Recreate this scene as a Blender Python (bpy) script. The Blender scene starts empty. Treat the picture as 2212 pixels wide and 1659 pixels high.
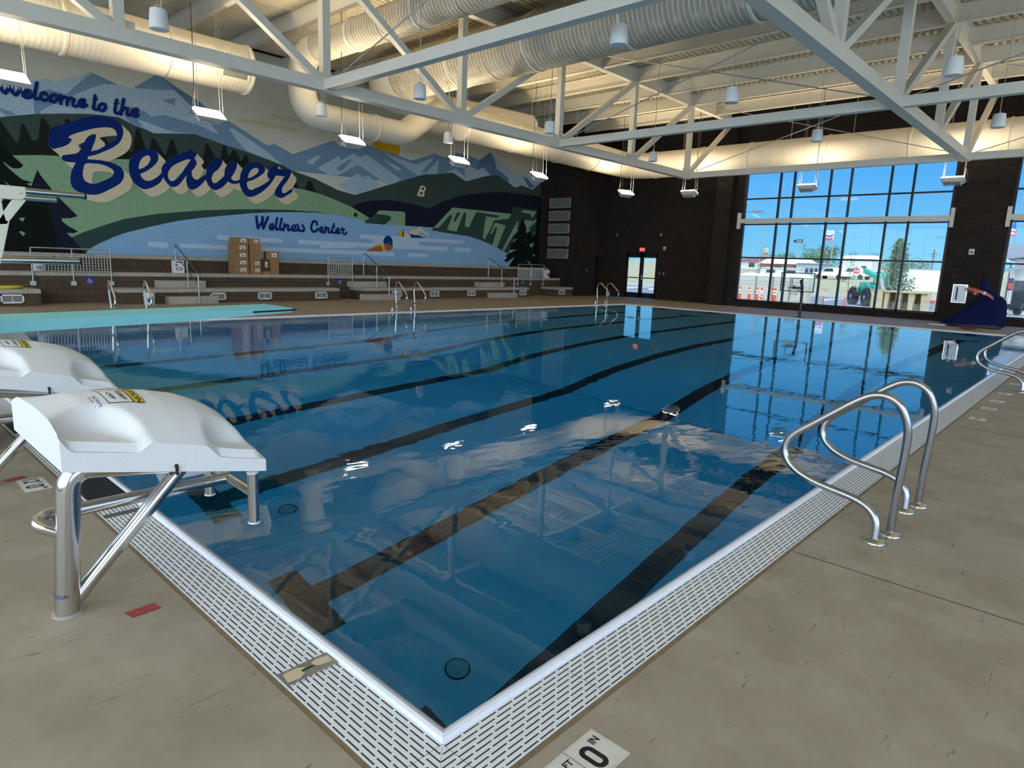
import bpy, bmesh, math, random
from mathutils import Vector, Matrix, geometry
random.seed(7)
PI = math.pi
D = bpy.data
SC = bpy.context.scene
COL = SC.collection
# ------------------------------------------------------------------ camera
cam = D.cameras.new('camera'); CAM = D.objects.new('camera', cam); COL.objects.link(CAM)
cam.sensor_fit = 'HORIZONTAL'; cam.sensor_width = 36.0; cam.lens = 36.0*1406.78/2212.0
cam.clip_start = 0.05; cam.clip_end = 6000
def _cam():
    a, b, c = 0.74505641, -0.18424494, 0.03712507
    f = Vector((math.cos(a)*math.cos(b), math.sin(a)*math.cos(b), math.sin(b)))
    r = Vector((math.sin(a), -math.cos(a), 0)); u = r.cross(f)
    r2 = r*math.cos(c)+u*math.sin(c); u2 = u*math.cos(c)-r*math.sin(c)
    m = Matrix((r2, u2, -f)).transposed().to_4x4(); m.translation = (-1.28669, -1.44265, 1.6)
    return m
CAM.matrix_world = _cam()
SC.camera = CAM
# ------------------------------------------------------------------ view, world, sun
SC.view_settings.view_transform = 'Standard'; SC.view_settings.look = 'None'
SC.view_settings.gamma = 1.0; SC.view_settings.use_curve_mapping = False
SC.view_settings.exposure = 0.0
cy = SC.cycles
cy.max_bounces = 10; cy.diffuse_bounces = 4; cy.glossy_bounces = 4; cy.transmission_bounces = 6; cy.transparent_max_bounces = 12
cy.caustics_reflective = True; cy.caustics_refractive = True; cy.blur_glossy = 1.0
cy.sample_clamp_indirect = 6.0; cy.use_denoising = True
W = D.worlds.new('sky'); SC.world = W; W.use_nodes = True
def _world():
    nt = W.node_tree; nt.nodes.clear(); L = nt.links
    out = nt.nodes.new('ShaderNodeOutputWorld'); bg = nt.nodes.new('ShaderNodeBackground')
    tc = nt.nodes.new('ShaderNodeTexCoord'); sx = nt.nodes.new('ShaderNodeSeparateXYZ')
    L.new(tc.outputs['Generated'], sx.inputs[0])
    cr = nt.nodes.new('ShaderNodeValToRGB'); e = cr.color_ramp.elements
    e[0].position = 0.0; e[0].color = (0.36, 1.0, 1.42, 1)
    e[1].position = 0.55; e[1].color = (0.07, 0.43, 1.30, 1)
    m = cr.color_ramp.elements.new(0.13); m.color = (0.15, 0.67, 1.42, 1)
    L.new(sx.outputs['Z'], cr.inputs[0])
    # brighter, whiter sky round the sun, behind the building
    dp = nt.nodes.new('ShaderNodeVectorMath'); dp.operation = 'DOT_PRODUCT'
    dp.inputs[1].default_value = Vector((-0.72, -0.45, 0.55)).normalized()
    L.new(tc.outputs['Generated'], dp.inputs[0])
    mr = nt.nodes.new('ShaderNodeMapRange'); mr.interpolation_type = 'SMOOTHSTEP'
    mr.inputs['From Min'].default_value = 0.0; mr.inputs['From Max'].default_value = 1.0
    L.new(dp.outputs['Value'], mr.inputs['Value'])
    mx = nt.nodes.new('ShaderNodeMix'); mx.data_type = 'RGBA'
    mx.inputs['B'].default_value = (4.6, 5.4, 6.4, 1)
    L.new(mr.outputs[0], mx.inputs['Factor']); L.new(cr.outputs[0], mx.inputs['A'])
    L.new(mx.outputs['Result'], bg.inputs['Color']); bg.inputs['Strength'].default_value = SKY_K
    L.new(bg.outputs[0], out.inputs['Surface'])
SKY_K = 1.0
_world()
sl = D.lights.new('sun', 'SUN'); SUN = D.objects.new('sun', sl); COL.objects.link(SUN)
sl.energy = 1.1; sl.angle = 0.01; sl.color = (1.0, 0.95, 0.86)
SUN.rotation_euler = Vector((-0.40, -0.25, 0.88)).to_track_quat('Z', 'Y').to_euler()
LAMP_W = 125.0        # watts of each hanging uplight
# ------------------------------------------------------------------ object helpers
def tag(o, label=None, cat=None, group=None, kind=None):
    if label: o['label'] = label
    if cat: o['category'] = cat
    if group: o['group'] = group
    if kind: o['kind'] = kind
    return o
def thing(name, label, cat, loc=(0, 0, 0), rz=0.0, group=None):
    o = D.objects.new(name, None); COL.objects.link(o); o.empty_display_size = 0.1
    o.location = loc; o.rotation_euler = (0, 0, rz)
    return tag(o, label, cat, group)
def dup(root, loc, rz=0.0, label=None, group=None):
    r = root.copy(); COL.objects.link(r); r.location = loc; r.rotation_euler = (0, 0, rz)
    if label: r['label'] = label
    if group: r['group'] = group
    for ch in list(root.children):
        c = ch.copy(); COL.objects.link(c); c.parent = r
        for g in list(ch.children):
            d = g.copy(); COL.objects.link(d); d.parent = c
    return r
class MB:
    def __init__(s): s.v = []; s.f = []; s.m = []; s.s = []
    def add(s, vs, fs, mi=0, smooth=False):
        b = len(s.v); s.v += [tuple(v) for v in vs]
        for f in fs: s.f.append([b+i for i in f]); s.m.append(mi); s.s.append(smooth)
        return s
    def box(s, x0, x1, y0, y1, z0, z1, mi=0):
        x0, x1 = sorted((x0, x1)); y0, y1 = sorted((y0, y1)); z0, z1 = sorted((z0, z1))
        vs = [(x, y, z) for z in (z0, z1) for y in (y0, y1) for x in (x0, x1)]
        return s.add(vs, [(0, 2, 3, 1), (4, 5, 7, 6), (0, 1, 5, 4), (2, 6, 7, 3), (0, 4, 6, 2), (1, 3, 7, 5)], mi)
    def quad(s, a, b, c, d, mi=0): return s.add([a, b, c, d], [(0, 1, 2, 3)], mi)
    def beam(s, p, q, w, h, mi=0, up=(0, 0, 1)):
        p = Vector(p); q = Vector(q); d = (q-p).normalized(); u = Vector(up)
        if abs(d.dot(u)) > 0.98: u = Vector((1, 0, 0))
        r = d.cross(u).normalized(); u = r.cross(d)
        vs = [c+r*(sx*w/2)+u*(sy*h/2) for c in (p, q) for sx, sy in ((-1, -1), (1, -1), (1, 1), (-1, 1))]
        return s.add(vs, [(3, 2, 1, 0), (4, 5, 6, 7), (0, 1, 5, 4), (1, 2, 6, 5), (2, 3, 7, 6), (3, 0, 4, 7)], mi)
    def ibeam(s, p, q, w, h, tf, tw, mi=0):
        p = Vector(p); q = Vector(q); z = Vector((0, 0, 1))
        for dz, ww, hh in ((h/2-tf/2, w, tf), (-h/2+tf/2, w, tf), (0, tw, h-2*tf)):
            s.beam(p+z*dz, q+z*dz, ww, hh, mi)
        return s
    def cyl(s, p, q, r, r2=None, n=12, mi=0, caps=True, smooth=True):
        p = Vector(p); q = Vector(q); d = (q-p).normalized()
        u = Vector((0, 0, 1)) if abs(d.z) < 0.9 else Vector((1, 0, 0))
        a = d.cross(u).normalized(); b = d.cross(a); r2 = r if r2 is None else r2
        vs = []
        for c, rr in ((p, r), (q, r2)):
            vs += [c+(a*math.cos(2*PI*i/n)+b*math.sin(2*PI*i/n))*rr for i in range(n)]
        s.add(vs, [(i, (i+1) % n, n+(i+1) % n, n+i) for i in range(n)], mi, smooth)
        if caps: s.add(vs, [tuple(range(n-1, -1, -1)), tuple(range(n, 2*n))], mi)
        return s
    def tube(s, pts, r, n=10, mi=0, caps=True, closed=False):
        P = [Vector(p) for p in pts]; N = len(P)
        rs = r if isinstance(r, (list, tuple)) else [r]*N
        def tan(i):
            a = P[(i-1) % N] if closed or i > 0 else P[i]; b = P[(i+1) % N] if closed or i < N-1 else P[i]
            return (b-a).normalized()
        t = tan(0); u = Vector((0, 0, 1)) if abs(t.z) < 0.9 else Vector((1, 0, 0)); a = t.cross(u).normalized()
        vs = []
        for i in range(N):
            t2 = tan(i); a = (a-t2*a.dot(t2)).normalized(); b = t2.cross(a)
            vs += [P[i]+(a*math.cos(2*PI*k/n)+b*math.sin(2*PI*k/n))*rs[i] for k in range(n)]
        M = N if closed else N-1
        s.add(vs, [(i*n+k, i*n+(k+1) % n, ((i+1) % N)*n+(k+1) % n, ((i+1) % N)*n+k) for i in range(M) for k in range(n)], mi, True)
        if caps and not closed: s.add(vs, [tuple(range(n-1, -1, -1)), tuple((N-1)*n+k for k in range(n))], mi)
        return s
    def lathe(s, prof, c=(0, 0, 0), n=20, mi=0, axis='z'):
        vs = []
        for r, z in prof:
            for k in range(n):
                x, y = r*math.cos(2*PI*k/n), r*math.sin(2*PI*k/n)
                vs.append((c[0]+x, c[1]+y, c[2]+z) if axis == 'z' else (c[0]+z, c[1]+x, c[2]+y))
        s.add(vs, [(i*n+k, i*n+(k+1) % n, (i+1)*n+(k+1) % n, (i+1)*n+k) for i in range(len(prof)-1) for k in range(n)], mi, True)
        for i, rev in ((0, True), (len(prof)-1, False)):
            if prof[i][0] > 1e-4:
                f = [i*n+k for k in range(n)]; s.add(vs, [tuple(reversed(f)) if rev else tuple(f)], mi)
        return s
    def prism(s, poly, lo, hi, fn, mi=0):
        """poly: 2-D outline; fn(a, b, t) gives a point; t runs lo..hi"""
        n = len(poly); vs = [fn(a, b, lo) for a, b in poly]+[fn(a, b, hi) for a, b in poly]
        s.add(vs, [tuple(range(n-1, -1, -1)), tuple(range(n, 2*n))]+[(i, (i+1) % n, n+(i+1) % n, n+i) for i in range(n)], mi)
        return s
    def poly(s, rings, fn, mi=0):
        """flat face with holes"""
        tri = geometry.tessellate_polygon([[Vector((a, b, 0)) for a, b in r] for r in rings])
        flat = [p for r in rings for p in r]
        return s.add([fn(a, b) for a, b in flat], [tuple(t) for t in tri], mi)
    def merge(s, o, fn=lambda v: v, mi=0):
        b = len(s.v); s.v += [tuple(fn(Vector(v))) for v in o.v]
        s.f += [[b+i for i in f] for f in o.f]; s.m += [m+mi for m in o.m]; s.s += o.s
        return s
    def build(s, name, mats, parent=None, origin=None, bevel=0.0, seg=2, fixn=True, sub=0, sharp=0.7):
        me = D.meshes.new(name); o0 = origin or (0, 0, 0)
        me.from_pydata([(v[0]-o0[0], v[1]-o0[1], v[2]-o0[2]) for v in s.v], [], s.f)
        for m in (mats if isinstance(mats, (list, tuple)) else [mats]): me.materials.append(m)
        me.polygons.foreach_set('material_index', s.m); me.polygons.foreach_set('use_smooth', s.s)
        if fixn:
            bm = bmesh.new(); bm.from_mesh(me); bmesh.ops.recalc_face_normals(bm, faces=bm.faces); bm.to_mesh(me); bm.free()
        me.update()
        if any(s.s):
            try: me.set_sharp_from_angle(angle=sharp)
            except Exception: pass
        o = D.objects.new(name, me); COL.objects.link(o)
        if parent: o.parent = parent
        elif origin: o.location = origin
        if bevel > 0:
            b = o.modifiers.new('bevel', 'BEVEL'); b.width = bevel; b.segments = seg; b.limit_method = 'ANGLE'; b.angle_limit = 0.6
        if sub:
            b = o.modifiers.new('sub', 'SUBSURF'); b.levels = sub; b.render_levels = sub
        return o
def fillet(pts, r, n=6):
    """round the inner corners of a polyline"""
    P = [Vector(p) for p in pts]; out = [P[0]]
    for i in range(1, len(P)-1):
        a, b, c = P[i-1], P[i], P[i+1]; d1 = (a-b); d2 = (c-b); l1, l2 = d1.length, d2.length
        d1.normalize(); d2.normalize(); ang = d1.angle(d2)
        rr = r[i-1] if isinstance(r, (list, tuple)) else r
        t = min(rr/math.tan(ang/2) if ang > 0.01 else 0, l1*0.49, l2*0.49)
        p, q = b+d1*t, b+d2*t
        for k in range(n+1):
            u = k/n; out.append(p*(1-u)**2+b*2*u*(1-u)+q*u*u)
    out.append(P[-1]); return out
_txt = {}
def text_tris(s, size=1.0, align='CENTER', bold=0.0):
    """flat letter triangles of Blender's own font: list of 2-D verts and faces"""
    cu = D.curves.new('t', 'FONT'); cu.body = s; cu.size = size; cu.align_x = align; cu.align_y = 'CENTER'; cu.offset = bold
    ob = D.objects.new('t', cu); COL.objects.link(ob)
    dg = bpy.context.evaluated_depsgraph_get(); me = ob.evaluated_get(dg).to_mesh()
    vs = [(v.co.x, v.co.y) for v in me.vertices]; fs = [tuple(p.vertices) for p in me.polygons]
    ob.evaluated_get(dg).to_mesh_clear(); D.objects.remove(ob); D.curves.remove(cu)
    return vs, fs
def add_text(mb, s, size, fn, mi=0, align='CENTER', bold=0.0, sx=1.0):
    vs, fs = text_tris(s, size, align, bold)
    mb.add([fn(a*sx, b) for a, b in vs], fs, mi)
# ------------------------------------------------------------------ materials
def mat(name, color, rough=0.5, metal=0.0, noise=0.0, nscale=8.0, emis=None, estr=0.0, spec=None, bump=0.0, bscale=60.0):
    m = D.materials.new(name); m.use_nodes = True; nt = m.node_tree; b = nt.nodes['Principled BSDF']
    c = (*color, 1) if len(color) == 3 else color
    b.inputs['Base Color'].default_value = c; b.inputs['Roughness'].default_value = rough; b.inputs['Metallic'].default_value = metal
    if spec is not None: b.inputs['Specular IOR Level'].default_value = spec
    if emis: b.inputs['Emission Color'].default_value = (*emis, 1); b.inputs['Emission Strength'].default_value = estr
    if noise > 0 or bump > 0: tc = nt.nodes.new('ShaderNodeTexCoord')
    if noise > 0:
        n = nt.nodes.new('ShaderNodeTexNoise'); n.inputs['Scale'].default_value = nscale; n.inputs['Detail'].default_value = 5
        nt.links.new(tc.outputs['Object'], n.inputs['Vector'])
        r = nt.nodes.new('ShaderNodeMapRange'); r.inputs['From Min'].default_value = 0.25; r.inputs['From Max'].default_value = 0.75
        r.inputs['To Min'].default_value = 1-noise; r.inputs['To Max'].default_value = 1+noise
        nt.links.new(n.outputs['Fac'], r.inputs['Value'])
        mx = nt.nodes.new('ShaderNodeVectorMath'); mx.operation = 'SCALE'; mx.inputs[0].default_value = color[:3]
        nt.links.new(r.outputs[0], mx.inputs['Scale']); nt.links.new(mx.outputs[0], b.inputs['Base Color'])
    if bump > 0:
        n2 = nt.nodes.new('ShaderNodeTexNoise'); n2.inputs['Scale'].default_value = bscale; n2.inputs['Detail'].default_value = 4
        nt.links.new(tc.outputs['Object'], n2.inputs['Vector'])
        bp = nt.nodes.new('ShaderNodeBump'); bp.inputs['Strength'].default_value = bump; bp.inputs['Distance'].default_value = 0.01
        nt.links.new(n2.outputs['Fac'], bp.inputs['Height']); nt.links.new(bp.outputs[0], b.inputs['Normal'])
    return m
def _uv(nt, sy=1.0):
    """(x+y, z) of an upright wall in metres"""
    tc = nt.nodes.new('ShaderNodeTexCoord'); s = nt.nodes.new('ShaderNodeSeparateXYZ'); nt.links.new(tc.outputs['Object'], s.inputs[0])
    a = nt.nodes.new('ShaderNodeMath'); a.operation = 'ADD'; nt.links.new(s.outputs['X'], a.inputs[0]); nt.links.new(s.outputs['Y'], a.inputs[1])
    c = nt.nodes.new('ShaderNodeCombineXYZ'); nt.links.new(a.outputs[0], c.inputs['X']); nt.links.new(s.outputs['Z'], c.inputs['Y'])
    return c.outputs[0], tc
def block_mat(name, c1, c2, mortar, bw=0.4, bh=0.2, ms=0.006, bump=0.4, rough=0.85):
    m = D.materials.new(name); m.use_nodes = True; nt = m.node_tree; b = nt.nodes['Principled BSDF']; b.inputs['Roughness'].default_value = rough; b.inputs['Specular IOR Level'].default_value = 0.12
    uv, tc = _uv(nt)
    br = nt.nodes.new('ShaderNodeTexBrick'); br.inputs['Scale'].default_value = 1.0; br.inputs['Brick Width'].default_value = bw; br.inputs['Row Height'].default_value = bh
    br.inputs['Mortar Size'].default_value = ms; br.inputs['Color1'].default_value = (*c1, 1); br.inputs['Color2'].default_value = (*c2, 1); br.inputs['Mortar'].default_value = (*mortar, 1)
    nt.links.new(uv, br.inputs['Vector'])
    n = nt.nodes.new('ShaderNodeTexNoise'); n.inputs['Scale'].default_value = 30; n.inputs['Detail'].default_value = 6; nt.links.new(tc.outputs['Object'], n.inputs['Vector'])
    r = nt.nodes.new('ShaderNodeMapRange'); r.inputs['To Min'].default_value = 0.6; r.inputs['To Max'].default_value = 1.4; nt.links.new(n.outputs['Fac'], r.inputs['Value'])
    mx = nt.nodes.new('ShaderNodeVectorMath'); mx.operation = 'SCALE'; nt.links.new(br.outputs['Color'], mx.inputs[0]); nt.links.new(r.outputs[0], mx.inputs['Scale'])
    nt.links.new(mx.outputs[0], b.inputs['Base Color'])
    bp = nt.nodes.new('ShaderNodeBump'); bp.inputs['Strength'].default_value = bump; bp.inputs['Distance'].default_value = 0.01; bp.invert = True
    nt.links.new(br.outputs['Fac'], bp.inputs['Height']); nt.links.new(bp.outputs[0], b.inputs['Normal'])
    return m
def paint_mat(name, c):
    return block_mat('paint_'+name, c, tuple(x*0.97 for x in c), tuple(x*0.86 for x in c), ms=0.004, bump=0.15, rough=0.75)
def grid_mat(name, c, line, pitch, lw, rough=0.4):
    """square tiles on a horizontal or upright face"""
    m = D.materials.new(name); m.use_nodes = True; nt = m.node_tree; b = nt.nodes['Principled BSDF']; b.inputs['Roughness'].default_value = rough
    tc = nt.nodes.new('ShaderNodeTexCoord'); s = nt.nodes.new('ShaderNodeSeparateXYZ'); nt.links.new(tc.outputs['Object'], s.inputs[0])
    prev = None
    for ax in 'XY':
        a = nt.nodes.new('ShaderNodeMath'); a.operation = 'DIVIDE'; a.inputs[1].default_value = pitch; nt.links.new(s.outputs[ax], a.inputs[0])
        f = nt.nodes.new('ShaderNodeMath'); f.operation = 'FRACT'; nt.links.new(a.outputs[0], f.inputs[0])
        l = nt.nodes.new('ShaderNodeMath'); l.operation = 'LESS_THAN'; l.inputs[1].default_value = lw/pitch; nt.links.new(f.outputs[0], l.inputs[0])
        if prev:
            x = nt.nodes.new('ShaderNodeMath'); x.operation = 'MAXIMUM'; nt.links.new(prev.outputs[0], x.inputs[0]); nt.links.new(l.outputs[0], x.inputs[1]); prev = x
        else: prev = l
    mx = nt.nodes.new('ShaderNodeMix'); mx.data_type = 'RGBA'; mx.inputs['A'].default_value = (*c, 1); mx.inputs['B'].default_value = (*line, 1)
    nt.links.new(prev.outputs[0], mx.inputs['Factor']); nt.links.new(mx.outputs['Result'], b.inputs['Base Color'])
    return m
def deck_mat():
    m = D.materials.new('deck_concrete'); m.use_nodes = True; nt = m.node_tree; b = nt.nodes['Principled BSDF']; b.inputs['Roughness'].default_value = 0.6
    tc = nt.nodes.new('ShaderNodeTexCoord'); L = nt.links
    n = nt.nodes.new('ShaderNodeTexNoise'); n.inputs['Scale'].default_value = 2.2; n.inputs['Detail'].default_value = 8; n.inputs['Roughness'].default_value = 0.65; L.new(tc.outputs['Object'], n.inputs['Vector'])
    cr = nt.nodes.new('ShaderNodeValToRGB'); e = cr.color_ramp.elements; e[0].position = 0.3; e[0].color = (0.27, 0.215, 0.145, 1); e[1].position = 0.72; e[1].color = (0.40, 0.335, 0.245, 1)
    L.new(n.outputs['Fac'], cr.inputs[0])
    # short dark broom scratches
    mp = nt.nodes.new('ShaderNodeMapping'); mp.inputs['Rotation'].default_value = (0, 0, 0.9); mp.inputs['Scale'].default_value = (5, 42, 1); L.new(tc.outputs['Object'], mp.inputs['Vector'])
    n1 = nt.nodes.new('ShaderNodeTexNoise'); n1.inputs['Scale'].default_value = 1.0; n1.inputs['Detail'].default_value = 3; n1.inputs['Distortion'].default_value = 1.2; L.new(mp.outputs[0], n1.inputs['Vector'])
    r1 = nt.nodes.new('ShaderNodeMapRange'); r1.inputs['From Min'].default_value = 0.66; r1.inputs['From Max'].default_value = 0.74; L.new(n1.outputs['Fac'], r1.inputs['Value'])
    sc = nt.nodes.new('ShaderNodeMath'); sc.operation = 'MULTIPLY'; sc.inputs[1].default_value = 0.75; L.new(r1.outputs[0], sc.inputs[0])
    mx = nt.nodes.new('ShaderNodeMix'); mx.data_type = 'RGBA'; mx.inputs['B'].default_value = (0.07, 0.06, 0.05, 1); L.new(sc.outputs[0], mx.inputs['Factor']); L.new(cr.outputs[0], mx.inputs['A'])
    L.new(mx.outputs['Result'], b.inputs['Base Color'])
    bp = nt.nodes.new('ShaderNodeBump'); bp.inputs['Strength'].default_value = 0.25; bp.inputs['Distance'].default_value = 0.004; L.new(n.outputs['Fac'], bp.inputs['Height']); L.new(bp.outputs[0], b.inputs['Normal'])
    return m
def grate_mat(name, along, v0, sign):
    """white slotted gutter grating: rows of short slots that run along the edge"""
    m = D.materials.new(name); m.use_nodes = True; nt = m.node_tree; b = nt.nodes['Principled BSDF']; b.inputs['Roughness'].default_value = 0.45; L = nt.links
    tc = nt.nodes.new('ShaderNodeTexCoord'); s = nt.nodes.new('ShaderNodeSeparateXYZ'); L.new(tc.outputs['Object'], s.inputs[0])
    def M(op, a, c=None):
        n = nt.nodes.new('ShaderNodeMath'); n.operation = op
        if isinstance(a, (int, float)): n.inputs[0].default_value = a
        else: L.new(a, n.inputs[0])
        if c is not None:
            if isinstance(c, (int, float)): n.inputs[1].default_value = c
            else: L.new(c, n.inputs[1])
        return n.outputs[0]
    u = s.outputs[along]; v = s.outputs['Y' if along == 'X' else 'X']
    vv = M('DIVIDE', M('MULTIPLY', M('SUBTRACT', v, v0), sign), 0.0225)
    fv = M('FRACT', vv); row = M('FLOOR', vv)
    slot = M('MULTIPLY', M('GREATER_THAN', fv, 0.38), M('LESS_THAN', fv, 0.66))
    uu = M('ADD', M('DIVIDE', u, 0.085), M('MULTIPLY', M('MODULO', row, 3), 0.33))
    slot = M('MULTIPLY', slot, M('LESS_THAN', M('FRACT', uu), 0.86))
    seam = M('LESS_THAN', M('FRACT', M('DIVIDE', u, 0.62)), 0.006)
    slot = M('MAXIMUM', slot, M('MULTIPLY', seam, 0.5))
    mx = nt.nodes.new('ShaderNodeMix'); mx.data_type = 'RGBA'; mx.inputs['A'].default_value = (0.78, 0.78, 0.76, 1); mx.inputs['B'].default_value = (0.035, 0.04, 0.045, 1)
    L.new(slot, mx.inputs['Factor']); L.new(mx.outputs['Result'], b.inputs['Base Color'])
    bp = nt.nodes.new('ShaderNodeBump'); bp.inputs['Strength'].default_value = 0.6; bp.inputs['Distance'].default_value = 0.006; bp.invert = True
    L.new(slot, bp.inputs['Height']); L.new(bp.outputs[0], b.inputs['Normal'])
    return m
def glass_mat(name, tint=(0.93, 0.96, 0.97), refl=0.04):
    m = D.materials.new(name); m.use_nodes = True; nt = m.node_tree; nt.nodes.clear(); L = nt.links
    o = nt.nodes.new('ShaderNodeOutputMaterial'); t = nt.nodes.new('ShaderNodeBsdfTransparent'); t.inputs[0].default_value = (*tint, 1)
    g = nt.nodes.new('ShaderNodeBsdfGlossy'); g.inputs['Roughness'].default_value = 0.02
    f = nt.nodes.new('ShaderNodeLayerWeight'); f.inputs['Blend'].default_value = 0.25
    r = nt.nodes.new('ShaderNodeMath'); r.operation = 'MULTIPLY_ADD'; r.inputs[1].default_value = 0.35; r.inputs[2].default_value = refl*0.5; L.new(f.outputs['Fresnel'], r.inputs[0])
    x = nt.nodes.new('ShaderNodeMixShader'); L.new(r.outputs[0], x.inputs[0]); L.new(t.outputs[0], x.inputs[1]); L.new(g.outputs[0], x.inputs[2]); L.new(x.outputs[0], o.inputs['Surface'])
    return m
def water_mat():
    m = D.materials.new('pool_water'); m.use_nodes = True; nt = m.node_tree; nt.nodes.clear(); L = nt.links
    o = nt.nodes.new('ShaderNodeOutputMaterial'); g = nt.nodes.new('ShaderNodeBsdfGlass'); g.inputs['IOR'].default_value = 1.333; g.inputs['Roughness'].default_value = 0.0
    g.inputs['Color'].default_value = (1, 1, 1, 1)
    tc = nt.nodes.new('ShaderNodeTexCoord')
    mp = nt.nodes.new('ShaderNodeMapping'); mp.inputs['Rotation'].default_value = (0, 0, 0.5); mp.inputs['Scale'].default_value = (1.0, 1.7, 1); L.new(tc.outputs['Object'], mp.inputs['Vector'])
    n1 = nt.nodes.new('ShaderNodeTexNoise'); n1.inputs['Scale'].default_value = 2.6; n1.inputs['Detail'].default_value = 2.5; L.new(mp.outputs[0], n1.inputs['Vector'])
    n2 = nt.nodes.new('ShaderNodeTexNoise'); n2.inputs['Scale'].default_value = 0.35; n2.inputs['Detail'].default_value = 2; L.new(tc.outputs['Object'], n2.inputs['Vector'])
    r2 = nt.nodes.new('ShaderNodeMapRange'); r2.inputs['From Min'].default_value = 0.38; r2.inputs['From Max'].default_value = 0.66; r2.inputs['To Min'].default_value = 0.12; r2.inputs['To Max'].default_value = 1.0; L.new(n2.outputs['Fac'], r2.inputs['Value'])
    ml = nt.nodes.new('ShaderNodeMath'); ml.operation = 'MULTIPLY'; L.new(n1.outputs['Fac'], ml.inputs[0]); L.new(r2.outputs[0], ml.inputs[1])
    bp = nt.nodes.new('ShaderNodeBump'); bp.inputs['Strength'].default_value = 0.16; bp.inputs['Distance'].default_value = 0.02; L.new(ml.outputs[0], bp.inputs['Height']); L.new(bp.outputs[0], g.inputs['Normal'])
    v = nt.nodes.new('ShaderNodeVolumeAbsorption'); v.inputs['Color'].default_value = (0.03, 0.785, 0.97, 1); v.inputs['Density'].default_value = 0.34
    L.new(g.outputs[0], o.inputs['Surface']); L.new(v.outputs[0], o.inputs['Volume'])
    return m
M = {}
M['steel'] = mat('stainless_steel', (0.62, 0.60, 0.57), 0.16, 1.0)
M['brushed'] = mat('brushed_steel', (0.42, 0.41, 0.41), 0.30, 1.0)
M['galv'] = mat('galvanised_steel', (0.55, 0.55, 0.54), 0.42, 0.8)
M['truss'] = mat('white_steel_paint', (0.72, 0.69, 0.60), 0.5, noise=0.03, nscale=3)
M['roof'] = mat('roof_deck_paint', (0.63, 0.58, 0.45), 0.55, noise=0.05, nscale=2)
M['cmu'] = block_mat('dark_block', (0.034, 0.027, 0.023), (0.028, 0.022, 0.019), (0.015, 0.012, 0.010))
M['cmu_bench'] = block_mat('brown_block', (0.105, 0.075, 0.050), (0.085, 0.062, 0.043), (0.045, 0.034, 0.026))
M['slab'] = mat('concrete_cap', (0.40, 0.37, 0.32), 0.8, noise=0.15, nscale=5)
M['deck'] = deck_mat()
M['caulk'] = mat('deck_caulk', (0.20, 0.14, 0.075), 0.7, noise=0.2, nscale=20)
M['coping'] = mat('white_coping', (0.80, 0.80, 0.84), 0.5, noise=0.03, nscale=30)
M['plaster'] = mat('pool_plaster', (0.80, 0.90, 0.94), 0.8, noise=0.10, nscale=0.7)
M['blacktile'] = grid_mat('black_lane_tile', (0.012, 0.014, 0.018), (0.11, 0.13, 0.13), 0.075, 0.005)
M['water'] = water_mat()
M['glass'] = glass_mat('window_glass'); M['tinted'] = glass_mat('tinted_window_glass', (.64, .67, .68))
M['dkframe'] = mat('dark_bronze_frame', (0.018, 0.018, 0.022), 0.4, 0.3)
M['white'] = mat('white_plastic', (0.80, 0.80, 0.79), 0.45)
M['block_white'] = mat('white_moulded_plastic', (0.82, 0.81, 0.79), 0.55, bump=0.25, bscale=140)
M['black'] = mat('black_rubber', (0.012, 0.012, 0.013), 0.6)
M['duct'] = mat('white_duct_paint', (0.74, 0.69, 0.57), 0.5, noise=0.04, nscale=2)
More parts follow.
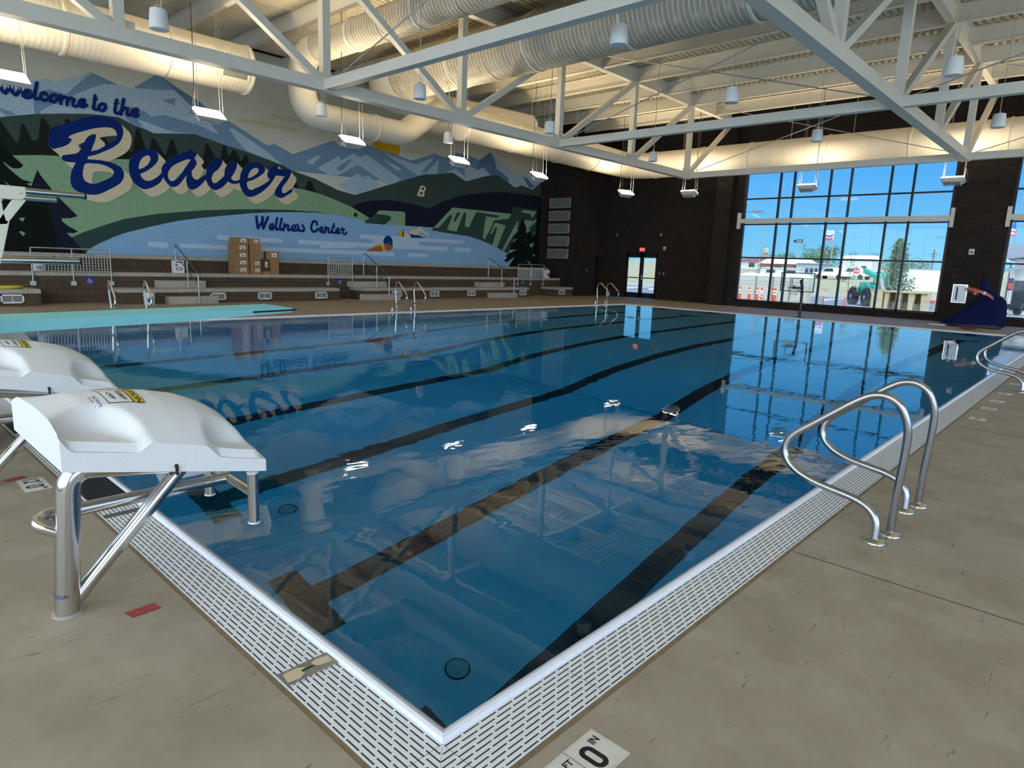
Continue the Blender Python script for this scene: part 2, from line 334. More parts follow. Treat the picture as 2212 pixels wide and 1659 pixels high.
MURAL=[
('',1,'sand',0,[[(9.659,6.239),(10.799,6.267),(11.892,6.246),(11.888,6.096),(10.73,6.111),(9.682,6.09)]]),
('',1,'sand',0,[[(10.937,6.579),(11.902,6.604),(11.898,6.455),(10.965,6.469)]]),
('',1,'sand',0,[[(16.842,6.32),(18.591,6.333),(19.441,6.266),(19.357,6.161),(18.182,6.154),(16.805,6.111)]]),
('sun',1,'sun',0,[[(16.711,6.156),(16.7,6.05),(16.665,5.943),(16.608,5.84),(16.531,5.743),(16.436,5.657),(16.326,5.582),(16.205,5.522),(16.076,5.479),(15.945,5.453),(15.814,5.445),(15.688,5.456),(15.571,5.484),(15.465,5.529),(15.375,5.589),(15.302,5.663),(15.249,5.748),(15.216,5.841),(15.206,5.94),(15.217,6.043),(15.25,6.145),(15.304,6.245),(15.377,6.339),(15.467,6.424),(15.572,6.498),(15.689,6.559),(15.814,6.605),(15.944,6.635),(16.074,6.647),(16.202,6.64),(16.322,6.615),(16.432,6.573),(16.527,6.514),(16.605,6.441),(16.663,6.355),(16.699,6.259)]]),
('',2,'mid',0,[[(2.981,5.961),(3.522,6.099),(4.079,6.329),(4.3,6.276),(5.084,6.649),(5.209,6.728),(5.306,6.723),(5.94,6.543),(6.34,6.517),(7.094,7.102),(7.461,6.93),(8.122,6.58),(8.438,6.48),(8.837,6.154),(9.05,5.996),(9.357,6.064),(10.707,5.472),(11.017,5.561),(11.726,5.303),(13.496,6.071),(13.815,5.862),(14.357,6.15),(14.919,6.177),(15.196,6.108),(16.706,5.908),(17.343,5.816),(18.655,6.286),(19.23,6.191),(19.931,6.505),(20.724,6.492),(21.428,6.376),(22.142,6.827),(24.244,5.962),(24.477,6.147),(25.404,5.973),(26.07,5.864),(26.07,5.811),(26.07,5.045),(2.853,4.477)]]),
('',3,'light',0,[[(2.981,5.961),(3.522,6.099),(4.079,6.329),(4.3,6.276),(5.084,6.649),(5.28,6.705),(5.94,6.543),(6.34,6.517),(6.667,6.667),(7.151,6.781),(7.535,6.875),(7.918,6.497),(8.173,6.299),(8.595,5.933),(8.731,5.866),(8.968,5.574),(8.162,5.49),(6.715,5.229),(5.889,5.575),(2.902,5.049)]]),
('',4,'mid',0,[[(5.282,6.714),(5.081,6.586),(4.525,5.968),(4.658,5.948),(5.09,6.231),(5.549,6.478),(5.935,6.539)]]),
('',4,'mid',0,[[(7.092,7.077),(6.378,6.541),(6.94,6.606),(7.603,6.716),(7.556,6.796)]]),
('',4,'deep',0,[[(7.214,7.028),(8.442,6.477),(8.382,6.373),(8.135,6.3),(7.553,6.744)]]),
('',4,'mid',0,[[(7.174,6.337),(7.617,6.487),(7.564,6.232)]]),
('',4,'mid',0,[[(3.967,5.948),(4.119,6.042),(4.525,5.968),(4.343,5.766),(3.927,5.449),(3.858,5.381),(3.852,5.317),(3.715,5.292),(3.712,5.644)]]),
('',4,'mid',0,[[(2.925,5.308),(3.146,5.261),(3.278,5.195),(3.059,5.121),(3.001,5.155),(2.916,5.21)]]),
('',4,'mid',0,[[(6.176,5.972),(6.651,5.885),(6.84,5.768),(7.249,5.891),(8.243,5.777),(8.987,5.561),(8.173,5.458),(7.479,5.413),(6.925,5.515),(6.392,5.626),(6.596,5.396),(6.216,5.483),(6.104,5.588),(6.038,5.65)]]),
('',4,'light',0,[[(9.33,5.795),(9.48,5.853),(10.669,5.263),(11.307,4.847),(9.947,5.16),(9.597,5.476)]]),
('',4,'light',0,[[(12.259,5.104),(12.765,5.394),(12.888,5.385),(12.528,5.008)]]),
('',4,'light',0,[[(12.74,4.929),(13.712,5.511),(13.742,5.312),(14.372,5.698),(14.693,5.604),(14.986,5.742),(16.807,4.934),(16.001,4.669),(14.639,5.277),(14.469,5.228),(13.442,4.651)]]),
('',5,'mid',0,[[(13.576,5.033),(14.236,5.473),(14.296,5.426),(13.884,4.99),(13.704,4.935)]]),
('',4,'light',0,[[(13.68,4.391),(14.568,4.948),(14.824,4.824),(15.068,4.923),(15.745,4.583),(14.442,4.08),(14.323,4.11)]]),
('',4,'light',0,[[(15.799,5.954),(16.275,5.863),(17.627,5.674),(17.632,5.253),(17.189,5.425)]]),
('',4,'light',0,[[(15.835,5.674),(16.823,5.394),(16.558,5.282)]]),
('',4,'light',0,[[(17,5.697),(17.547,5.663),(18.554,6.108),(18.514,5.986),(17.91,5.422),(18.194,5.426),(17.671,5.227),(17.001,5.49),(16.619,5.647),(16.618,5.764)]]),
('',4,'light',0,[[(18.194,5.426),(18.806,6.01),(18.891,5.99),(18.797,5.421),(18.277,5.375)]]),
('',4,'light',0,[[(19.414,5.573),(19.891,5.805),(20.556,5.468),(20.475,5.862),(20.791,6.03),(21.31,5.9),(21.686,6.078),(22.186,5.79),(21.751,5.655),(20.584,5.293),(19.764,5.584)]]),
('',4,'light',0,[[(22.291,6.771),(22.531,6.419),(22.619,6.128),(23.454,5.818),(23.573,5.555),(24.007,5.374),(24.541,5.519),(25.387,5.392),(26.07,5.882),(25.406,5.971),(24.477,6.148),(24.243,5.962)]]),
('',4,'deep',0,[[(22.141,6.826),(21.435,6.374),(21.31,5.9),(21.71,6.081),(22.186,5.79),(22.734,5.82),(23.521,5.532),(23.454,5.818),(22.619,6.128),(22.531,6.419)]]),
('',5,'deep',0,[[(24.6,5.915),(24.846,5.961),(25.577,5.538),(25.099,5.471)]]),
('',6,'hill',0,[[(2.903,5.058),(3.225,5.155),(3.772,5.303),(4.523,5.446),(5.039,5.531),(5.496,5.573),(5.89,5.585),(6.258,5.447),(6.721,5.329),(6.882,5.27),(8.172,5.45),(9.113,5.262),(10.031,5.114),(11.307,4.849),(11.644,4.708),(12.627,4.518),(13.627,4.194),(14.441,4.08),(15.896,4.589),(17.633,5.179),(18.077,5.298),(19.766,5.589),(20.583,5.298),(21.753,5.655),(22.306,5.774),(22.728,5.823),(24.004,5.374),(24.542,5.536),(25.385,5.408),(26.07,5.893),(26.07,5.887),(26.07,3.835),(2.657,2.195)]]),
('',7,'spike',0,[[(2.886,5.028),(2.922,4.928),(3.227,4.404),(3.284,4.521),(3.365,4.941),(3.422,4.978),(3.457,4.93),(3.6,4.552),(3.663,4.543),(3.749,4.63),(3.85,5.179),(3.91,5.226),(3.969,5.163),(4.14,4.84),(4.257,4.209),(3.091,4.058),(2.799,4.027)]]),
('',7,'spike',0,[[(4.427,5.111),(4.456,5.276),(4.5,5.306),(4.534,5.298),(4.578,5.222),(4.563,5.134)]]),
('',7,'spike',0,[[(6.034,4.673),(6.136,4.593),(6.21,4.622),(6.361,5.307),(6.427,5.347),(6.471,5.316),(6.601,4.755),(6.732,4.774),(6.807,5.093),(6.857,5.139),(6.902,5.108),(7.16,4.65),(7.219,4.668),(7.36,5.12),(7.422,5.178),(7.478,5.138),(7.609,4.662),(7.186,4.427),(6.121,4.354),(5.416,4.288),(4.105,4.191),(4.279,4.419)]]),
('',7,'spike',0,[[(5.291,4.931),(5.476,4.915),(5.559,4.752),(5.441,4.661)]]),
('',7,'spike',0,[[(8.344,4.458),(8.505,5.175),(8.555,5.216),(8.616,5.164),(8.799,4.847),(8.777,4.367),(8.281,4.313)]]),
('',7,'spike',0,[[(7.926,4.834),(7.957,4.913),(7.992,4.935),(8.038,4.924),(8.089,4.844)]]),
('',7,'spike',0,[[(8.643,4.376),(8.971,4.662),(9.09,5.198),(9.14,5.232),(9.195,5.213),(9.255,4.93),(9.303,4.918),(9.458,5.128),(9.508,5.146),(9.554,5.08),(9.691,4.803),(9.741,4.81),(9.867,5.023),(9.934,5.032),(10.017,4.783),(9.777,4.453),(9.204,4.507)]]),
('',7,'spike',0,[[(11.625,4.06),(11.82,4.282),(11.938,4.067)]]),
('',7,'spike',0,[[(12.174,4.045),(12.318,4.403),(12.394,4.444),(12.484,4.369),(12.675,3.976)]]),
('',7,'spike',0,[[(11.658,4.057),(11.811,4.334),(11.951,4.049)]]),
('',8,'green',0,[[(2.814,4.026),(3.091,4.067),(3.763,4.17),(4.209,4.205),(5.561,4.308),(6.109,4.361),(7.225,4.401),(8.41,4.358),(10.031,4.239),(11.683,4.086),(12.182,4.057),(12.716,3.99),(13.307,3.86),(13.812,3.719),(14.288,3.578),(15.166,3.226),(14.901,3.087),(13.613,3.22),(12.817,3.273),(11.604,3.256),(10.339,3.178),(9.554,3.117),(8.233,2.97),(6.883,2.755),(5.877,2.523),(5.388,2.333),(4.689,2.037),(4.36,1.86),(3.674,1.19),(2.568,1.159)]]),
('',9,'band',0,[[(4.774,1.503),(4.867,1.577),(5.117,1.729),(5.477,1.918),(5.848,2.082),(6.604,2.321),(7.396,2.549),(8.221,2.719),(9.949,3.003),(10.693,3.097),(11.754,3.189),(12.816,3.247),(13.359,3.231),(13.613,3.22),(12.817,3.273),(11.604,3.256),(10.339,3.178),(9.554,3.117),(8.233,2.97),(6.883,2.755),(5.877,2.523),(5.388,2.333),(4.689,2.037),(4.36,1.86),(3.674,1.19),(4.692,1.219)]]),
('',9,'lake',0,[[(4.774,1.503),(4.867,1.577),(5.117,1.729),(5.477,1.918),(5.848,2.082),(6.604,2.321),(7.396,2.549),(8.221,2.719),(9.949,3.003),(10.693,3.097),(11.754,3.189),(12.816,3.247),(13.359,3.231),(13.613,3.22),(14.901,3.087),(14.866,2.996),(15.873,3),(16.976,3.023),(18.61,3.048),(18.486,2.914),(20.663,2.809),(21.627,2.638),(22.432,2.435),(23.658,2.043),(24.852,1.794),(24.884,1.262),(4.697,1.29),(4.719,1.431)]]),
('',8,'navy',0,[[(14.251,3.597),(14.623,3.786),(15.146,3.918),(15.873,4.019),(16.62,4.037),(17.648,3.96),(18.341,3.865),(19.05,4.209),(20.365,4.64),(22.02,4.932),(23.284,5.08),(24.897,5.124),(26.024,5.115),(26.07,5.121),(26.07,1.347),(23.672,1.761),(18.602,3.035),(16.981,3.014),(15.166,3.2)]]),
('',10,'green',0,[[(14.865,3.002),(15.454,3.423),(15.617,3.567),(16.816,3.618),(16.951,3.599),(17.003,3.512),(16.983,3.017),(15.892,2.998)]]),
('',11,'cliff',0,[[(14.865,2.997),(15.436,3.415),(16.058,3.395),(16.226,3.348),(16.245,3.275),(16.171,3.195),(15.892,2.995)]]),
('',10,'cliff',0,[[(18.487,2.92),(18.642,3.048),(19.765,4.028),(23.759,4.056),(23.981,4.439),(25.776,4.418),(25.844,3.391),(25.059,1.542),(23.665,2.047),(23.353,2.154),(22.487,2.411),(22.025,2.548),(21.535,2.652),(20.743,2.779),(19.357,2.852)]]),
('',11,'green',0,[[(18.607,3.032),(19.747,4.034),(23.759,4.05),(23.619,3.797),(22.641,3.656),(22.517,3.624),(22.404,3.354),(21.957,2.716),(21.877,2.669),(21.782,2.721),(21.954,3.79),(22.782,3.78),(22.884,3.859),(22.819,3.903),(21.327,3.951),(21.251,3.89),(20.827,3.184),(20.556,3.222),(20.633,3.815),(20.554,3.89),(20.461,3.829),(20.035,2.945),(19.444,3.004),(19.739,3.639),(19.693,3.707),(19.592,3.655),(18.923,3.052)],[(20.066,3.852),(20.254,3.812),(19.966,3.427),(19.893,3.387),(19.847,3.432),(19.853,3.5)]]),
('',11,'green',0,[[(22.315,3.006),(22.625,3.54),(23.397,3.447),(22.808,2.309),(22.466,2.41),(22.765,3.233),(22.718,3.337),(22.636,3.312),(22.44,2.999),(22.359,2.946)]]),
('',11,'green',0,[[(23.197,2.237),(24.202,3.647),(24.288,3.727),(24.346,3.657),(24.245,3.294),(24.446,3.321),(23.929,2.92),(23.352,2.169)]]),
('',11,'green',0,[[(23.664,2.062),(23.744,2.228),(24.301,2.28),(23.883,2.114)]]),
('',11,'green',0,[[(23.971,2.565),(24.026,2.776),(24.336,2.867)]]),
('',12,'black',0,[[(24.662,3.932),(24.521,3.609),(24.314,3.262),(24.447,3.315),(23.955,2.862),(24.116,2.775),(24.337,2.858),(23.775,2.482),(23.911,2.437),(23.733,2.264),(24.301,2.274),(23.883,2.114),(23.429,1.944),(23.587,1.851),(23.325,1.665),(23.621,1.622),(24.171,1.929),(23.699,1.384),(26.07,1.351),(26.07,4.605),(25.776,4.418),(25.774,4.303),(25.721,3.076),(25.046,3.282),(24.886,3.634)]]),
('',13,'green',0,[[(24.53,4.234),(24.616,4.315),(25.759,4.317),(25.334,3.921),(25.297,4.144),(24.624,4.182)]]),
('',13,'green',0,[[(24.766,3.715),(24.829,3.825),(25.293,3.827),(25.53,3.813),(25.807,3.955),(25.677,3.747),(25.132,3.408),(25.301,3.327),(25.008,3.144),(24.931,3.275),(24.995,3.369)]]),
('',13,'green',0,[[(25.417,2.983),(25.727,3.353),(25.622,3.132)]]),
('',13,'green',0,[[(25.254,2.577),(25.649,2.703),(25.431,2.392)]]),
('',13,'green',0,[[(25.527,2.003),(25.735,2.118),(25.697,1.962)]]),
('',13,'green',0,[[(25.116,1.759),(25.455,1.629),(25.294,1.547)]]),
('',13,'green',0,[[(24.864,2.848),(25.007,2.779),(24.939,2.746)]]),
('',10,'navy',0,[[(3.461,3.235),(3.544,3.469),(3.654,3.743),(3.716,3.601),(3.98,3.204),(4.116,3.015),(4.566,2.506),(4.396,2.435),(4.136,2.406),(4.164,2.32),(4.275,2.21),(4.55,2.048),(4.432,1.992),(4.242,1.991),(4.37,1.859),(4.559,1.568),(4.741,1.372),(3.534,1.331)]]),
('',11,'black',0,[[(2.836,4.451),(2.924,4.25),(3.091,4.066),(3.328,3.832),(3.266,3.751),(3.154,3.715),(3.062,3.716),(2.99,3.771),(2.869,3.873),(2.887,3.812),(3.011,3.664),(3.197,3.485),(3.286,3.421),(3.504,3.374),(3.357,3.321),(3.478,3.252),(3.946,3.2),(3.818,2.834),(3.894,2.533),(3.933,2.168),(3.994,1.879),(3.955,1.365),(2.566,1.317)]]),
('',12,'green',0,[[(3.094,2.34),(3.247,2.366),(3.181,2.243)]]),
('',12,'green',0,[[(3.071,1.962),(3.135,1.975),(3.222,1.917),(3.152,1.834)]]),
('',12,'green',0,[[(2.832,3.352),(2.996,3.205),(2.927,3.216)]]),
('',10,'streak',0,[[(7.05,1.667),(7.083,1.678),(7.11,1.708),(7.123,1.75),(7.119,1.792),(7.099,1.823),(7.068,1.834),(6.541,1.839),(6.509,1.829),(6.484,1.799),(6.471,1.758),(6.474,1.717),(6.494,1.687),(6.523,1.675)]]),
('',10,'streak',0,[[(16.336,1.681),(16.381,1.693),(16.415,1.726),(16.429,1.771),(16.42,1.815),(16.388,1.848),(16.344,1.86),(7.522,1.825),(7.495,1.815),(7.473,1.79),(7.462,1.755),(7.466,1.72),(7.484,1.695),(7.51,1.686)]]),
('',10,'streak',0,[[(11.129,2.002),(11.166,2.012),(11.194,2.042),(11.208,2.083),(11.202,2.124),(11.179,2.154),(11.144,2.165),(8.817,2.172),(8.785,2.162),(8.76,2.134),(8.747,2.096),(8.752,2.058),(8.771,2.03),(8.801,2.02)]]),
('',10,'streak',0,[[(19.377,2.023),(19.429,2.036),(19.469,2.072),(19.484,2.12),(19.473,2.168),(19.436,2.203),(19.385,2.215),(11.925,2.165),(11.889,2.154),(11.862,2.125),(11.849,2.086),(11.855,2.046),(11.879,2.017),(11.913,2.007)]]),
('',10,'streak',0,[[(20.457,2.363),(20.509,2.376),(20.549,2.41),(20.566,2.457),(20.554,2.504),(20.518,2.538),(20.467,2.551),(14.71,2.525),(14.67,2.514),(14.639,2.485),(14.625,2.444),(14.633,2.403),(14.659,2.374),(14.697,2.363)]]),
('',10,'streak',0,[[(12.779,2.082),(14.273,2.104),(15.186,2.384),(17.799,2.435),(17.803,2.108),(12.775,1.884)]]),
('',11,'lake',0,[[(15.202,2.179),(15.242,2.19),(15.274,2.219),(15.288,2.26),(15.281,2.301),(15.254,2.331),(15.215,2.342),(14.505,2.344),(14.466,2.334),(14.436,2.305),(14.422,2.265),(14.429,2.225),(14.455,2.195),(14.492,2.184)]]),
('',11,'lake',0,[[(12.71,1.841),(12.745,1.851),(12.772,1.879),(12.784,1.918),(12.777,1.956),(12.753,1.984),(12.719,1.994),(10.299,1.967),(10.268,1.957),(10.244,1.931),(10.233,1.895),(10.238,1.859),(10.258,1.833),(10.288,1.824)]]),
('',11,'lake',0,[[(15.178,1.847),(15.216,1.856),(15.246,1.884),(15.259,1.923),(15.252,1.961),(15.227,1.99),(15.19,2.001),(14.457,2.008),(14.42,1.998),(14.392,1.971),(14.379,1.934),(14.386,1.896),(14.409,1.868),(14.444,1.857)]]),
('',11,'lake',0,[[(20.493,2.218),(20.542,2.23),(20.579,2.262),(20.593,2.306),(20.582,2.35),(20.548,2.382),(20.501,2.393),(17.912,2.379),(17.869,2.368),(17.836,2.338),(17.822,2.297),(17.831,2.256),(17.861,2.226),(17.903,2.215)]]),
('',10,'streak',0,[[(20.896,2.024),(20.949,2.036),(20.989,2.071),(21.005,2.118),(20.993,2.165),(20.956,2.199),(20.904,2.212),(20.027,2.211),(19.977,2.199),(19.938,2.165),(19.923,2.119),(19.934,2.073),(19.969,2.039),(20.019,2.027)]]),
('',10,'streak',0,[[(18.209,1.693),(18.253,1.704),(18.286,1.734),(18.299,1.776),(18.29,1.817),(18.259,1.848),(18.216,1.859),(17.258,1.858),(17.216,1.848),(17.184,1.818),(17.171,1.777),(17.181,1.737),(17.209,1.707),(17.25,1.696)]]),
('swimmer front',13,'skin',0,[[(14.916,1.851),(15.095,1.935),(15.264,2.003),(15.434,2.062),(15.606,2.087),(15.736,2.075),(15.784,1.989),(15.78,1.856)]]),
('swimmer front',12,'gold',0,[[(15.243,1.985),(15.435,2.123),(15.563,2.176),(15.671,2.19),(15.801,2.166),(15.9,2.029),(15.933,1.862),(15.769,1.851),(15.606,2.07)]]),
('swimmer front',13,'skin',0,[[(15.867,2.151),(15.954,2.217),(16.32,2.234),(16.32,2.028),(16.265,2.008),(16.209,1.952),(16.143,1.887),(16.087,1.891),(15.999,1.962),(15.933,1.924)]]),
('swimmer front',14,'cap',0,[[(15.871,2.16),(15.827,2.273),(15.834,2.361),(15.888,2.452),(15.954,2.517),(16.042,2.553),(16.152,2.536),(16.241,2.47),(16.308,2.367),(16.322,2.296),(16.309,2.239),(16.064,2.227),(15.954,2.199)]]),
('swimmer front',14,'black',0,[[(16.042,2.212),(16.309,2.228),(16.309,2.149),(16.175,2.168)]]),
('swimmer back',13,'gold',0,[[(16.611,2.534),(16.622,2.615),(16.667,2.725),(16.734,2.792),(16.814,2.827),(16.883,2.827),(16.877,2.665),(16.843,2.591),(16.839,2.532)]]),
('swimmer back',13,'black',0,[[(16.883,2.827),(16.922,2.83),(16.91,2.537),(16.862,2.547),(16.845,2.609)]]),
('swimmer back',13,'cream',0,[[(16.928,2.839),(17.009,2.799),(17.173,2.673),(17.266,2.665),(17.314,2.58),(17.319,2.522),(16.931,2.529)]]),
('swimmer back',14,'cream',0,[[(17.246,2.74),(17.311,2.853),(17.404,2.886),(17.593,2.915),(17.866,3.042),(17.952,2.965),(18.074,2.862),(18.148,2.82),(18.27,2.808),(18.358,2.71),(18.397,2.628),(18.323,2.63),(18.125,2.698),(17.881,2.813),(17.786,2.734),(17.691,2.665),(17.501,2.645),(17.266,2.705)]]),
('swimmer back',13,'cap',0,[[(17.247,2.713),(17.501,2.66),(17.715,2.657),(17.884,2.607),(18.091,2.536),(17.326,2.523)]]),
('hill letter',10,'cream',0,[[(17.837,4.821),(17.999,4.823),(18.102,4.797),(18.144,4.731),(18.117,4.62),(18.023,4.564),(18.078,4.493),(18.046,4.397),(17.986,4.345),(17.634,4.358)],[(17.919,4.753),(18.021,4.748),(18.05,4.721),(18.01,4.64),(17.88,4.642)],[(17.841,4.546),(17.954,4.548),(17.983,4.514),(17.944,4.44),(17.77,4.438)]]),
('Beaver',18,'blue',0,[[(3.974,4.48),(3.978,4.578),(3.998,4.693),(4.03,4.829),(4.072,4.949),(4.115,4.995),(4.17,5.026),(4.342,5.099),(4.542,5.185),(4.704,5.277),(4.86,5.364),(4.996,5.421),(5.129,5.465),(5.247,5.496),(5.365,5.516),(5.486,5.525),(5.603,5.522),(5.711,5.503),(5.806,5.475),(5.87,5.444),(5.923,5.402),(5.957,5.347),(5.976,5.281),(5.984,5.209),(5.979,5.133),(5.96,5.045),(5.929,4.957),(5.886,4.876),(5.831,4.802),(5.753,4.727),(5.664,4.657),(5.552,4.583),(5.431,4.512),(5.297,4.434),(5.167,4.364),(5.058,4.326),(4.97,4.292),(4.95,4.243),(4.948,4.207),(5.026,4.215),(5.157,4.225),(5.283,4.227),(5.411,4.222),(5.524,4.209),(5.633,4.186),(5.734,4.151),(5.82,4.106),(5.868,4.059),(5.901,4.003),(5.917,3.954),(5.921,3.901),(5.914,3.834),(5.895,3.765),(5.857,3.686),(5.805,3.612),(5.727,3.543),(5.638,3.48),(5.537,3.415),(5.438,3.355),(5.357,3.302),(5.276,3.254),(5.182,3.21),(5.084,3.179),(4.975,3.171),(4.865,3.176),(4.752,3.189),(4.653,3.211),(4.595,3.241),(4.545,3.282),(4.503,3.33),(4.471,3.384),(4.456,3.444),(4.452,3.509),(4.456,3.589),(4.469,3.674),(4.489,3.761),(4.514,3.842),(4.54,3.901),(4.57,3.958),(4.606,4.028),(4.627,4.07),(4.568,4.066),(4.474,4.062),(4.401,4.064),(4.339,4.072),(4.309,4.091),(4.288,4.118),(4.278,4.148),(4.28,4.18),(4.295,4.212),(4.32,4.239),(4.369,4.257),(4.426,4.271),(4.521,4.297),(4.622,4.325),(4.71,4.357),(4.763,4.377),(4.781,4.445),(4.798,4.512),(4.781,4.512),(4.757,4.515),(4.745,4.529),(4.74,4.54),(4.751,4.548),(4.769,4.562),(4.81,4.59),(4.855,4.629),(4.894,4.695),(4.931,4.767),(4.965,4.82),(5.004,4.868),(5.046,4.906),(5.091,4.936),(5.136,4.961),(5.177,4.977),(5.2,4.977),(5.218,4.965),(5.224,4.941),(5.222,4.911),(5.205,4.845),(5.179,4.768),(5.15,4.691),(5.118,4.613),(5.08,4.517),(5.057,4.459),(5.123,4.48),(5.228,4.52),(5.301,4.564),(5.37,4.614),(5.434,4.665),(5.496,4.715),(5.559,4.757),(5.622,4.799),(5.687,4.85),(5.741,4.9),(5.771,4.939),(5.79,4.982),(5.796,5.042),(5.79,5.103),(5.772,5.15),(5.743,5.187),(5.702,5.216),(5.652,5.231),(5.57,5.228),(5.479,5.214),(5.356,5.186),(5.222,5.148),(5.093,5.098),(4.967,5.042),(4.844,4.987),(4.731,4.933),(4.642,4.888),(4.564,4.844),(4.517,4.8),(4.49,4.77),(4.493,4.761),(4.502,4.75),(4.525,4.752),(4.55,4.752),(4.565,4.744),(4.572,4.729),(4.562,4.694),(4.542,4.653),(4.507,4.606),(4.464,4.562),(4.4,4.518),(4.331,4.48),(4.265,4.45),(4.201,4.426),(4.147,4.4),(4.097,4.384),(4.061,4.39),(4.03,4.409),(3.995,4.438)],[(4.88,4.07),(4.965,4.095),(5.065,4.103),(5.184,4.109),(5.301,4.106),(5.389,4.088),(5.469,4.062),(5.532,4.034),(5.586,4.002),(5.615,3.975),(5.634,3.942),(5.637,3.905),(5.629,3.866),(5.605,3.819),(5.57,3.775),(5.503,3.723),(5.425,3.673),(5.337,3.624),(5.247,3.579),(5.167,3.537),(5.09,3.506),(5.021,3.5),(4.956,3.51),(4.895,3.53),(4.843,3.562),(4.811,3.604),(4.793,3.657),(4.787,3.728),(4.792,3.803),(4.803,3.869),(4.821,3.935),(4.842,4.009)]]),
('Beaver',18,'blue',0,[[(6.076,4.22),(6.088,4.28),(6.108,4.338),(6.132,4.394),(6.163,4.447),(6.21,4.506),(6.266,4.562),(6.328,4.609),(6.393,4.65),(6.461,4.688),(6.532,4.721),(6.602,4.747),(6.67,4.767),(6.727,4.776),(6.782,4.776),(6.834,4.767),(6.881,4.745),(6.921,4.706),(6.951,4.658),(6.963,4.609),(6.964,4.556),(6.959,4.503),(6.945,4.449),(6.918,4.392),(6.881,4.337),(6.831,4.277),(6.774,4.219),(6.709,4.16),(6.642,4.105),(6.577,4.059),(6.513,4.018),(6.438,3.98),(6.392,3.959),(6.396,3.932),(6.406,3.889),(6.425,3.852),(6.451,3.817),(6.484,3.791),(6.523,3.773),(6.57,3.764),(6.621,3.765),(6.673,3.776),(6.723,3.796),(6.782,3.831),(6.841,3.875),(6.904,3.926),(6.962,3.98),(7.011,4.042),(7.038,4.081),(7.049,4.053),(7.066,4.006),(7.074,3.971),(7.074,3.934),(7.057,3.89),(7.031,3.843),(6.999,3.793),(6.961,3.743),(6.91,3.696),(6.854,3.653),(6.789,3.611),(6.723,3.573),(6.657,3.54),(6.594,3.514),(6.543,3.496),(6.493,3.486),(6.437,3.493),(6.383,3.512),(6.324,3.546),(6.265,3.59),(6.211,3.638),(6.163,3.694),(6.127,3.764),(6.1,3.841),(6.082,3.921),(6.072,4.003),(6.07,4.114)],[(6.352,4.095),(6.355,4.137),(6.365,4.206),(6.383,4.272),(6.41,4.34),(6.447,4.407),(6.491,4.466),(6.542,4.508),(6.594,4.538),(6.633,4.552),(6.669,4.554),(6.697,4.538),(6.716,4.509),(6.723,4.473),(6.718,4.432),(6.698,4.378),(6.668,4.322),(6.624,4.269),(6.575,4.22),(6.525,4.178),(6.471,4.142),(6.398,4.111)]]),
('Beaver',18,'blue',0,[[(7.037,4.173),(7.045,4.221),(7.062,4.268),(7.09,4.313),(7.124,4.355),(7.161,4.396),(7.2,4.437),(7.242,4.486),(7.289,4.534),(7.365,4.592),(7.451,4.649),(7.539,4.7),(7.628,4.746),(7.717,4.784),(7.804,4.817),(7.88,4.848),(7.955,4.872),(8.026,4.884),(8.091,4.885),(8.137,4.869),(8.17,4.842),(8.181,4.804),(8.173,4.761),(8.132,4.705),(8.1,4.67),(8.118,4.642),(8.144,4.595),(8.161,4.559),(8.171,4.524),(8.165,4.492),(8.151,4.46),(8.125,4.411),(8.091,4.358),(8.041,4.299),(7.996,4.244),(7.986,4.207),(7.986,4.168),(7.99,4.121),(8.001,4.075),(8.02,4.037),(8.046,4.005),(8.076,3.983),(8.112,3.972),(8.16,3.977),(8.21,3.997),(8.266,4.041),(8.326,4.092),(8.406,4.149),(8.456,4.183),(8.477,4.172),(8.497,4.147),(8.477,4.083),(8.441,4.009),(8.395,3.95),(8.344,3.895),(8.287,3.832),(8.227,3.772),(8.171,3.725),(8.112,3.684),(8.046,3.649),(7.985,3.626),(7.943,3.624),(7.904,3.635),(7.868,3.658),(7.839,3.69),(7.821,3.733),(7.81,3.782),(7.8,3.834),(7.795,3.889),(7.798,3.945),(7.804,3.998),(7.809,4.049),(7.812,4.08),(7.777,4.03),(7.718,3.948),(7.661,3.872),(7.603,3.8),(7.549,3.742),(7.491,3.694),(7.423,3.661),(7.356,3.646),(7.302,3.656),(7.254,3.682),(7.208,3.728),(7.168,3.779),(7.136,3.823),(7.109,3.865),(7.091,3.899),(7.074,3.934),(7.059,3.968),(7.046,4.003),(7.04,4.042),(7.038,4.081),(7.035,4.126)],[(7.982,4.614),(7.925,4.604),(7.832,4.58),(7.756,4.547),(7.681,4.507),(7.591,4.458),(7.503,4.404),(7.431,4.352),(7.366,4.294),(7.312,4.228),(7.268,4.162),(7.24,4.107),(7.223,4.051),(7.221,3.996),(7.23,3.946),(7.246,3.9),(7.271,3.864),(7.302,3.842),(7.341,3.836),(7.387,3.852),(7.435,3.882),(7.491,3.928),(7.546,3.982),(7.605,4.046),(7.66,4.116),(7.705,4.188),(7.748,4.261),(7.798,4.334),(7.849,4.408),(7.93,4.533)]]),
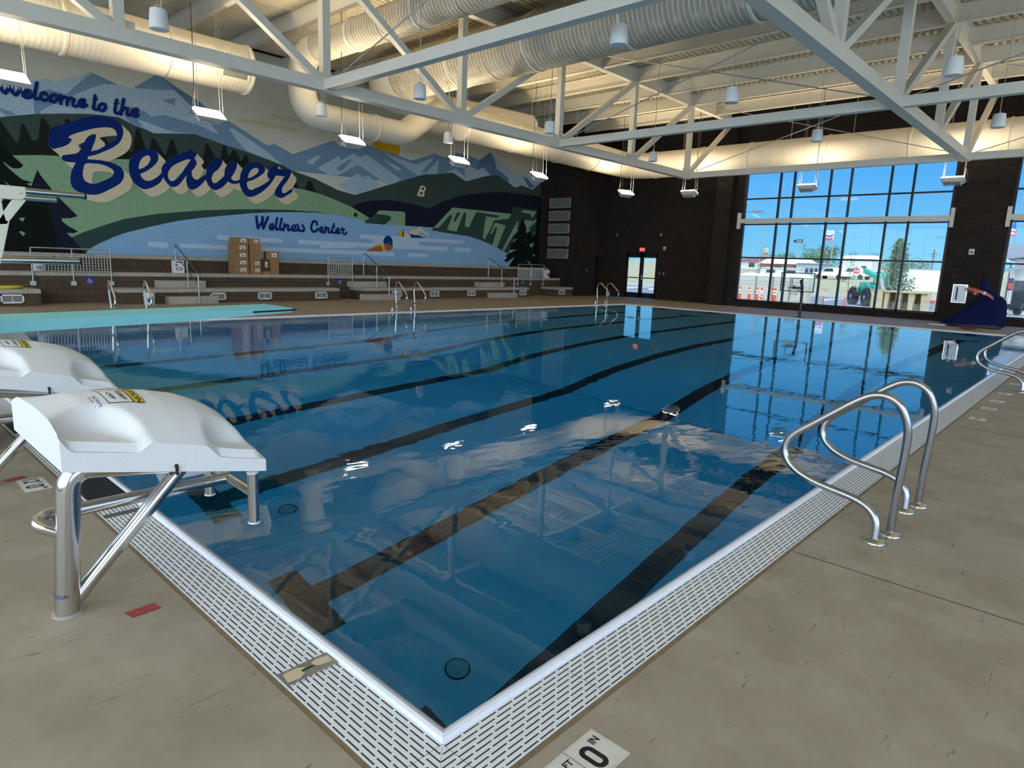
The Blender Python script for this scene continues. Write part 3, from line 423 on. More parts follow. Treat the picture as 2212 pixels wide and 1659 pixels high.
('Beaver',18,'blue',0,[[(8.447,4.17),(8.46,4.202),(8.473,4.234),(8.482,4.292),(8.495,4.358),(8.528,4.445),(8.573,4.534),(8.629,4.607),(8.688,4.67),(8.734,4.715),(8.786,4.752),(8.85,4.775),(8.913,4.784),(8.965,4.778),(9.007,4.759),(9.033,4.727),(9.044,4.687),(9.036,4.64),(9.015,4.591),(8.969,4.516),(8.913,4.44),(8.864,4.385),(8.814,4.336),(8.767,4.301),(8.724,4.264),(8.694,4.217),(8.672,4.166),(8.653,4.111),(8.643,4.056),(8.647,4.008),(8.663,3.966),(8.693,3.938),(8.731,3.925),(8.772,3.932),(8.812,3.952),(8.868,4.001),(8.927,4.058),(8.98,4.107),(9.028,4.154),(9.063,4.19),(9.09,4.231),(9.095,4.283),(9.095,4.339),(9.109,4.403),(9.13,4.467),(9.161,4.527),(9.199,4.584),(9.243,4.639),(9.293,4.689),(9.352,4.73),(9.41,4.758),(9.452,4.767),(9.492,4.761),(9.529,4.74),(9.555,4.707),(9.559,4.663),(9.551,4.613),(9.535,4.557),(9.513,4.499),(9.481,4.426),(9.441,4.35),(9.37,4.241),(9.323,4.172),(9.337,4.149),(9.366,4.115),(9.403,4.095),(9.447,4.085),(9.496,4.089),(9.546,4.104),(9.601,4.137),(9.632,4.16),(9.646,4.126),(9.662,4.077),(9.653,4.058),(9.635,4.043),(9.593,4.019),(9.542,3.998),(9.485,3.98),(9.425,3.969),(9.367,3.972),(9.311,3.984),(9.246,4.013),(9.208,4.035),(9.167,3.985),(9.097,3.906),(9.04,3.85),(8.98,3.8),(8.914,3.758),(8.849,3.725),(8.793,3.701),(8.736,3.69),(8.68,3.7),(8.628,3.725),(8.573,3.771),(8.523,3.829),(8.487,3.894),(8.46,3.959),(8.439,4.01),(8.426,4.062),(8.433,4.119)]]),
('Beaver',18,'blue',0,[[(9.618,4.025),(9.627,4.093),(9.64,4.169),(9.65,4.242),(9.663,4.314),(9.683,4.38),(9.71,4.445),(9.742,4.506),(9.782,4.564),(9.83,4.62),(9.886,4.672),(9.953,4.724),(10.025,4.769),(10.101,4.794),(10.18,4.808),(10.267,4.818),(10.352,4.819),(10.426,4.806),(10.49,4.781),(10.539,4.742),(10.574,4.695),(10.594,4.651),(10.597,4.602),(10.582,4.549),(10.55,4.499),(10.485,4.434),(10.406,4.369),(10.318,4.308),(10.228,4.252),(10.15,4.205),(10.07,4.162),(9.98,4.132),(9.906,4.101),(9.886,4.057),(9.886,4.006),(9.891,3.958),(9.907,3.913),(9.935,3.871),(9.973,3.84),(10.021,3.829),(10.075,3.834),(10.135,3.86),(10.198,3.895),(10.275,3.933),(10.357,3.976),(10.446,4.032),(10.536,4.093),(10.624,4.153),(10.699,4.208),(10.732,4.244),(10.763,4.281),(10.82,4.329),(10.883,4.376),(10.951,4.416),(10.993,4.438),(10.958,4.378),(10.898,4.279),(10.836,4.19),(10.766,4.101),(10.687,4.017),(10.601,3.937),(10.504,3.851),(10.402,3.77),(10.295,3.701),(10.188,3.644),(10.09,3.603),(9.997,3.577),(9.926,3.577),(9.861,3.597),(9.8,3.64),(9.747,3.697),(9.703,3.769),(9.669,3.84),(9.647,3.895),(9.631,3.947),(9.622,3.985)],[(9.928,4.226),(9.937,4.272),(9.958,4.348),(9.99,4.418),(10.031,4.484),(10.082,4.54),(10.137,4.585),(10.189,4.607),(10.241,4.617),(10.289,4.619),(10.327,4.608),(10.342,4.578),(10.342,4.538),(10.33,4.495),(10.304,4.453),(10.256,4.406),(10.198,4.361),(10.129,4.314),(10.057,4.273),(9.977,4.241)]]),
('Beaver',18,'blue',0,[[(10.763,4.281),(10.719,4.3),(10.685,4.337),(10.669,4.382),(10.666,4.432),(10.674,4.482),(10.692,4.532),(10.725,4.594),(10.767,4.655),(10.81,4.705),(10.859,4.747),(10.912,4.779),(10.968,4.802),(11.037,4.815),(11.095,4.818),(11.109,4.807),(11.112,4.788),(11.098,4.735),(11.086,4.698),(11.128,4.694),(11.2,4.692),(11.289,4.699),(11.383,4.707),(11.463,4.707),(11.531,4.7),(11.569,4.684),(11.595,4.658),(11.606,4.619),(11.602,4.576),(11.578,4.516),(11.543,4.452),(11.49,4.365),(11.426,4.272),(11.345,4.177),(11.273,4.09),(11.242,4.029),(11.224,3.968),(11.219,3.914),(11.23,3.869),(11.261,3.847),(11.303,3.843),(11.357,3.863),(11.415,3.896),(11.484,3.944),(11.549,3.993),(11.602,4.03),(11.635,4.052),(11.641,4.037),(11.647,4.012),(11.646,3.966),(11.631,3.917),(11.584,3.881),(11.526,3.848),(11.443,3.79),(11.355,3.731),(11.279,3.688),(11.205,3.658),(11.14,3.654),(11.077,3.663),(11.017,3.681),(10.969,3.711),(10.942,3.754),(10.933,3.806),(10.943,3.865),(10.967,3.925),(11.014,4.003),(11.072,4.085),(11.136,4.173),(11.205,4.264),(11.294,4.38),(11.348,4.449),(11.303,4.448),(11.229,4.445),(11.106,4.448),(10.984,4.437),(10.918,4.384),(10.863,4.325),(10.813,4.294)]]),
('Welcome',18,'blue',0.093,[(2.958,5.953),(2.964,5.921),(2.972,5.874),(2.983,5.825),(2.996,5.786),(3.012,5.761),(3.035,5.737),(3.055,5.72),(3.064,5.713),(3.074,5.726),(3.098,5.757),(3.126,5.798),(3.149,5.835),(3.169,5.875),(3.188,5.92),(3.204,5.961),(3.215,5.989)]),
('Welcome',18,'blue',0.093,[(3.221,5.973),(3.224,5.932),(3.228,5.873),(3.234,5.812),(3.242,5.766),(3.254,5.747),(3.273,5.73),(3.291,5.719),(3.299,5.715),(3.31,5.727),(3.337,5.756),(3.369,5.794),(3.392,5.832),(3.414,5.886),(3.435,5.953),(3.453,6.016),(3.465,6.059)]),
('Welcome',18,'blue',0.087,[(3.519,5.777),(3.54,5.787),(3.57,5.802),(3.602,5.818),(3.625,5.834),(3.636,5.849),(3.645,5.869),(3.651,5.886),(3.653,5.893),(3.646,5.896),(3.627,5.9),(3.605,5.902),(3.583,5.897),(3.562,5.884),(3.538,5.864),(3.516,5.841),(3.499,5.818),(3.49,5.789),(3.485,5.756),(3.483,5.728),(3.483,5.716),(3.49,5.712),(3.507,5.702),(3.529,5.692),(3.551,5.689),(3.574,5.694),(3.599,5.704),(3.625,5.718),(3.648,5.731),(3.667,5.745),(3.687,5.762),(3.704,5.778),(3.716,5.789)]),
('Welcome',18,'blue',0.088,[(3.828,6.145),(3.818,6.1),(3.803,6.036),(3.786,5.967),(3.773,5.909),(3.762,5.869),(3.75,5.827),(3.741,5.789),(3.737,5.757),(3.742,5.736),(3.754,5.716),(3.766,5.701),(3.771,5.696),(3.782,5.701),(3.807,5.713),(3.835,5.726),(3.854,5.735)]),
('Welcome',18,'blue',0.089,[(4.041,5.872),(4.034,5.882),(4.023,5.897),(4.01,5.91),(3.997,5.917),(3.981,5.916),(3.963,5.91),(3.945,5.9),(3.93,5.886),(3.916,5.866),(3.904,5.84),(3.895,5.812),(3.89,5.787),(3.891,5.765),(3.895,5.743),(3.904,5.724),(3.916,5.711),(3.932,5.704),(3.952,5.702),(3.975,5.705),(3.996,5.712),(4.023,5.728),(4.053,5.752),(4.081,5.776),(4.1,5.792)]),
('Welcome',18,'blue',0.089,[(4.223,5.904),(4.205,5.893),(4.18,5.877),(4.154,5.858),(4.136,5.836),(4.126,5.805),(4.121,5.768),(4.119,5.736),(4.119,5.723),(4.132,5.718),(4.162,5.708),(4.192,5.698),(4.206,5.694),(4.216,5.704),(4.24,5.73),(4.266,5.762),(4.283,5.791),(4.289,5.818),(4.29,5.847),(4.286,5.872),(4.279,5.892),(4.266,5.902),(4.246,5.905),(4.228,5.906),(4.215,5.906)]),
('Welcome',18,'blue',0.09,[(4.388,5.919),(4.385,5.872),(4.381,5.804),(4.377,5.736),(4.374,5.689)]),
('Welcome',18,'blue',0.09,[(4.387,5.793),(4.403,5.814),(4.427,5.844),(4.454,5.874),(4.478,5.894),(4.503,5.898),(4.53,5.894),(4.552,5.886),(4.561,5.882),(4.556,5.856),(4.547,5.797),(4.536,5.731),(4.529,5.687)]),
('Welcome',18,'blue',0.09,[(4.546,5.805),(4.567,5.825),(4.596,5.855),(4.628,5.884),(4.655,5.901),(4.676,5.899),(4.697,5.887),(4.714,5.873),(4.72,5.867),(4.713,5.851),(4.698,5.813),(4.683,5.77),(4.676,5.737),(4.68,5.716),(4.69,5.698),(4.705,5.685),(4.723,5.68),(4.748,5.687),(4.779,5.702),(4.809,5.72),(4.83,5.732)]),
('Welcome',18,'blue',0.092,[(4.85,5.779),(4.871,5.787),(4.902,5.798),(4.933,5.812),(4.957,5.828),(4.971,5.849),(4.981,5.876),(4.987,5.899),(4.989,5.909),(4.981,5.911),(4.963,5.913),(4.94,5.912),(4.92,5.905),(4.901,5.889),(4.88,5.867),(4.862,5.841),(4.849,5.817),(4.844,5.789),(4.843,5.758),(4.845,5.732),(4.846,5.722),(4.855,5.717),(4.877,5.708),(4.904,5.7),(4.931,5.7),(4.957,5.714),(4.986,5.736),(5.013,5.76),(5.032,5.776)]),
('to',18,'blue',0.092,[(5.282,6.084),(5.274,6.042),(5.263,5.982),(5.251,5.917),(5.239,5.863),(5.229,5.821),(5.217,5.775),(5.207,5.737),(5.203,5.722),(5.209,5.716),(5.223,5.702),(5.242,5.69),(5.262,5.685),(5.285,5.694),(5.312,5.711),(5.338,5.728),(5.355,5.741)]),
('to',18,'blue',0.043,[(5.212,5.968),(5.237,5.973),(5.274,5.982),(5.312,5.99),(5.337,5.996)]),
('to',18,'blue',0.094,[(5.455,5.884),(5.437,5.872),(5.412,5.854),(5.386,5.833),(5.369,5.81),(5.361,5.784),(5.359,5.754),(5.362,5.726),(5.37,5.705),(5.391,5.693),(5.42,5.688),(5.447,5.687),(5.459,5.687),(5.469,5.698),(5.492,5.727),(5.516,5.762),(5.533,5.793),(5.537,5.822),(5.534,5.853),(5.529,5.878),(5.527,5.888),(5.516,5.889),(5.491,5.89),(5.464,5.891),(5.446,5.892)]),
('the',18,'blue',0.095,[(5.859,6.082),(5.849,6.039),(5.834,5.976),(5.819,5.91),(5.807,5.854),(5.799,5.816),(5.791,5.777),(5.786,5.741),(5.788,5.713),(5.799,5.697),(5.818,5.687),(5.839,5.683),(5.86,5.683),(5.881,5.693),(5.904,5.71),(5.924,5.728),(5.938,5.741)]),
('the',18,'blue',0.044,[(5.781,5.966),(5.807,5.97),(5.845,5.978),(5.882,5.985),(5.908,5.99)]),
('the',18,'blue',0.096,[(6.058,6.14),(6.044,6.084),(6.024,6.005),(6.003,5.919),(5.986,5.848),(5.975,5.8),(5.964,5.75),(5.954,5.705),(5.947,5.673)]),
('the',18,'blue',0.096,[(5.968,5.766),(5.984,5.789),(6.008,5.823),(6.034,5.857),(6.059,5.881),(6.085,5.889),(6.114,5.889),(6.138,5.886),(6.148,5.883),(6.144,5.868),(6.136,5.831),(6.129,5.789),(6.126,5.755),(6.132,5.733),(6.144,5.711),(6.155,5.695),(6.16,5.688),(6.173,5.695),(6.203,5.71),(6.236,5.727),(6.258,5.739)]),
('the',18,'blue',0.097,[(6.289,5.781),(6.31,5.787),(6.341,5.797),(6.373,5.809),(6.397,5.824),(6.412,5.846),(6.423,5.875),(6.429,5.9),(6.431,5.91),(6.423,5.911),(6.402,5.911),(6.376,5.908),(6.354,5.9),(6.333,5.884),(6.311,5.861),(6.291,5.837),(6.278,5.812),(6.272,5.787),(6.271,5.759),(6.276,5.734),(6.285,5.714),(6.301,5.701),(6.323,5.691),(6.347,5.687),(6.369,5.689),(6.39,5.701),(6.41,5.721),(6.428,5.742),(6.441,5.756)]),
('Wellness',18,'blue',0.098,[(10.197,2.917),(10.205,2.823),(10.218,2.683),(10.229,2.556),(10.234,2.501),(10.257,2.531),(10.311,2.6),(10.369,2.675),(10.409,2.727)]),
('Wellness',18,'blue',0.099,[(10.425,2.909),(10.429,2.818),(10.436,2.683),(10.443,2.56),(10.446,2.506),(10.472,2.56),(10.534,2.686),(10.601,2.824),(10.647,2.917)]),
('Wellness',18,'blue',0.076,[(10.724,2.54),(10.749,2.55),(10.786,2.565),(10.82,2.579),(10.834,2.585),(10.834,2.6),(10.833,2.633),(10.832,2.665),(10.832,2.68),(10.822,2.681),(10.798,2.68),(10.769,2.676),(10.746,2.666),(10.729,2.65),(10.713,2.628),(10.7,2.603),(10.693,2.579),(10.694,2.552),(10.701,2.52),(10.709,2.494),(10.713,2.484),(10.725,2.484),(10.752,2.485),(10.785,2.488),(10.813,2.495),(10.835,2.509),(10.857,2.527),(10.875,2.546),(10.888,2.558)]),
('Wellness',18,'blue',0.092,[(11.005,2.91),(10.99,2.848),(10.967,2.759),(10.946,2.666),(10.935,2.595),(10.94,2.563),(10.955,2.53),(10.97,2.504),(10.977,2.493),(10.989,2.496),(11.018,2.504),(11.049,2.513),(11.07,2.519)]),
('Wellness',18,'blue',0.093,[(11.183,2.906),(11.166,2.844),(11.142,2.753),(11.118,2.66),(11.105,2.589),(11.109,2.559),(11.123,2.529),(11.136,2.504),(11.143,2.495),(11.153,2.499),(11.176,2.509),(11.201,2.52),(11.218,2.528)]),
('Wellness',18,'blue',0.086,[(11.288,2.711),(11.279,2.662),(11.266,2.59),(11.253,2.519),(11.244,2.47)]),
('Wellness',18,'blue',0.085,[(11.266,2.582),(11.29,2.606),(11.325,2.641),(11.358,2.673),(11.372,2.687),(11.385,2.683),(11.414,2.675),(11.442,2.666),(11.455,2.662),(11.449,2.647),(11.435,2.612),(11.421,2.571),(11.414,2.54),(11.42,2.524),(11.432,2.508),(11.445,2.496),(11.451,2.491),(11.465,2.498),(11.497,2.516),(11.532,2.535),(11.556,2.549)]),
('Wellness',18,'blue',0.072,[(11.603,2.543),(11.628,2.551),(11.665,2.562),(11.702,2.576),(11.728,2.593),(11.74,2.619),(11.743,2.65),(11.742,2.677),(11.741,2.689),(11.731,2.691),(11.707,2.694),(11.679,2.695),(11.655,2.688),(11.633,2.671),(11.611,2.646),(11.592,2.619),(11.58,2.593),(11.578,2.565),(11.585,2.534),(11.592,2.51),(11.596,2.5),(11.607,2.496),(11.634,2.489),(11.667,2.484),(11.697,2.485),(11.726,2.496),(11.757,2.515),(11.785,2.534),(11.804,2.546)]),
('Wellness',18,'blue',0.083,[(11.818,2.728),(11.83,2.705),(11.847,2.671),(11.863,2.634),(11.873,2.602),(11.871,2.577),(11.864,2.548),(11.855,2.524),(11.851,2.515),(11.838,2.514),(11.809,2.514),(11.777,2.513),(11.755,2.512)]),
('Wellness',18,'blue',0.087,[(12.031,2.725),(12.047,2.702),(12.07,2.668),(12.093,2.632),(12.106,2.599),(12.103,2.571),(12.092,2.539),(12.08,2.513),(12.074,2.502),(12.051,2.503),(11.997,2.505),(11.939,2.507),(11.899,2.509)]),
('Center',18,'blue',0.092,[(12.655,2.783),(12.651,2.809),(12.645,2.847),(12.64,2.881),(12.637,2.897),(12.618,2.899),(12.577,2.903),(12.536,2.907),(12.517,2.909),(12.504,2.891),(12.474,2.846),(12.441,2.791),(12.418,2.741),(12.408,2.7),(12.402,2.658),(12.403,2.617),(12.411,2.583),(12.427,2.556),(12.451,2.532),(12.48,2.514),(12.509,2.504),(12.539,2.507),(12.571,2.519),(12.603,2.535),(12.63,2.552),(12.651,2.57),(12.67,2.592),(12.685,2.613),(12.696,2.627)]),
('Center',18,'blue',0.075,[(12.792,2.562),(12.813,2.57),(12.843,2.582),(12.874,2.596),(12.895,2.612),(12.903,2.635),(12.902,2.664),(12.899,2.688),(12.897,2.698),(12.886,2.698),(12.863,2.695),(12.835,2.69),(12.815,2.679),(12.799,2.657),(12.786,2.628),(12.777,2.597),(12.776,2.57),(12.79,2.545),(12.816,2.52),(12.841,2.502),(12.852,2.494),(12.867,2.501),(12.901,2.516),(12.94,2.534),(12.965,2.545)]),
('Center',18,'blue',0.086,[(13.03,2.719),(13.022,2.669),(13.011,2.597),(12.999,2.525),(12.991,2.475)]),
('Center',18,'blue',0.082,[(13.007,2.583),(13.031,2.608),(13.066,2.645),(13.098,2.679),(13.112,2.693),(13.124,2.689),(13.15,2.68),(13.176,2.67),(13.188,2.666),(13.181,2.646),(13.164,2.602),(13.148,2.558),(13.141,2.538),(13.15,2.532),(13.171,2.519),(13.193,2.506),(13.202,2.5),(13.215,2.508),(13.244,2.528),(13.276,2.55),(13.297,2.565)]),
('Center',18,'blue',0.083,[(13.417,2.869),(13.4,2.817),(13.374,2.742),(13.349,2.664),(13.333,2.603),(13.334,2.573),(13.341,2.541),(13.349,2.515),(13.353,2.505),(13.367,2.506),(13.401,2.508),(13.439,2.51),(13.464,2.511)]),
('Center',18,'blue',0.047,[(13.331,2.747),(13.359,2.748),(13.4,2.749),(13.44,2.751),(13.468,2.752)]),
('Center',18,'blue',0.076,[(13.518,2.55),(13.541,2.559),(13.576,2.571),(13.611,2.586),(13.635,2.603),(13.644,2.627),(13.643,2.657),(13.639,2.683),(13.636,2.694),(13.627,2.694),(13.606,2.695),(13.581,2.693),(13.562,2.685),(13.543,2.665),(13.523,2.636),(13.508,2.604),(13.501,2.577),(13.51,2.55),(13.53,2.523),(13.55,2.501),(13.559,2.493),(13.578,2.498),(13.62,2.511),(13.667,2.524),(13.698,2.533)]),
('Center',18,'blue',0.062,[(13.787,2.757),(13.789,2.739),(13.792,2.712),(13.795,2.687),(13.796,2.676),(13.786,2.671),(13.763,2.658),(13.738,2.644),(13.721,2.635)]),
('Center',18,'blue',0.076,[(13.786,2.684),(13.81,2.685),(13.846,2.686),(13.879,2.687),(13.893,2.687),(13.882,2.675),(13.857,2.644),(13.831,2.608),(13.817,2.577),(13.818,2.552),(13.829,2.528),(13.844,2.506),(13.859,2.491),(13.872,2.485),(13.889,2.483),(13.907,2.486),(13.923,2.491),(13.944,2.505),(13.966,2.526),(13.986,2.546),(14,2.56)])]
# ================================================================== the setting
def S(mb, name, mats, **k): return tag(mb.build(name, mats, **k), kind='structure')
XE, YN, ZC = 28.0, 22.2, 8.62
PX0, PX1, PY0, PY1 = 0.07, 22.80, 0.07, 14.32      # water edge
GX0, GX1, GY0, GY1 = -0.225, 23.1, -0.225, 14.62   # outer edge of the gutter
# deck
b = MB()
for x0, x1, y0, y1 in ((-7, 30, -9, GY0), (-7, 30, GY1, 22.6), (-7, GX0, GY0, GY1), (GX1, 30, GY0, GY1)):
    b.box(x0, x1, y0, y1, -0.12, 0.0)
S(b, 'floor', M['deck'], fixn=False)
# saw-cut joints and caulk line round the gutter, part of the deck surface
b = MB()
for x0, x1, y0, y1 in ((GX0-0.02, GX1+0.02, GY0-0.022, GY0), (GX0-0.02, GX1+0.02, GY1, GY1+0.022), (GX0-0.022, GX0, GY0, GY1), (GX1, GX1+0.022, GY0, GY1)):
    b.box(x0, x1, y0, y1, -0.02, 0.0015)
S(b, 'trim_1', M['caulk'], fixn=False)
b = MB()
for x in (2.48, 7.2, 12.0, 16.8, 21.6): b.box(x-0.003, x+0.003, -9, GY0-0.03, -0.01, 0.0012); b.box(x-0.003, x+0.003, GY1+0.03, 19.7, -0.01, 0.0012)
for y in (4.9, 9.7): b.box(-7, GX0-0.03, y-0.003, y+0.003, -0.01, 0.0012)
S(b, 'trim_2', M['black'], fixn=False)
# gutter gratings, mitred at the corners
def grate(name, quad, m):
    b = MB(); lo = [(x, y, -0.03) for x, y in quad]; hi = [(x, y, 0.004) for x, y in quad]
    b.add(lo+hi, [(3, 2, 1, 0), (4, 5, 6, 7)]+[(i, (i+1) % 4, 4+(i+1) % 4, 4+i) for i in range(4)]); S(b, name, m)
e = 0.0015
grate('trim_3', [(GX0, GY0), (GX1, GY0), (GX1-.225, 0), (0, 0)], grate_mat('grate_near_right', 'X', 0.0, -1))
grate('trim_4', [(GX0-0, GY0+e), (0-e, 0), (0-e, GY1-.225), (GX0, GY1-e)], grate_mat('grate_near_left', 'Y', 0.0, -1))
grate('trim_5', [(GX0, GY1), (0, GY1-.225), (GX1-.225, GY1-.225), (GX1, GY1)], grate_mat('grate_far_left', 'X', GY1-.225, 1))
grate('trim_6', [(GX1, GY0+e), (GX1, GY1-e), (GX1-.225+e, GY1-.225), (GX1-.225+e, 0)], grate_mat('grate_far_right', 'Y', GX1-.225, 1))
# rounded white coping between grating and water
b = MB()
prof = [(0.0, -0.03), (0.0, 0.012), (0.006, 0.020), (0.02, 0.024), (0.035, 0.018), (0.055, 0.0), (0.075, -0.03), (0.085, -0.075), (0.085, -0.25), (0.0, -0.25)]
def ring(inset): return [(inset, inset), (GX1-.225-inset, inset), (GX1-.225-inset, GY1-.225-inset), (inset, GY1-.225-inset)]
vs = []
for d, z in prof: vs += [(x, y, z) for x, y in ring(d)]
b.add(vs, [(i*4+k, i*4+(k+1) % 4, ((i+1) % len(prof))*4+(k+1) % 4, ((i+1) % len(prof))*4+k) for i in range(len(prof)) for k in range(4)])
S(b, 'trim_7', M['coping'])
# pool basin: walls, stepped floor, black lane lines
fl = [(0.0, -3.66), (8.4, -3.66), (10.0, -3.0), (11.6, -2.5), (13.4, -2.08), (16.0, -1.85), (22.9, -1.25)]
def fz(x):
    for (a, za), (c, zc) in zip(fl, fl[1:]):
        if x <= c: return za+(zc-za)*(x-a)/(c-a)
    return fl[-1][1]
b = MB(); wx0, wx1, wy0, wy1 = 0.085, GX1-.31, 0.085, GY1-.31
xs = [wx0]+[x for x, _ in fl[1:-1]]+[wx1]
for a, c in zip(xs, xs[1:]):
    b.quad((a, wy0, fz(a)), (c, wy0, fz(c)), (c, wy1, fz(c)), (a, wy1, fz(a)))
    b.quad((a, wy0, -0.2), (c, wy0, -0.2), (c, wy0, fz(c)), (a, wy0, fz(a)))
    b.quad((a, wy1, fz(a)), (c, wy1, fz(c)), (c, wy1, -0.2), (a, wy1, -0.2))
b.quad((wx0, wy0, -0.2), (wx0, wy0, fz(0)), (wx0, wy1, fz(0)), (wx0, wy1, -0.2))
b.quad((wx1, wy0, fz(wx1)), (wx1, wy0, -0.2), (wx1, wy1, -0.2), (wx1, wy1, fz(wx1)))
LANES = [1.83+2.133*i for i in range(6)]
def strip(x0, x1, y0, y1, dz=0.004):
    xx = [x0]+[x for x, _ in fl if x0 < x < x1]+[x1]
    for a, c in zip(xx, xx[1:]): b.quad((a, y0, fz(a)+dz), (c, y0, fz(c)+dz), (c, y1, fz(c)+dz), (a, y1, fz(a)+dz), 1)
for y in LANES:
    strip(1.86, 21.0, y-0.15, y+0.15); strip(1.55, 1.86, y-0.47, y+0.47); strip(21.0, 21.3, y-0.47, y+0.47)
    for x, q in ((wx0+0.004, 1), (wx1-0.004, -1)):   # cross targets on the end walls
        zb = max(fz(x)+0.1, -1.6)
        b.quad((x, y-0.15, zb), (x, y+0.15, zb), (x, y+0.15, -0.25), (x, y-0.15, -0.25), 1)
        b.quad((x, y-0.45, -0.9), (x, y+0.45, -0.9), (x, y+0.45, -0.6), (x, y-0.45, -0.6), 1)
for x in (8.4, 13.4): strip(x-0.008, x+0.008, wy0, wy1, 0.003)
for y in (1.83, 12.5): pass
S(b, 'pool_basin', [M['plaster'], M['blacktile']], fixn=False)
# water: only its top is ever seen
b = MB(); b.box(0.058, GX1-.283, 0.058, GY1-.283, -3.9, -0.004)
tag(b.build('pool_water', M['water']), 'clear blue water filling the swimming pool', 'water', kind='stuff')
# ------------------------------------------------------------------ walls
cm = M['cmu']
b = MB(); b.box(-7.3, 26.1, YN, YN+0.3, 0, ZC+0.3); S(b, 'wall_north', cm)
b = MB(); b.box(26.1, 26.4, 19.6, YN+0.3, 0, ZC+0.3); b.box(26.4, 27.75, 19.6, 19.9, 0, ZC+0.3); b.box(28.35, 28.7, 19.6, 19.9, 0, ZC+0.3); b.box(27.75, 28.35, 19.6, 19.9, 2.1, ZC+0.3); S(b, 'wall_northeast', cm)
b = MB(); b.box(28.7, 29.0, 18.35, 19.9, 0, ZC+0.3); b.box(28.7, 29.0, 13.0, 16.35, 0, ZC+0.3); b.box(28.7, 29.0, 16.35, 18.35, 2.38, ZC+0.3)
b.box(27.75, 29.0, 12.25, 13.0, 0, ZC+0.3)
WZ0, WZ1 = 0.26, 7.2
b.box(XE+.05, XE+.4, 11.78, 12.25, 0, ZC+0.3)
b.box(XE, XE+.4, 3.70, 11.78, 0, WZ0); b.box(XE, XE+.4, 3.70, 11.78, WZ1, ZC+0.3)
b.box(XE-.02, XE+.4, 1.95, 3.70, 0, ZC+0.3)
b.box(XE, XE+.4, -6.2, 1.95, 0, WZ0); b.box(XE, XE+.4, -6.2, 1.95, WZ1, ZC+0.3)
b.box(XE, XE+.4, -9.3, -6.2, 0, ZC+0.3); S(b, 'wall_east', cm)
b = MB(); b.box(27.65, 28.69, 19.92, 20.1, 0, 2.3); S(b, 'door_2', M['black'])
# near walls behind the camera, with their windows
b = MB()
b.box(-7.3, -7, -9.3, YN+.3, 0, 0.5); b.box(-7.3, -7, -9.3, YN+.3, 6.5, ZC+.3)
for y0, y1 in ((-9.3, -8), (-.6, .2), (8.6, 9.4), (17.8, YN+.3)): b.box(-7.3, -7, y0, y1, 0.5, 6.5)
S(b, 'wall_west', cm)
b = MB()
b.box(-7.3, XE+.4, -9.3, -9, 0, 0.5); b.box(-7.3, XE+.4, -9.3, -9, 5.5, ZC+.3)
for x0, x1 in ((-7.3, -5), (3.5, 4.5), (13, 14), (22.5, XE+.4)): b.box(x0, x1, -9.3, -9, 0.5, 5.5)
S(b, 'wall_south', cm)
def simple_window(name, axis, c, a0, a1, z0, z1, n):
    fr = MB(); w = 0.06
    def bx(p0, p1, q0, q1, t=0.06):
        if axis == 'x': fr.box(c-t, c+t, p0, p1, q0, q1)
        else: fr.box(p0, p1, c-t, c+t, q0, q1)
    for i in range(n+1): p = a0+(a1-a0)*i/n; bx(max(a0, p-w/2), min(a1, p+w/2), z0, z1)
    for z in (z0, (z0+z1)/2, z1-w): bx(a0, a1, z, z+w)
    o = S(fr, name, M['dkframe']); g = MB()
    if axis == 'x': g.quad((c, a0, z0), (c, a1, z0), (c, a1, z1), (c, a0, z1))
    else: g.quad((a0, c, z0), (a1, c, z0), (a1, c, z1), (a0, c, z1))
    g.build('glass', M['glass'], o)
simple_window('window_3', 'x', -7.15, -8, -.6, .5, 6.5, 4); simple_window('window_4', 'x', -7.15, .2, 8.6, .5, 6.5, 4); simple_window('window_5', 'x', -7.15, 9.4, 17.8, .5, 6.5, 4)
simple_window('window_6', 'y', -9.15, -5, 3.5, .5, 5.5, 4); simple_window('window_7', 'y', -9.15, 4.5, 13, .5, 5.5, 4); simple_window('window_8', 'y', -9.15, 14, 22.5, .5, 5.5, 4)
# the two big window bays of the far wall
def big_window(name, ys, ztr, y0, y1):
    fr = MB(); X = 28.1
    for y in ys: fr.box(X-.05, X+.08, y-.035, y+.035, WZ0, WZ1)
    fr.box(X-.05, X+.08, y0, y0+.09, WZ0, WZ1); fr.box(X-.05, X+.08, y1-.09, y1, WZ0, WZ1)
    for z in ztr: fr.box(X-.045, X+.075, y0, y1, z-.03, z+.03)
    fr.box(X-.05, X+.1, y0, y1, WZ0, WZ0+.07); fr.box(X-.05, X+.1, y0, y1, WZ1-.07, WZ1)
    o = S(fr, name, M['dkframe']); g = MB(); g.quad((X, y0, WZ0), (X, y1, WZ0), (X, y1, WZ1), (X, y0, WZ1)); g.build('glass', M['tinted'], o)
big_window('window_1', (10.22, 9.63, 8.155, 7.365, 5.905, 5.11), (2.215, 3.68, 4.79, 6.3), 3.70, 11.78)
big_window('window_2', (0.4, -0.4, -1.9, -2.7, -4.2, -5.0), (2.205, 3.68, 4.79, 6.3), -6.2, 1.95)
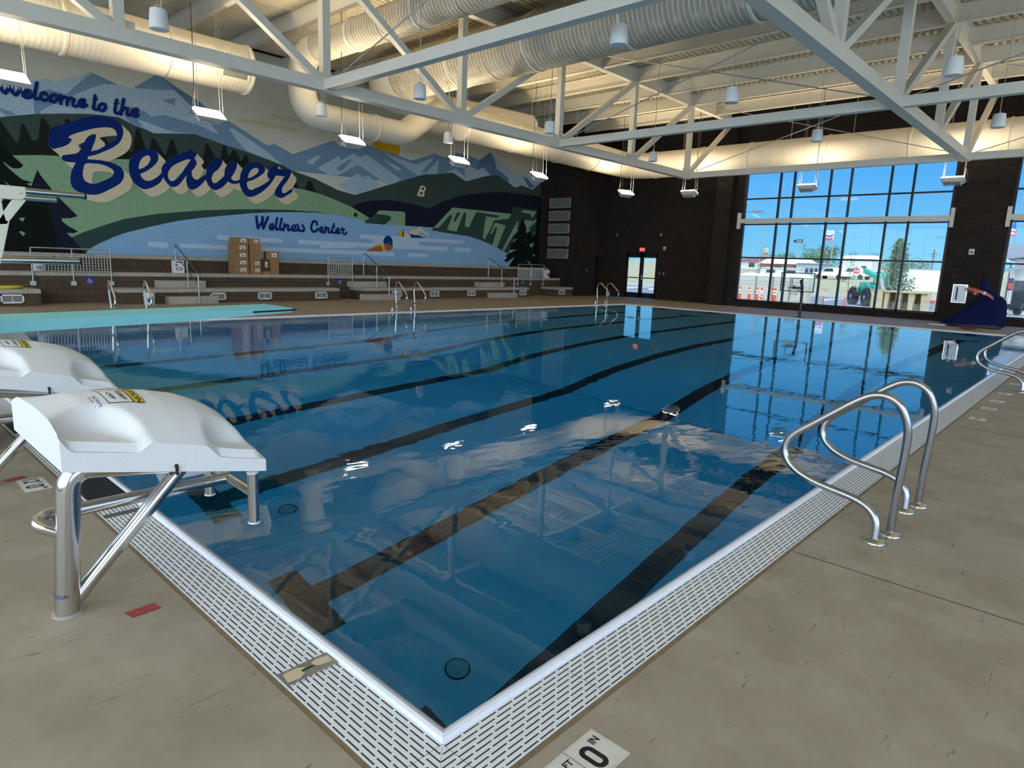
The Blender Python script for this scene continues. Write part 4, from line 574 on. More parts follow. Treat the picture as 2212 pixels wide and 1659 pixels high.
# glazed double door
b = MB(); b.box(28.75, 28.9, 16.35, 16.41, 0, 2.38); b.box(28.75, 28.9, 18.29, 18.35, 0, 2.38); b.box(28.75, 28.9, 16.35, 18.35, 2.3, 2.38)
dr = S(b, 'door_1', M['dkframe'])
for y0, y1 in ((16.41, 17.34), (17.36, 18.29)):
    g = MB(); g.box(28.78, 28.83, y0, y0+.1, .01, 2.3); g.box(28.78, 28.83, y1-.1, y1, .01, 2.3); g.box(28.78, 28.83, y0, y1, .01, .28); g.box(28.78, 28.83, y0, y1, 2.1, 2.3); g.box(28.775, 28.835, y0, y1, 1.03, 1.08)
    lf = g.build('door_leaf', M['dkframe'], dr)
    g = MB(); g.quad((28.8, y0+.1, .28), (28.8, y1-.1, .28), (28.8, y1-.1, 2.1), (28.8, y0+.1, 2.1)); g.build('glass', M['tinted'], lf)
    yc = 17.25 if y0 < 17 else 17.45
    g = MB(); g.tube([(28.77, yc, .95), (28.70, yc, .97), (28.70, yc, 1.2), (28.77, yc, 1.22)], .012, 8); g.build('door_handle', M['steel'], lf)
# corrugated roof deck, ribs along x
b = MB(); pr = []; y = -9.3; k = 0.2
while y < 22.5:
    pr += [(y, ZC), (y+.03, ZC+.075), (y+.10, ZC+.075), (y+.13, ZC)]; y += k
vs = [(-7.3, a, z) for a, z in pr]+[(29.2, a, z) for a, z in pr]; n = len(pr)
b.add(vs, [(i, i+1, n+i+1, n+i) for i in range(n-1)]); b.box(-7.3, 29.2, -9.3, 22.5, ZC+.12, ZC+.3)
S(b, 'ceiling', M['roof'])
# ================================================================== mural on the long wall
PAL = {'sky': (.66, .66, .57), 'sand': (.62, .57, .40), 'sun': (.66, .37, .012), 'mid': (.19, .32, .47), 'deep': (.12, .22, .37), 'light': (.42, .56, .68),
       'hill': (.050, .080, .072), 'spike': (.014, .019, .016), 'green': (.27, .43, .27), 'band': (.036, .075, .070), 'lake': (.28, .49, .76), 'streak': (.52, .68, .86),
       'navy': (.012, .016, .032), 'cliff': (.038, .075, .068), 'black': (.006, .011, .010), 'skin': (.42, .14, .05), 'gold': (.72, .45, .06), 'cap': (.006, .045, .24), 'cream': (.74, .64, .44), 'blue': (.004, .024, .17)}
MP = {k: paint_mat(k, c) for k, c in PAL.items()}; PK = list(PAL)
def mural_mb(items):
    mb = MB()
    for num, (part, lay, m, w, d) in enumerate(items):
        Y = YN-0.002-0.0025*lay-0.00004*num; mi = PK.index(m)
        if w:
            n = len(d)
            for i, (x, z) in enumerate(d):
                Y -= .00004
                mb.add([(x+w/2*math.cos(k*PI/6), Y, z+w/2*math.sin(k*PI/6)) for k in range(12)], [tuple(range(12))], mi)
                if i:
                    x0, z0 = d[i-1]; l = math.hypot(x-x0, z-z0) or 1; Y -= .00004; nx, nz = -(z-z0)/l*w/2, (x-x0)/l*w/2
                    mb.quad((x0+nx, Y, z0+nz), (x+nx, Y, z+nz), (x-nx, Y, z-nz), (x0-nx, Y, z0-nz), mi)
        else: mb.poly(d, lambda a, c: (a, Y, c), mi)
    return mb
pm = [MP[k] for k in PK]
base = mural_mb([q for q in MURAL if q[0] == ''])
base.quad((-6.98, YN-.001, 1.3), (26.08, YN-.001, 1.3), (26.08, YN-.001, ZC-.05), (-6.98, YN-.001, ZC-.05), PK.index('sky'))
mu = base.build('mural', pm, fixn=False); tag(mu, 'painted mural of mountains, hills and a blue lake on the long wall', 'mural')
for key, nm, lab in (('sun', 'painted_sun', 'orange painted sun'), ('swimmer front', 'painted_swimmer', 'painted swimmer in a yellow suit and blue cap'), ('swimmer back', 'painted_swimmer', 'painted swimmer in a yellow cap doing the crawl'),
                     ('hill letter', 'lettering', 'cream letter B on the painted hill'), ('Beaver', 'lettering', 'big blue script lettering'), ('Welcome', 'lettering', 'small blue word Welcome'), ('to', 'lettering', 'small blue word to'), ('the', 'lettering', 'small blue word the'), ('Wellness', 'lettering', 'small blue word Wellness'), ('Center', 'lettering', 'small blue word Center')):
    tag(mural_mb([q for q in MURAL if q[0] == key]).build(nm, pm, mu, fixn=False), lab)
sh = MB(); ox, oz = 0.225, -0.208; Y = YN-0.002-0.0025*16; ci = 0
for part, lay, m, w, d in MURAL:
    if part != 'Beaver': continue
    for k in range(1, 6):
        sh.poly([[(x+ox*k/5, z+oz*k/5) for x, z in r] for r in d], lambda a, c: (a, Y-.0003*k, c), ci)
    for r in d:
        for i in range(len(r)):
            (x0, z0), (x1, z1) = r[i-1], r[i]; Y += .000003; sh.quad((x0, Y, z0), (x1, Y, z1), (x1+ox, Y, z1+oz), (x0+ox, Y, z0+oz), ci)
tag(sh.build('letter_shadow', [MP['cream']], mu, fixn=False), 'cream drop shadow of the big script lettering')
# ================================================================== roof steel
NX = [24.12-4.21*i for i in range(8)]          # 24.12 ... -5.35
T1Y, T2Y, ZB, ZT0, ZT1 = 12.6, 2.9, 5.40, 8.1, 8.6
tm = M['truss']
def truss(y, label):
    t = thing('roof_truss', label, 'truss', (0, y, 0), group='main roof trusses')
    b = MB(); b.beam((-7, 0, ZB), (24.25, 0, ZB), .25, .26); b.build('bottom_chord', tm, t)
    b = MB(); b.ibeam((-7, 0, (ZT0+ZT1)/2), (27.75, 0, (ZT0+ZT1)/2), .2, ZT1-ZT0, .025, .02); b.build('top_chord', tm, t)
    mid = 3                                     # node at mid span (x = 11.49)
    for i, x in enumerate(NX):
        b = MB(); b.beam((x, 0, ZB), (x, 0, ZT0+.02), .19, .19, up=(1, 0, 0)); b.build('vertical', tm, t)
        if i <= mid and i > 0: nx = NX[i-1]
        if i <= mid:
            nx = NX[i-1] if i else 27.85; b = MB(); b.beam((x+.05, 0, ZB+.05), (nx-.03, 0, ZT0+.03 if i else ZT0-.05), .16, .16); b.build('diagonal', tm, t)
        if i >= mid and i < len(NX)-1:
            b = MB(); b.beam((x-.05, 0, ZB+.05), (NX[i+1]+.03, 0, ZT0+.03), .16, .16); b.build('diagonal', tm, t)
        b = MB(); b.box(x-.02-.28, x+.28, -.01, .01, ZB-.06, ZB+.28); b.build('gusset_plate', tm, t)
    return t
truss(T1Y, 'white steel roof truss above the mural side, ending beside the glazed door bay')
truss(T2Y, 'white steel roof truss at right that ends at the pier between the two tall windows')
# ties between the trusses, with crossed rods in their planes
for i, x in enumerate((NX[0], NX[2], NX[4], NX[6])):
    lab = ('white cross chord in front of the duct along the tall windows', 'second white cross chord from the tall windows, level with the bottom chords', 'third white cross chord from the tall windows, passing under the two big ducts', 'fourth white cross chord from the tall windows, beyond the picture at left')[i]
    t = thing('cross_tie', lab, 'tie', (x, 0, 0), group='cross ties between the roof trusses')
    b = MB(); b.beam((0, -8.95, ZB), (0, T1Y-.1, ZB), .20, .22, up=(0, 0, 1)); b.build('chord', tm, t)
    for (ya, yb) in ((T1Y, T2Y), (T2Y, -6.8)):
        for za, zb in ((ZB+.12, ZT0+.1), (ZT0+.1, ZB+.12)):
            b = MB(); b.cyl((0.12, ya-.15, za), (0.12, yb+.15, zb), .014, n=6); b.build('tie_rod', M['galv'], t)
# purlins
ordn = ['nearest', 'second', 'third', 'fourth', 'fifth', 'sixth', 'seventh', 'eighth', 'ninth', 'tenth', 'eleventh', 'twelfth', 'thirteenth', 'fourteenth', 'fifteenth', 'sixteenth']
x = 26.22; k = 0
while x > -7:
    t = thing('roof_beam', 'white steel roof beam under the ribbed deck, '+(ordn[k]+' from the tall windows' if k else 'nearest the tall windows'), 'beam', (x, 0, 0), group='roof beams under the deck')
    b = MB(); b.ibeam((0, -9, 8.36), (0, 22.2, 8.36), .16, .46, .02, .014); b.build('web_and_flanges', tm, t)
    k += 1; x -= 2.105
# ------------------------------------------------------------------ ducts
def duct_mesh(pts, r, seams=2.2, ribs=0.14, n=32):
    """spiral duct: barrel with raised spiral seams, returned with its flange rings"""
    return MB().tube(pts, r, n)
def dense(pts, step):
    P = [Vector(p) for p in pts]; out = [P[0]]
    for a, b2 in zip(P, P[1:]):
        m = max(1, int((b2-a).length/step))
        for i in range(1, m+1): out.append(a.lerp(b2, i/m))
    return out
def ribs(b, p, q, r, pitch, n=32):
    """fine raised seam rings along a straight run"""
    p = Vector(p); q = Vector(q); L = (q-p).length; m = int(L/pitch)
    pts = []; rs = []
    for i in range(m+1):
        c = p.lerp(q, i/m); d = (q-p).normalized()
        for off, rr in ((-.012, r), (-.004, r+.0025), (.004, r+.0025), (.012, r)):
            pts.append(c+d*off); rs.append(rr)
    b.tube(pts, rs, n)
def flange(name, c, d, r, w=.05, h=.03):
    return c
def duct(name, label, pts, r, straight, flanges, group='exposed white spiral ducts', pitch=.115, hang=()):
    o0 = pts[0]; t = thing(name, label, 'duct', (o0[0], o0[1], o0[2]), group=group)
    b = MB()
    if len(pts) > 2: b.tube(pts, r, 32)
    for p, q in straight: ribs(b, p, q, r, pitch)
    if len(pts) == 2: pass
    # end caps
    b.build('duct_barrel', M['duct'], t, origin=o0, sharp=0.9)
    for c, d in flanges:
        c = Vector(c); d = Vector(d).normalized(); f = MB()
        f.tube([c-d*.05, c-d*.03, c+d*.03, c+d*.05], [r+.004, r+.028, r+.028, r+.004], 32); f.build('joint_ring', M['duct'], t, origin=o0)
    for c in hang:
        c = Vector(c); f = MB()
        f.cyl(c+Vector((0, 0, r-.02)), (c.x, c.y, ZC), .011, n=6)
        ax = (Vector(pts[-1])-Vector(pts[0])) if len(pts) == 2 else Vector(straight[0][1])-Vector(straight[0][0])
        ax.normalize(); sd = ax.cross(Vector((0, 0, 1))).normalized()
        f.tube([c+sd*(r+.006)*math.cos(a*PI/12)+Vector((0, 0, 1))*(r+.006)*math.sin(a*PI/12) for a in range(24)], .008, 4, closed=True)
        f.build('hanger', M['galv'], t, origin=o0)
    return t
def capdisc(b, c, d, r):
    c = Vector(c); d = Vector(d).normalized(); b.tube([c, c+d*.03, c+d*.05], [r, r*.97, r*.9], 32)
DY, DZ, DR = 17.2, 6.53, .61
t = duct('spiral_duct', 'big white duct with a grille at its end, along the mural at upper left', [(-7, DY, DZ), (7.6, DY, DZ)], DR, [((-7, DY, DZ), (7.55, DY, DZ))], [((3.3, DY, DZ), (1, 0, 0)), ((7.58, DY, DZ), (1, 0, 0)), ((-1, DY, DZ), (1, 0, 0))], hang=[(2, DY, DZ), (5.5, DY, DZ)])
b = MB(); capdisc(b, (7.6, DY, DZ), (1, 0, 0), DR); b.build('end_cap', M['duct'], t, origin=(-7, DY, DZ))
b = MB()                                        # grille on the side near the end
def onduct(x, a, r): return (x, DY-math.cos(a)*r, DZ+math.sin(a)*r)
for i in range(5):
    a0, a1 = -.62+i*.085, -.62+(i+1)*.085
    b.quad(onduct(6.75, a0, DR+.03), onduct(7.4, a0, DR+.03), onduct(7.4, a1, DR+.03), onduct(6.75, a1, DR+.03), 0)
b.build('grille', mat('duct_grille', (.22, .22, .2), .6, noise=.5, nscale=90), t, origin=(-7, DY, DZ))
b = MB()
for a0, a1, x0, x1 in ((-.68, -.62, 6.68, 7.47), (-.195, -.135, 6.68, 7.47), (-.68, -.135, 6.68, 6.75), (-.68, -.135, 7.4, 7.47)):
    m = 6
    for i in range(m):
        p, q = a0+(a1-a0)*i/m, a0+(a1-a0)*(i+1)/m
        b.quad(onduct(x0, p, DR+.04), onduct(x1, p, DR+.04), onduct(x1, q, DR+.04), onduct(x0, q, DR+.04))
b.build('grille_frame', M['duct'], t, origin=(-7, DY, DZ))
# duct along the mural that turns the corner along the tall windows
EX, EZ, ER = 27.1, 6.43, .585
path = fillet([(15.65, DY, DZ), (EX, DY, EZ), (EX, -8.9, EZ)], 1.15, 8)
st = [((15.7, DY, DZ), (EX-1.3, DY, DZ-.088)), ((EX, DY-1.35, EZ), (EX, -8.8, EZ))]
t = duct('spiral_duct', 'long white duct turning the far corner and running along the tall windows', path, ER+.01, st,
     [((x, DY, DZ-.1*(x-15.65)/11.4), (1, 0, 0)) for x in (15.68, 18.4, 21.2, 23.6)]+[((EX, y, EZ), (0, 1, 0)) for y in (15.9, 13.4, 11.2, 8.0, 5.1, 2.2, -.8)], hang=[(19.5, DY, DZ), (22.5, DY, DZ), (EX, 14.5, EZ), (EX, 9.6, EZ), (EX, 7.2, EZ), (EX, 4.4, EZ), (EX, 1.4, EZ)])
b = MB(); capdisc(b, (15.65, DY, DZ), (-1, 0, 0), ER+.01); b.build('end_cap', M['duct'], t, origin=path[0])
# two big ducts that cross the pool
X1, Z1, R1 = 13.18, 7.59, .73
path = fillet([(X1, -8.9, Z1), (X1, 18.6, Z1), (X1+2.2, 18.9, Z1-.5), (X1+6.5, DY+.3, DZ+.3)], 1.0, 8)
duct('spiral_duct', 'biggest white duct, crossing high above the middle of the pool towards the mural', path, R1, [((X1, -8.8, Z1), (X1, 17.3, Z1))],
     [((X1, y, Z1), (0, 1, 0)) for y in (14.5, 11.4, 8.3, 5.2, 2.1, -1)], pitch=.13, hang=[(X1, 12.9, Z1), (X1, 9.8, Z1), (X1, 6.2, Z1), (X1, 3, Z1)])
X2, Z2, R2 = 9.75, 7.59, .41
path = fillet([(X2, -8.9, Z2), (X2, 17.95, Z2), (X2, 17.95, 5.9), (13.6, 17.95, 5.9), (15.3, 18.3, 7.0), (17.0, 18.6, 7.1)], [.75, .75, .8, .5], 8)
duct('spiral_duct', 'narrower white duct with elbows that drops beside the mural and doubles back', path, R2, [((X2, -8.8, Z2), (X2, 16.9, Z2))],
     [((X2, y, Z2), (0, 1, 0)) for y in (15.0, 12.2, 9.2)]+[((12.4, 17.95, 5.9), (1, 0, 0)), ((X2, 17.95, 6.75), (0, 0, 1))], pitch=.12, hang=[(X2, 13.6, Z2), (X2, 10.6, Z2)])
# ------------------------------------------------------------------ hanging uplights
M['lens'] = mat('lit_lens', (.9, .88, .8), .4, emis=(1.0, .93, .80), estr=9.0)
M['lens2'] = mat('lit_lens_dim', (.9, .88, .8), .4, emis=(1.0, .90, .72), estr=9.0)
M['lampbody'] = mat('lamp_housing', (.62, .62, .60), .45, .2)
def uplight(label, x, y, z, rz, tilt, power=1.0):
    t = thing('pendant_uplight', label, 'light', (x, y, z), rz, group='hanging uplights')
    R = Matrix.Rotation(tilt, 3, 'X')
    tf = lambda v: R @ Vector(v)
    b = MB()                                   # tapered tray
    top = [(-.36, -.20), (.36, -.20), (.36, .20), (-.36, .20)]; bot = [(-.28, -.13), (.28, -.13), (.28, .13), (-.28, .13)]
    b.add([tf((a, c, .03)) for a, c in top]+[tf((a, c, -.09)) for a, c in bot], [(0, 1, 2, 3), (7, 6, 5, 4)]+[(i, 4+i, 4+(i+1) % 4, (i+1) % 4) for i in range(4)])
    b.build('housing', M['lampbody'], t, bevel=.012)
    b = MB()
    for i in range(9):
        c = -.24+i*.06; b.merge(MB().box(c-.006, c+.006, -.12, .12, -.16, -.085), tf)
    b.build('heat_sink', M['lampbody'], t)
    b = MB(); b.add([tf((a*.97, c*.95, .032)) for a, c in top]+[tf((a*.86, c*.80, .085)) for a, c in top], [(4, 5, 6, 7)]+[(i, (i+1) % 4, 4+(i+1) % 4, 4+i) for i in range(4)])
    b.build('lens', M['lens'], t)
    for sx in (-.3, .3):
        for sy in (-.1, .1):
            p = tf((sx, sy, .05)); b = MB(); b.cyl(p, (p.x*.8, p.y*.8, ZC-z), .004, n=5); b.build('hanger_rod', M['galv'], t)
    b = MB(); b.tube([tf((-.3, .05, -.05)), tf((-.42, .0, -.05)), tf((-.40, .05, .12)), (-.30, .06, .5), (-.27, .06, ZC-z)], .009, 5); b.build('power_cord', M['black'], t)
    la = D.lights.new('uplight_lamp', 'AREA'); la.shape = 'RECTANGLE'; la.size = .6; la.size_y = .3; la.energy = LAMP_W*power; la.color = (1.0, .80, .52); la.spread = 2.9
    lo = D.objects.new('lamp', la); COL.objects.link(lo); lo.parent = t; lo.location = (0, 0, .14); lo.rotation_euler = (PI+tilt*.35, 0, 0)
    return t
ul = ['bright hanging uplight at the left edge of the picture, in front of the word Welcome', 'bright hanging uplight below the duct end with the grille', 'bright hanging uplight in front of the mountain peak beside the painted sun', 'bright hanging uplight under the cut end of the corner duct', 'bright hanging uplight in front of the mural end beside the dark wall', 'bright hanging uplight in front of the dark brick corner, left of the exit door']
for i, (x, y) in enumerate(((1.9, 15.5), (5.85, 15.5), (9.9, 15.5), (14.05, 15.5), (18.15, 15.5), (24.4, 15.7))):
    uplight(ul[i], x, y, 4.86, (-.35 if i == 5 else 0), .56 if i < 5 else .5)
for i, y in enumerate((13.15, 8.15, 3.38)):
    uplight(('hanging uplight seen from below, left of the tall windows', 'hanging uplight seen from below against the upper panes of the tall window', 'hanging uplight seen from below beside the pier between the tall windows')[i], 25.5, y, 4.86, -PI/2+PI, .30, .6)
for i, (x, y, rz) in enumerate(((25.5, -1.5, PI/2), (25.5, -6, PI/2), (18, -5.5, PI), (12, -5.5, PI), (6, -5.5, PI), (0, -5.5, PI), (-4.5, -2, -PI/2), (-4.5, 4, -PI/2), (-4.5, 10, -PI/2), (-2.2, 15.5, 0))):
    uplight('hanging uplight outside the picture, '+ordn[i]+' round the near sides of the hall', x, y, 4.86, rz, .4)
# ------------------------------------------------------------------ hanging speakers
def speaker(label, x, y, z):
    t = thing('pendant_speaker', label, 'speaker', (x, y, z), group='hanging white speakers')
    b = MB(); b.lathe([(.10, .15), (.125, .145), (.135, .10), (.155, -.14), (.15, -.165), (.135, -.17)], n=24); b.build('cabinet', M['white'], t)
    b = MB(); b.lathe([(.134, -.168), (.12, -.163), (0.001, -.16)], n=24); b.build('grille', M['galv'], t)
    b = MB(); b.tube([(0, 0, .15), (0, 0, ZC-z)], .006, 5); b.tube([(.06, 0, .14), (.09, .02, .35), (.03, .01, .8), (.02, 0, ZC-z)], .006, 5); b.build('hanger_cable', M['galv'], t)
    b = MB(); b.tube([(-.04, 0, .15), (-.04, 0, .21), (.04, 0, .21), (.04, 0, .15)], .008, 6); b.build('bracket', M['white'], t)
    return t
sl_ = ['at top left above the mural lettering', 'beside the drop of the elbowed duct', 'in front of the biggest duct, above the truss', 'above the painted peaks, left of the cut duct end', 'beside the truss upright, above the fifth uplight', 'largest in view, in front of the biggest duct', 'below the truss end, before the corner of the long duct', 'under the roof beams right of the middle', 'in front of the duct above the tall window', 'at upper right beyond the right-hand truss', 'at the right edge in front of the window duct']
for i, (u, v, w) in enumerate(((3.234, 11.1, 5.4), (8.56, 14.87, 5.4), (8.86, 11.15, 5.4), (13.02, 14.88, 5.4), (13.55, 11.16, 5.4), (8.42, 5.375, 5.4), (19.27, 11.26, 5.4), (13.06, 5.54, 5.4), (18.41, 5.5, 5.4), (13.38, 1.45, 5.4), (18.79, 1.42, 5.4))):
    speaker('white hanging speaker '+sl_[i], u, v, w)
# conduit pipes high on the window wall
for i, z in enumerate((8.17, 7.98)):
    t = thing('conduit_pipe', ('upper', 'lower')[i]+' of two thin white pipes high on the window wall', 'pipe', (27.6, 12.2, z)); b = MB(); b.cyl((0, 0, 0), (0, -21, 0), .028, n=8); b.build('pipe_run', tm, t)
    b = MB()
    for y in (-1.5, -4.5, -7.5, -10.5): b.cyl((0, y, -.02), (.39, y, -.02), .012, n=6); b.box(-.05, .05, y-.03, y+.03, -.035, .035)
    b.build('bracket', M['galv'], t)
# ================================================================== starting blocks
def smooth(pts, n=4):
    P = [Vector(p) for p in pts]; out = []
    for i in range(len(P)-1):
        p0, p1, p2, p3 = P[max(i-1, 0)], P[i], P[i+1], P[min(i+2, len(P)-1)]
        for k in range(n):
            t = k/n; out.append(0.5*((2*p1)+(p2-p0)*t+(2*p0-5*p1+4*p2-p3)*t*t+(3*p1-p0-3*p2+p3)*t**3))
    out.append(P[-1]); return out
def lerp_tab(tab, x):
    if x <= tab[0][0]: return tab[0][1]
    for (a, b), (c, d) in zip(tab, tab[1:]):
        if x <= c:
            t = (x-a)/(c-a); return b+(d-b)*t
    return tab[-1][1]
def sstep(a, b, x):
    t = max(0.0, min(1.0, (x-a)/(b-a))); return t*t*(3-2*t)
BX0, BX1, BH = -.045, .765, .415              # platform in block coordinates (x along the lane, foot at the origin)
def blk_base(x): return .75-.206*(x-BX0)
HC = [(BX0, .190), (.02, .215), (.1, .245), (.25, .278), (.4, .290), (.52, .285), (.62, .262), (.68, .232), (.72, .19), (.75, .13), (BX1, .07)]
HE = [(BX0, .165), (.1, .15), (.25, .128), (.4, .122), (.55, .115), (.7, .095), (BX1, .065)]
def blk_top(x, y):
    v = abs(y)/BH; hc = lerp_tab(HC, x); he = lerp_tab(HE, x)
    h = he+(hc-he)*(1-v**2.0)
    for xc, a, d in ((.115, .165, .62), (.66, .165, .50)):
        r = math.hypot((x-xc)/a if (xc < .4 and x > xc) or (xc > .4 and x < xc) else (x-xc)/(a*1.15), (1-v)/d)
        led = .116-.02*sstep(.3, .7, x)-(.036 if v > .93 else 0)
        k = 1-sstep(.62, 1.02, r)
        if h > led: h = h+(led+(1-v)*.03-h)*k
    return blk_base(x)+h
def make_block(y, label):
    t = thing('starting_block', label, 'starting block', (-.655, y, 0), group='starting blocks at the near left edge')
    b = MB(); nx, ny = 64, 56; vs = []
    for i in range(nx+1):
        for j in range(ny+1):
            x = BX0+(BX1-BX0)*i/nx; yy = -BH+2*BH*j/ny; vs.append((x, yy, blk_top(x, yy)))
    b.add(vs, [(i*(ny+1)+j, (i+1)*(ny+1)+j, (i+1)*(ny+1)+j+1, i*(ny+1)+j+1) for i in range(nx) for j in range(ny)], 0, True)
    rim = [i*(ny+1) for i in range(nx+1)]+[nx*(ny+1)+j for j in range(1, ny+1)]+[i*(ny+1)+ny for i in range(nx-1, -1, -1)]+[j for j in range(ny-1, 0, -1)]
    n = len(rim); bot = [(vs[k][0], vs[k][1], blk_base(vs[k][0])) for k in rim]
    b.add([vs[k] for k in rim]+bot, [(i, n+i, n+(i+1) % n, (i+1) % n) for i in range(n)], 0, False)
    b.add([(x, yy, blk_base(x)) for x, yy in ((BX0, -BH), (BX1, -BH), (BX1, BH), (BX0, BH))], [(0, 1, 2, 3)])
    b.build('platform', M['block_white'], t, sharp=.9)
    st = M['steel']; yo = -.06
    b = MB(); b.tube(fillet([(0, yo, 0), (.05, yo, .66), (.45, yo, .60)], .10, 8), .048, 18); b.build('post', st, t)
    b = MB(); b.cyl((0, yo, 0), (0, yo, .006), .060, n=20); b.build('base_ring', M['slab'], t)
    b = MB(); b.cyl((.035, yo+.01, .05), (.56, yo+.03, .60), .034, n=16); b.build('strut', st, t)
    b = MB(); b.tube(fillet([(.02, yo, .37), (-.075, yo+.05, .42), (-.03, .07, .42), (.79, .07, .42)], .05, 8), .031, 14); b.build('side_bar', st, t)
    b = MB(); b.cyl((.79, -.215, .41), (.79, .32, .43), .024, n=14); b.build('cross_bar', st, t)
    for yy in (-.215, .32):
        b = MB(); b.cyl((.79, yy, .26), (.79, yy, .52), .026, n=16); g = b.build('hand_grip', st, t)
        b = MB(); b.lathe([(.027, 0), (.029, .004), (.029, .010), (.02, .014)], (.79, yy, .515), 16); b.build('end_cap', M['white'], g); b = MB(); b.lathe([(.02, -.012), (.029, -.008), (.029, 0)], (.79, yy, .262), 16); b.build('end_cap', M['white'], g)
    b = MB(); b.box(.36, .37, -BH-.012, -BH+.004, blk_base(.365)-.012, blk_base(.365)+.025); b.cyl((.365, -BH-.008, blk_base(.365)+.02), (.365, -BH+.002, blk_base(.365)+.03), .008, n=8); b.build('strap', M['black'], t)
    return t
M['sign_white'] = mat('sign_white', (.78, .77, .74), .5); M['sign_black'] = mat('sign_black', (.01, .01, .01), .5); M['sign_yellow'] = mat('sign_yellow', (.75, .52, .03), .5)
M['sign_red'] = mat('sign_red', (.55, .03, .02), .5); M['sign_blue'] = mat('sign_blue', (.01, .03, .30), .5)
SG = [M['sign_white'], M['sign_black'], M['sign_yellow'], M['sign_red'], M['sign_blue']]
def decal(t, name, x0, x1, y0, y1, items, lab):
    """sticker laid on the platform; a (0..1) runs along -y, c (0..1) along +x"""
    b = MB(); f = lambda a, c, dz: (x0+(x1-x0)*c, y1-(y1-y0)*a, blk_top(x0+(x1-x0)*c, y1-(y1-y0)*a)+dz)
    def patch(a0, a1, c0, c1, mi, dz, n=6):
        for i in range(n):
            for j in range(n):
                p, q = a0+(a1-a0)*i/n, a0+(a1-a0)*(i+1)/n; r, s2 = c0+(c1-c0)*j/n, c0+(c1-c0)*(j+1)/n
                b.quad(f(p, r, dz), f(q, r, dz), f(q, s2, dz), f(p, s2, dz), mi)
    items(b, f, patch); o = b.build(name, SG, t, fixn=False); o['label'] = lab
def caution(b, f, patch):
    patch(0, 1, 0, 1, 1, .0015); patch(.012, .988, .02, .66, 0, .0022); patch(.012, .988, .70, .98, 2, .0022)
    add_text(b, 'CAUTION', .22, lambda p, q: f(.56+p*.95, .84+q*1.0, .003), 1, bold=.004)
    tri = [(.07, .75), (.17, .75), (.12, .95)]; b.add([f(a, c, .003) for a, c in tri], [(0, 1, 2)], 1)
    patch(.49, .50, .04, .64, 1, .003, 2)
    for k in range(20):
        a0, a1 = 2*PI*k/20, 2*PI*(k+1)/20
        b.quad(*[f(.25+r*.46*math.cos(a), .34+r*math.sin(a), .003) for r, a in ((.26, a0), (.26, a1), (.21, a1), (.21, a0))], 3)
    b.quad(*[f(.25+p*.46, .34+q, .0032) for p, q in ((-.19, .15), (-.15, .19), (.19, -.15), (.15, -.19))], 3)
    b.quad(*[f(a, c, .0028) for a, c in ((.235, .18), (.265, .18), (.265, .48), (.235, .48))], 1)
    add_text(b, 'KEEP', .17, lambda p, q: f(.74+p, .48+q, .003), 1, bold=.004); add_text(b, 'OFF', .17, lambda p, q: f(.74+p, .20+q, .003), 1, bold=.004)
def brandmark(b, f, patch):
    add_text(b, 'SPECTRUM', .5, lambda p, q: f(.5+p*.36, .5+q, .002), 4); patch(.1, .9, .02, .08, 1, .002, 3)
bl = ['white starting block with number 6, nearest at lower left, beside the pool corner', 'white starting block second from the pool corner, cut by the left edge', 'white starting block third from the pool corner, only its front showing under the turquoise board']
for i, y in enumerate(LANES[:3]):
    t = make_block(y, bl[i])
    decal(t, 'caution_sticker', .195, .34, -.17, .15, caution, 'yellow and white CAUTION KEEP OFF sticker on the rear')
    decal(t, 'caution_sticker', .60, .70, -.05, .20, caution, 'yellow CAUTION sticker on the front slope')
    decal(t, 'maker_mark', .14, .18, -.19, -.06, brandmark, 'small blue lettering beside the sticker')
    b = MB(); b.add([(.42, .15, .62), (.78, .15, .60), (.72, .15, .44), (.48, .15, .44)], [(0, 1, 2, 3)]); b.add([(.42, .156, .62), (.78, .156, .60), (.72, .156, .44), (.48, .156, .44)], [(3, 2, 1, 0)])
    if i == 0: add_text(b, '6', .15, lambda p, q: (.60+p, .148, .535+q), 1, bold=.002)
    else: add_text(b, '65 4'[i] if i == 1 else '4', .15, lambda p, q: (.60+p, .148, .535+q), 1, bold=.002)
    b.build('number_plate', [M['sign_white'], M['sign_blue']], t, fixn=False)
    b = MB(); add_text(b, 'SPECTRUM', .022, lambda p, q: (.003-.0495*math.cos(p/.0495+.4), -.06-.0495*math.sin(p/.0495+.4), .095+q)); o = b.build('maker_mark', M['sign_blue'], t, fixn=False); o['label'] = 'blue lettering round the foot of the post'
# ------------------------------------------------------------------ grab rails
RP = [(-.55, 0), (-.55, .06), (-.538, .13), (-.49, .19), (-.40, .228), (-.25, .252), (-.136, .272), (-.03, .31), (.045, .37), (.07, .448), (.03, .54), (-.093, .645), (-.21, .742), (-.32, .83), (-.40, .875), (-.48, .878), (-.55, .835), (-.595, .745), (-.61, .64), (-.605, .44), (-.592, .2), (-.588, 0)]
def grab_rail(label, x, y0, sgn, flip=1, metal='brushed'):
    t = thing('grab_rail', label, 'rail', (x, y0, 0), group='curved grab rails round the pool')
    n = len(RP)-1; pts = [(flip*(-.10+.2*i/n), sgn*y, z) for i, (y, z) in enumerate(RP)]
    b = MB(); b.tube(smooth(pts, 4), .024, 14); b.build('bent_tube', M[metal], t)
    for p in (pts[0], pts[-1]):
        b = MB(); b.lathe([(.068, 0), (.068, .008), (.060, .018), (.035, .024), (.030, .028)], p, 24); b.build('floor_flange', M['steel'], t)
E1 = GY1-.225
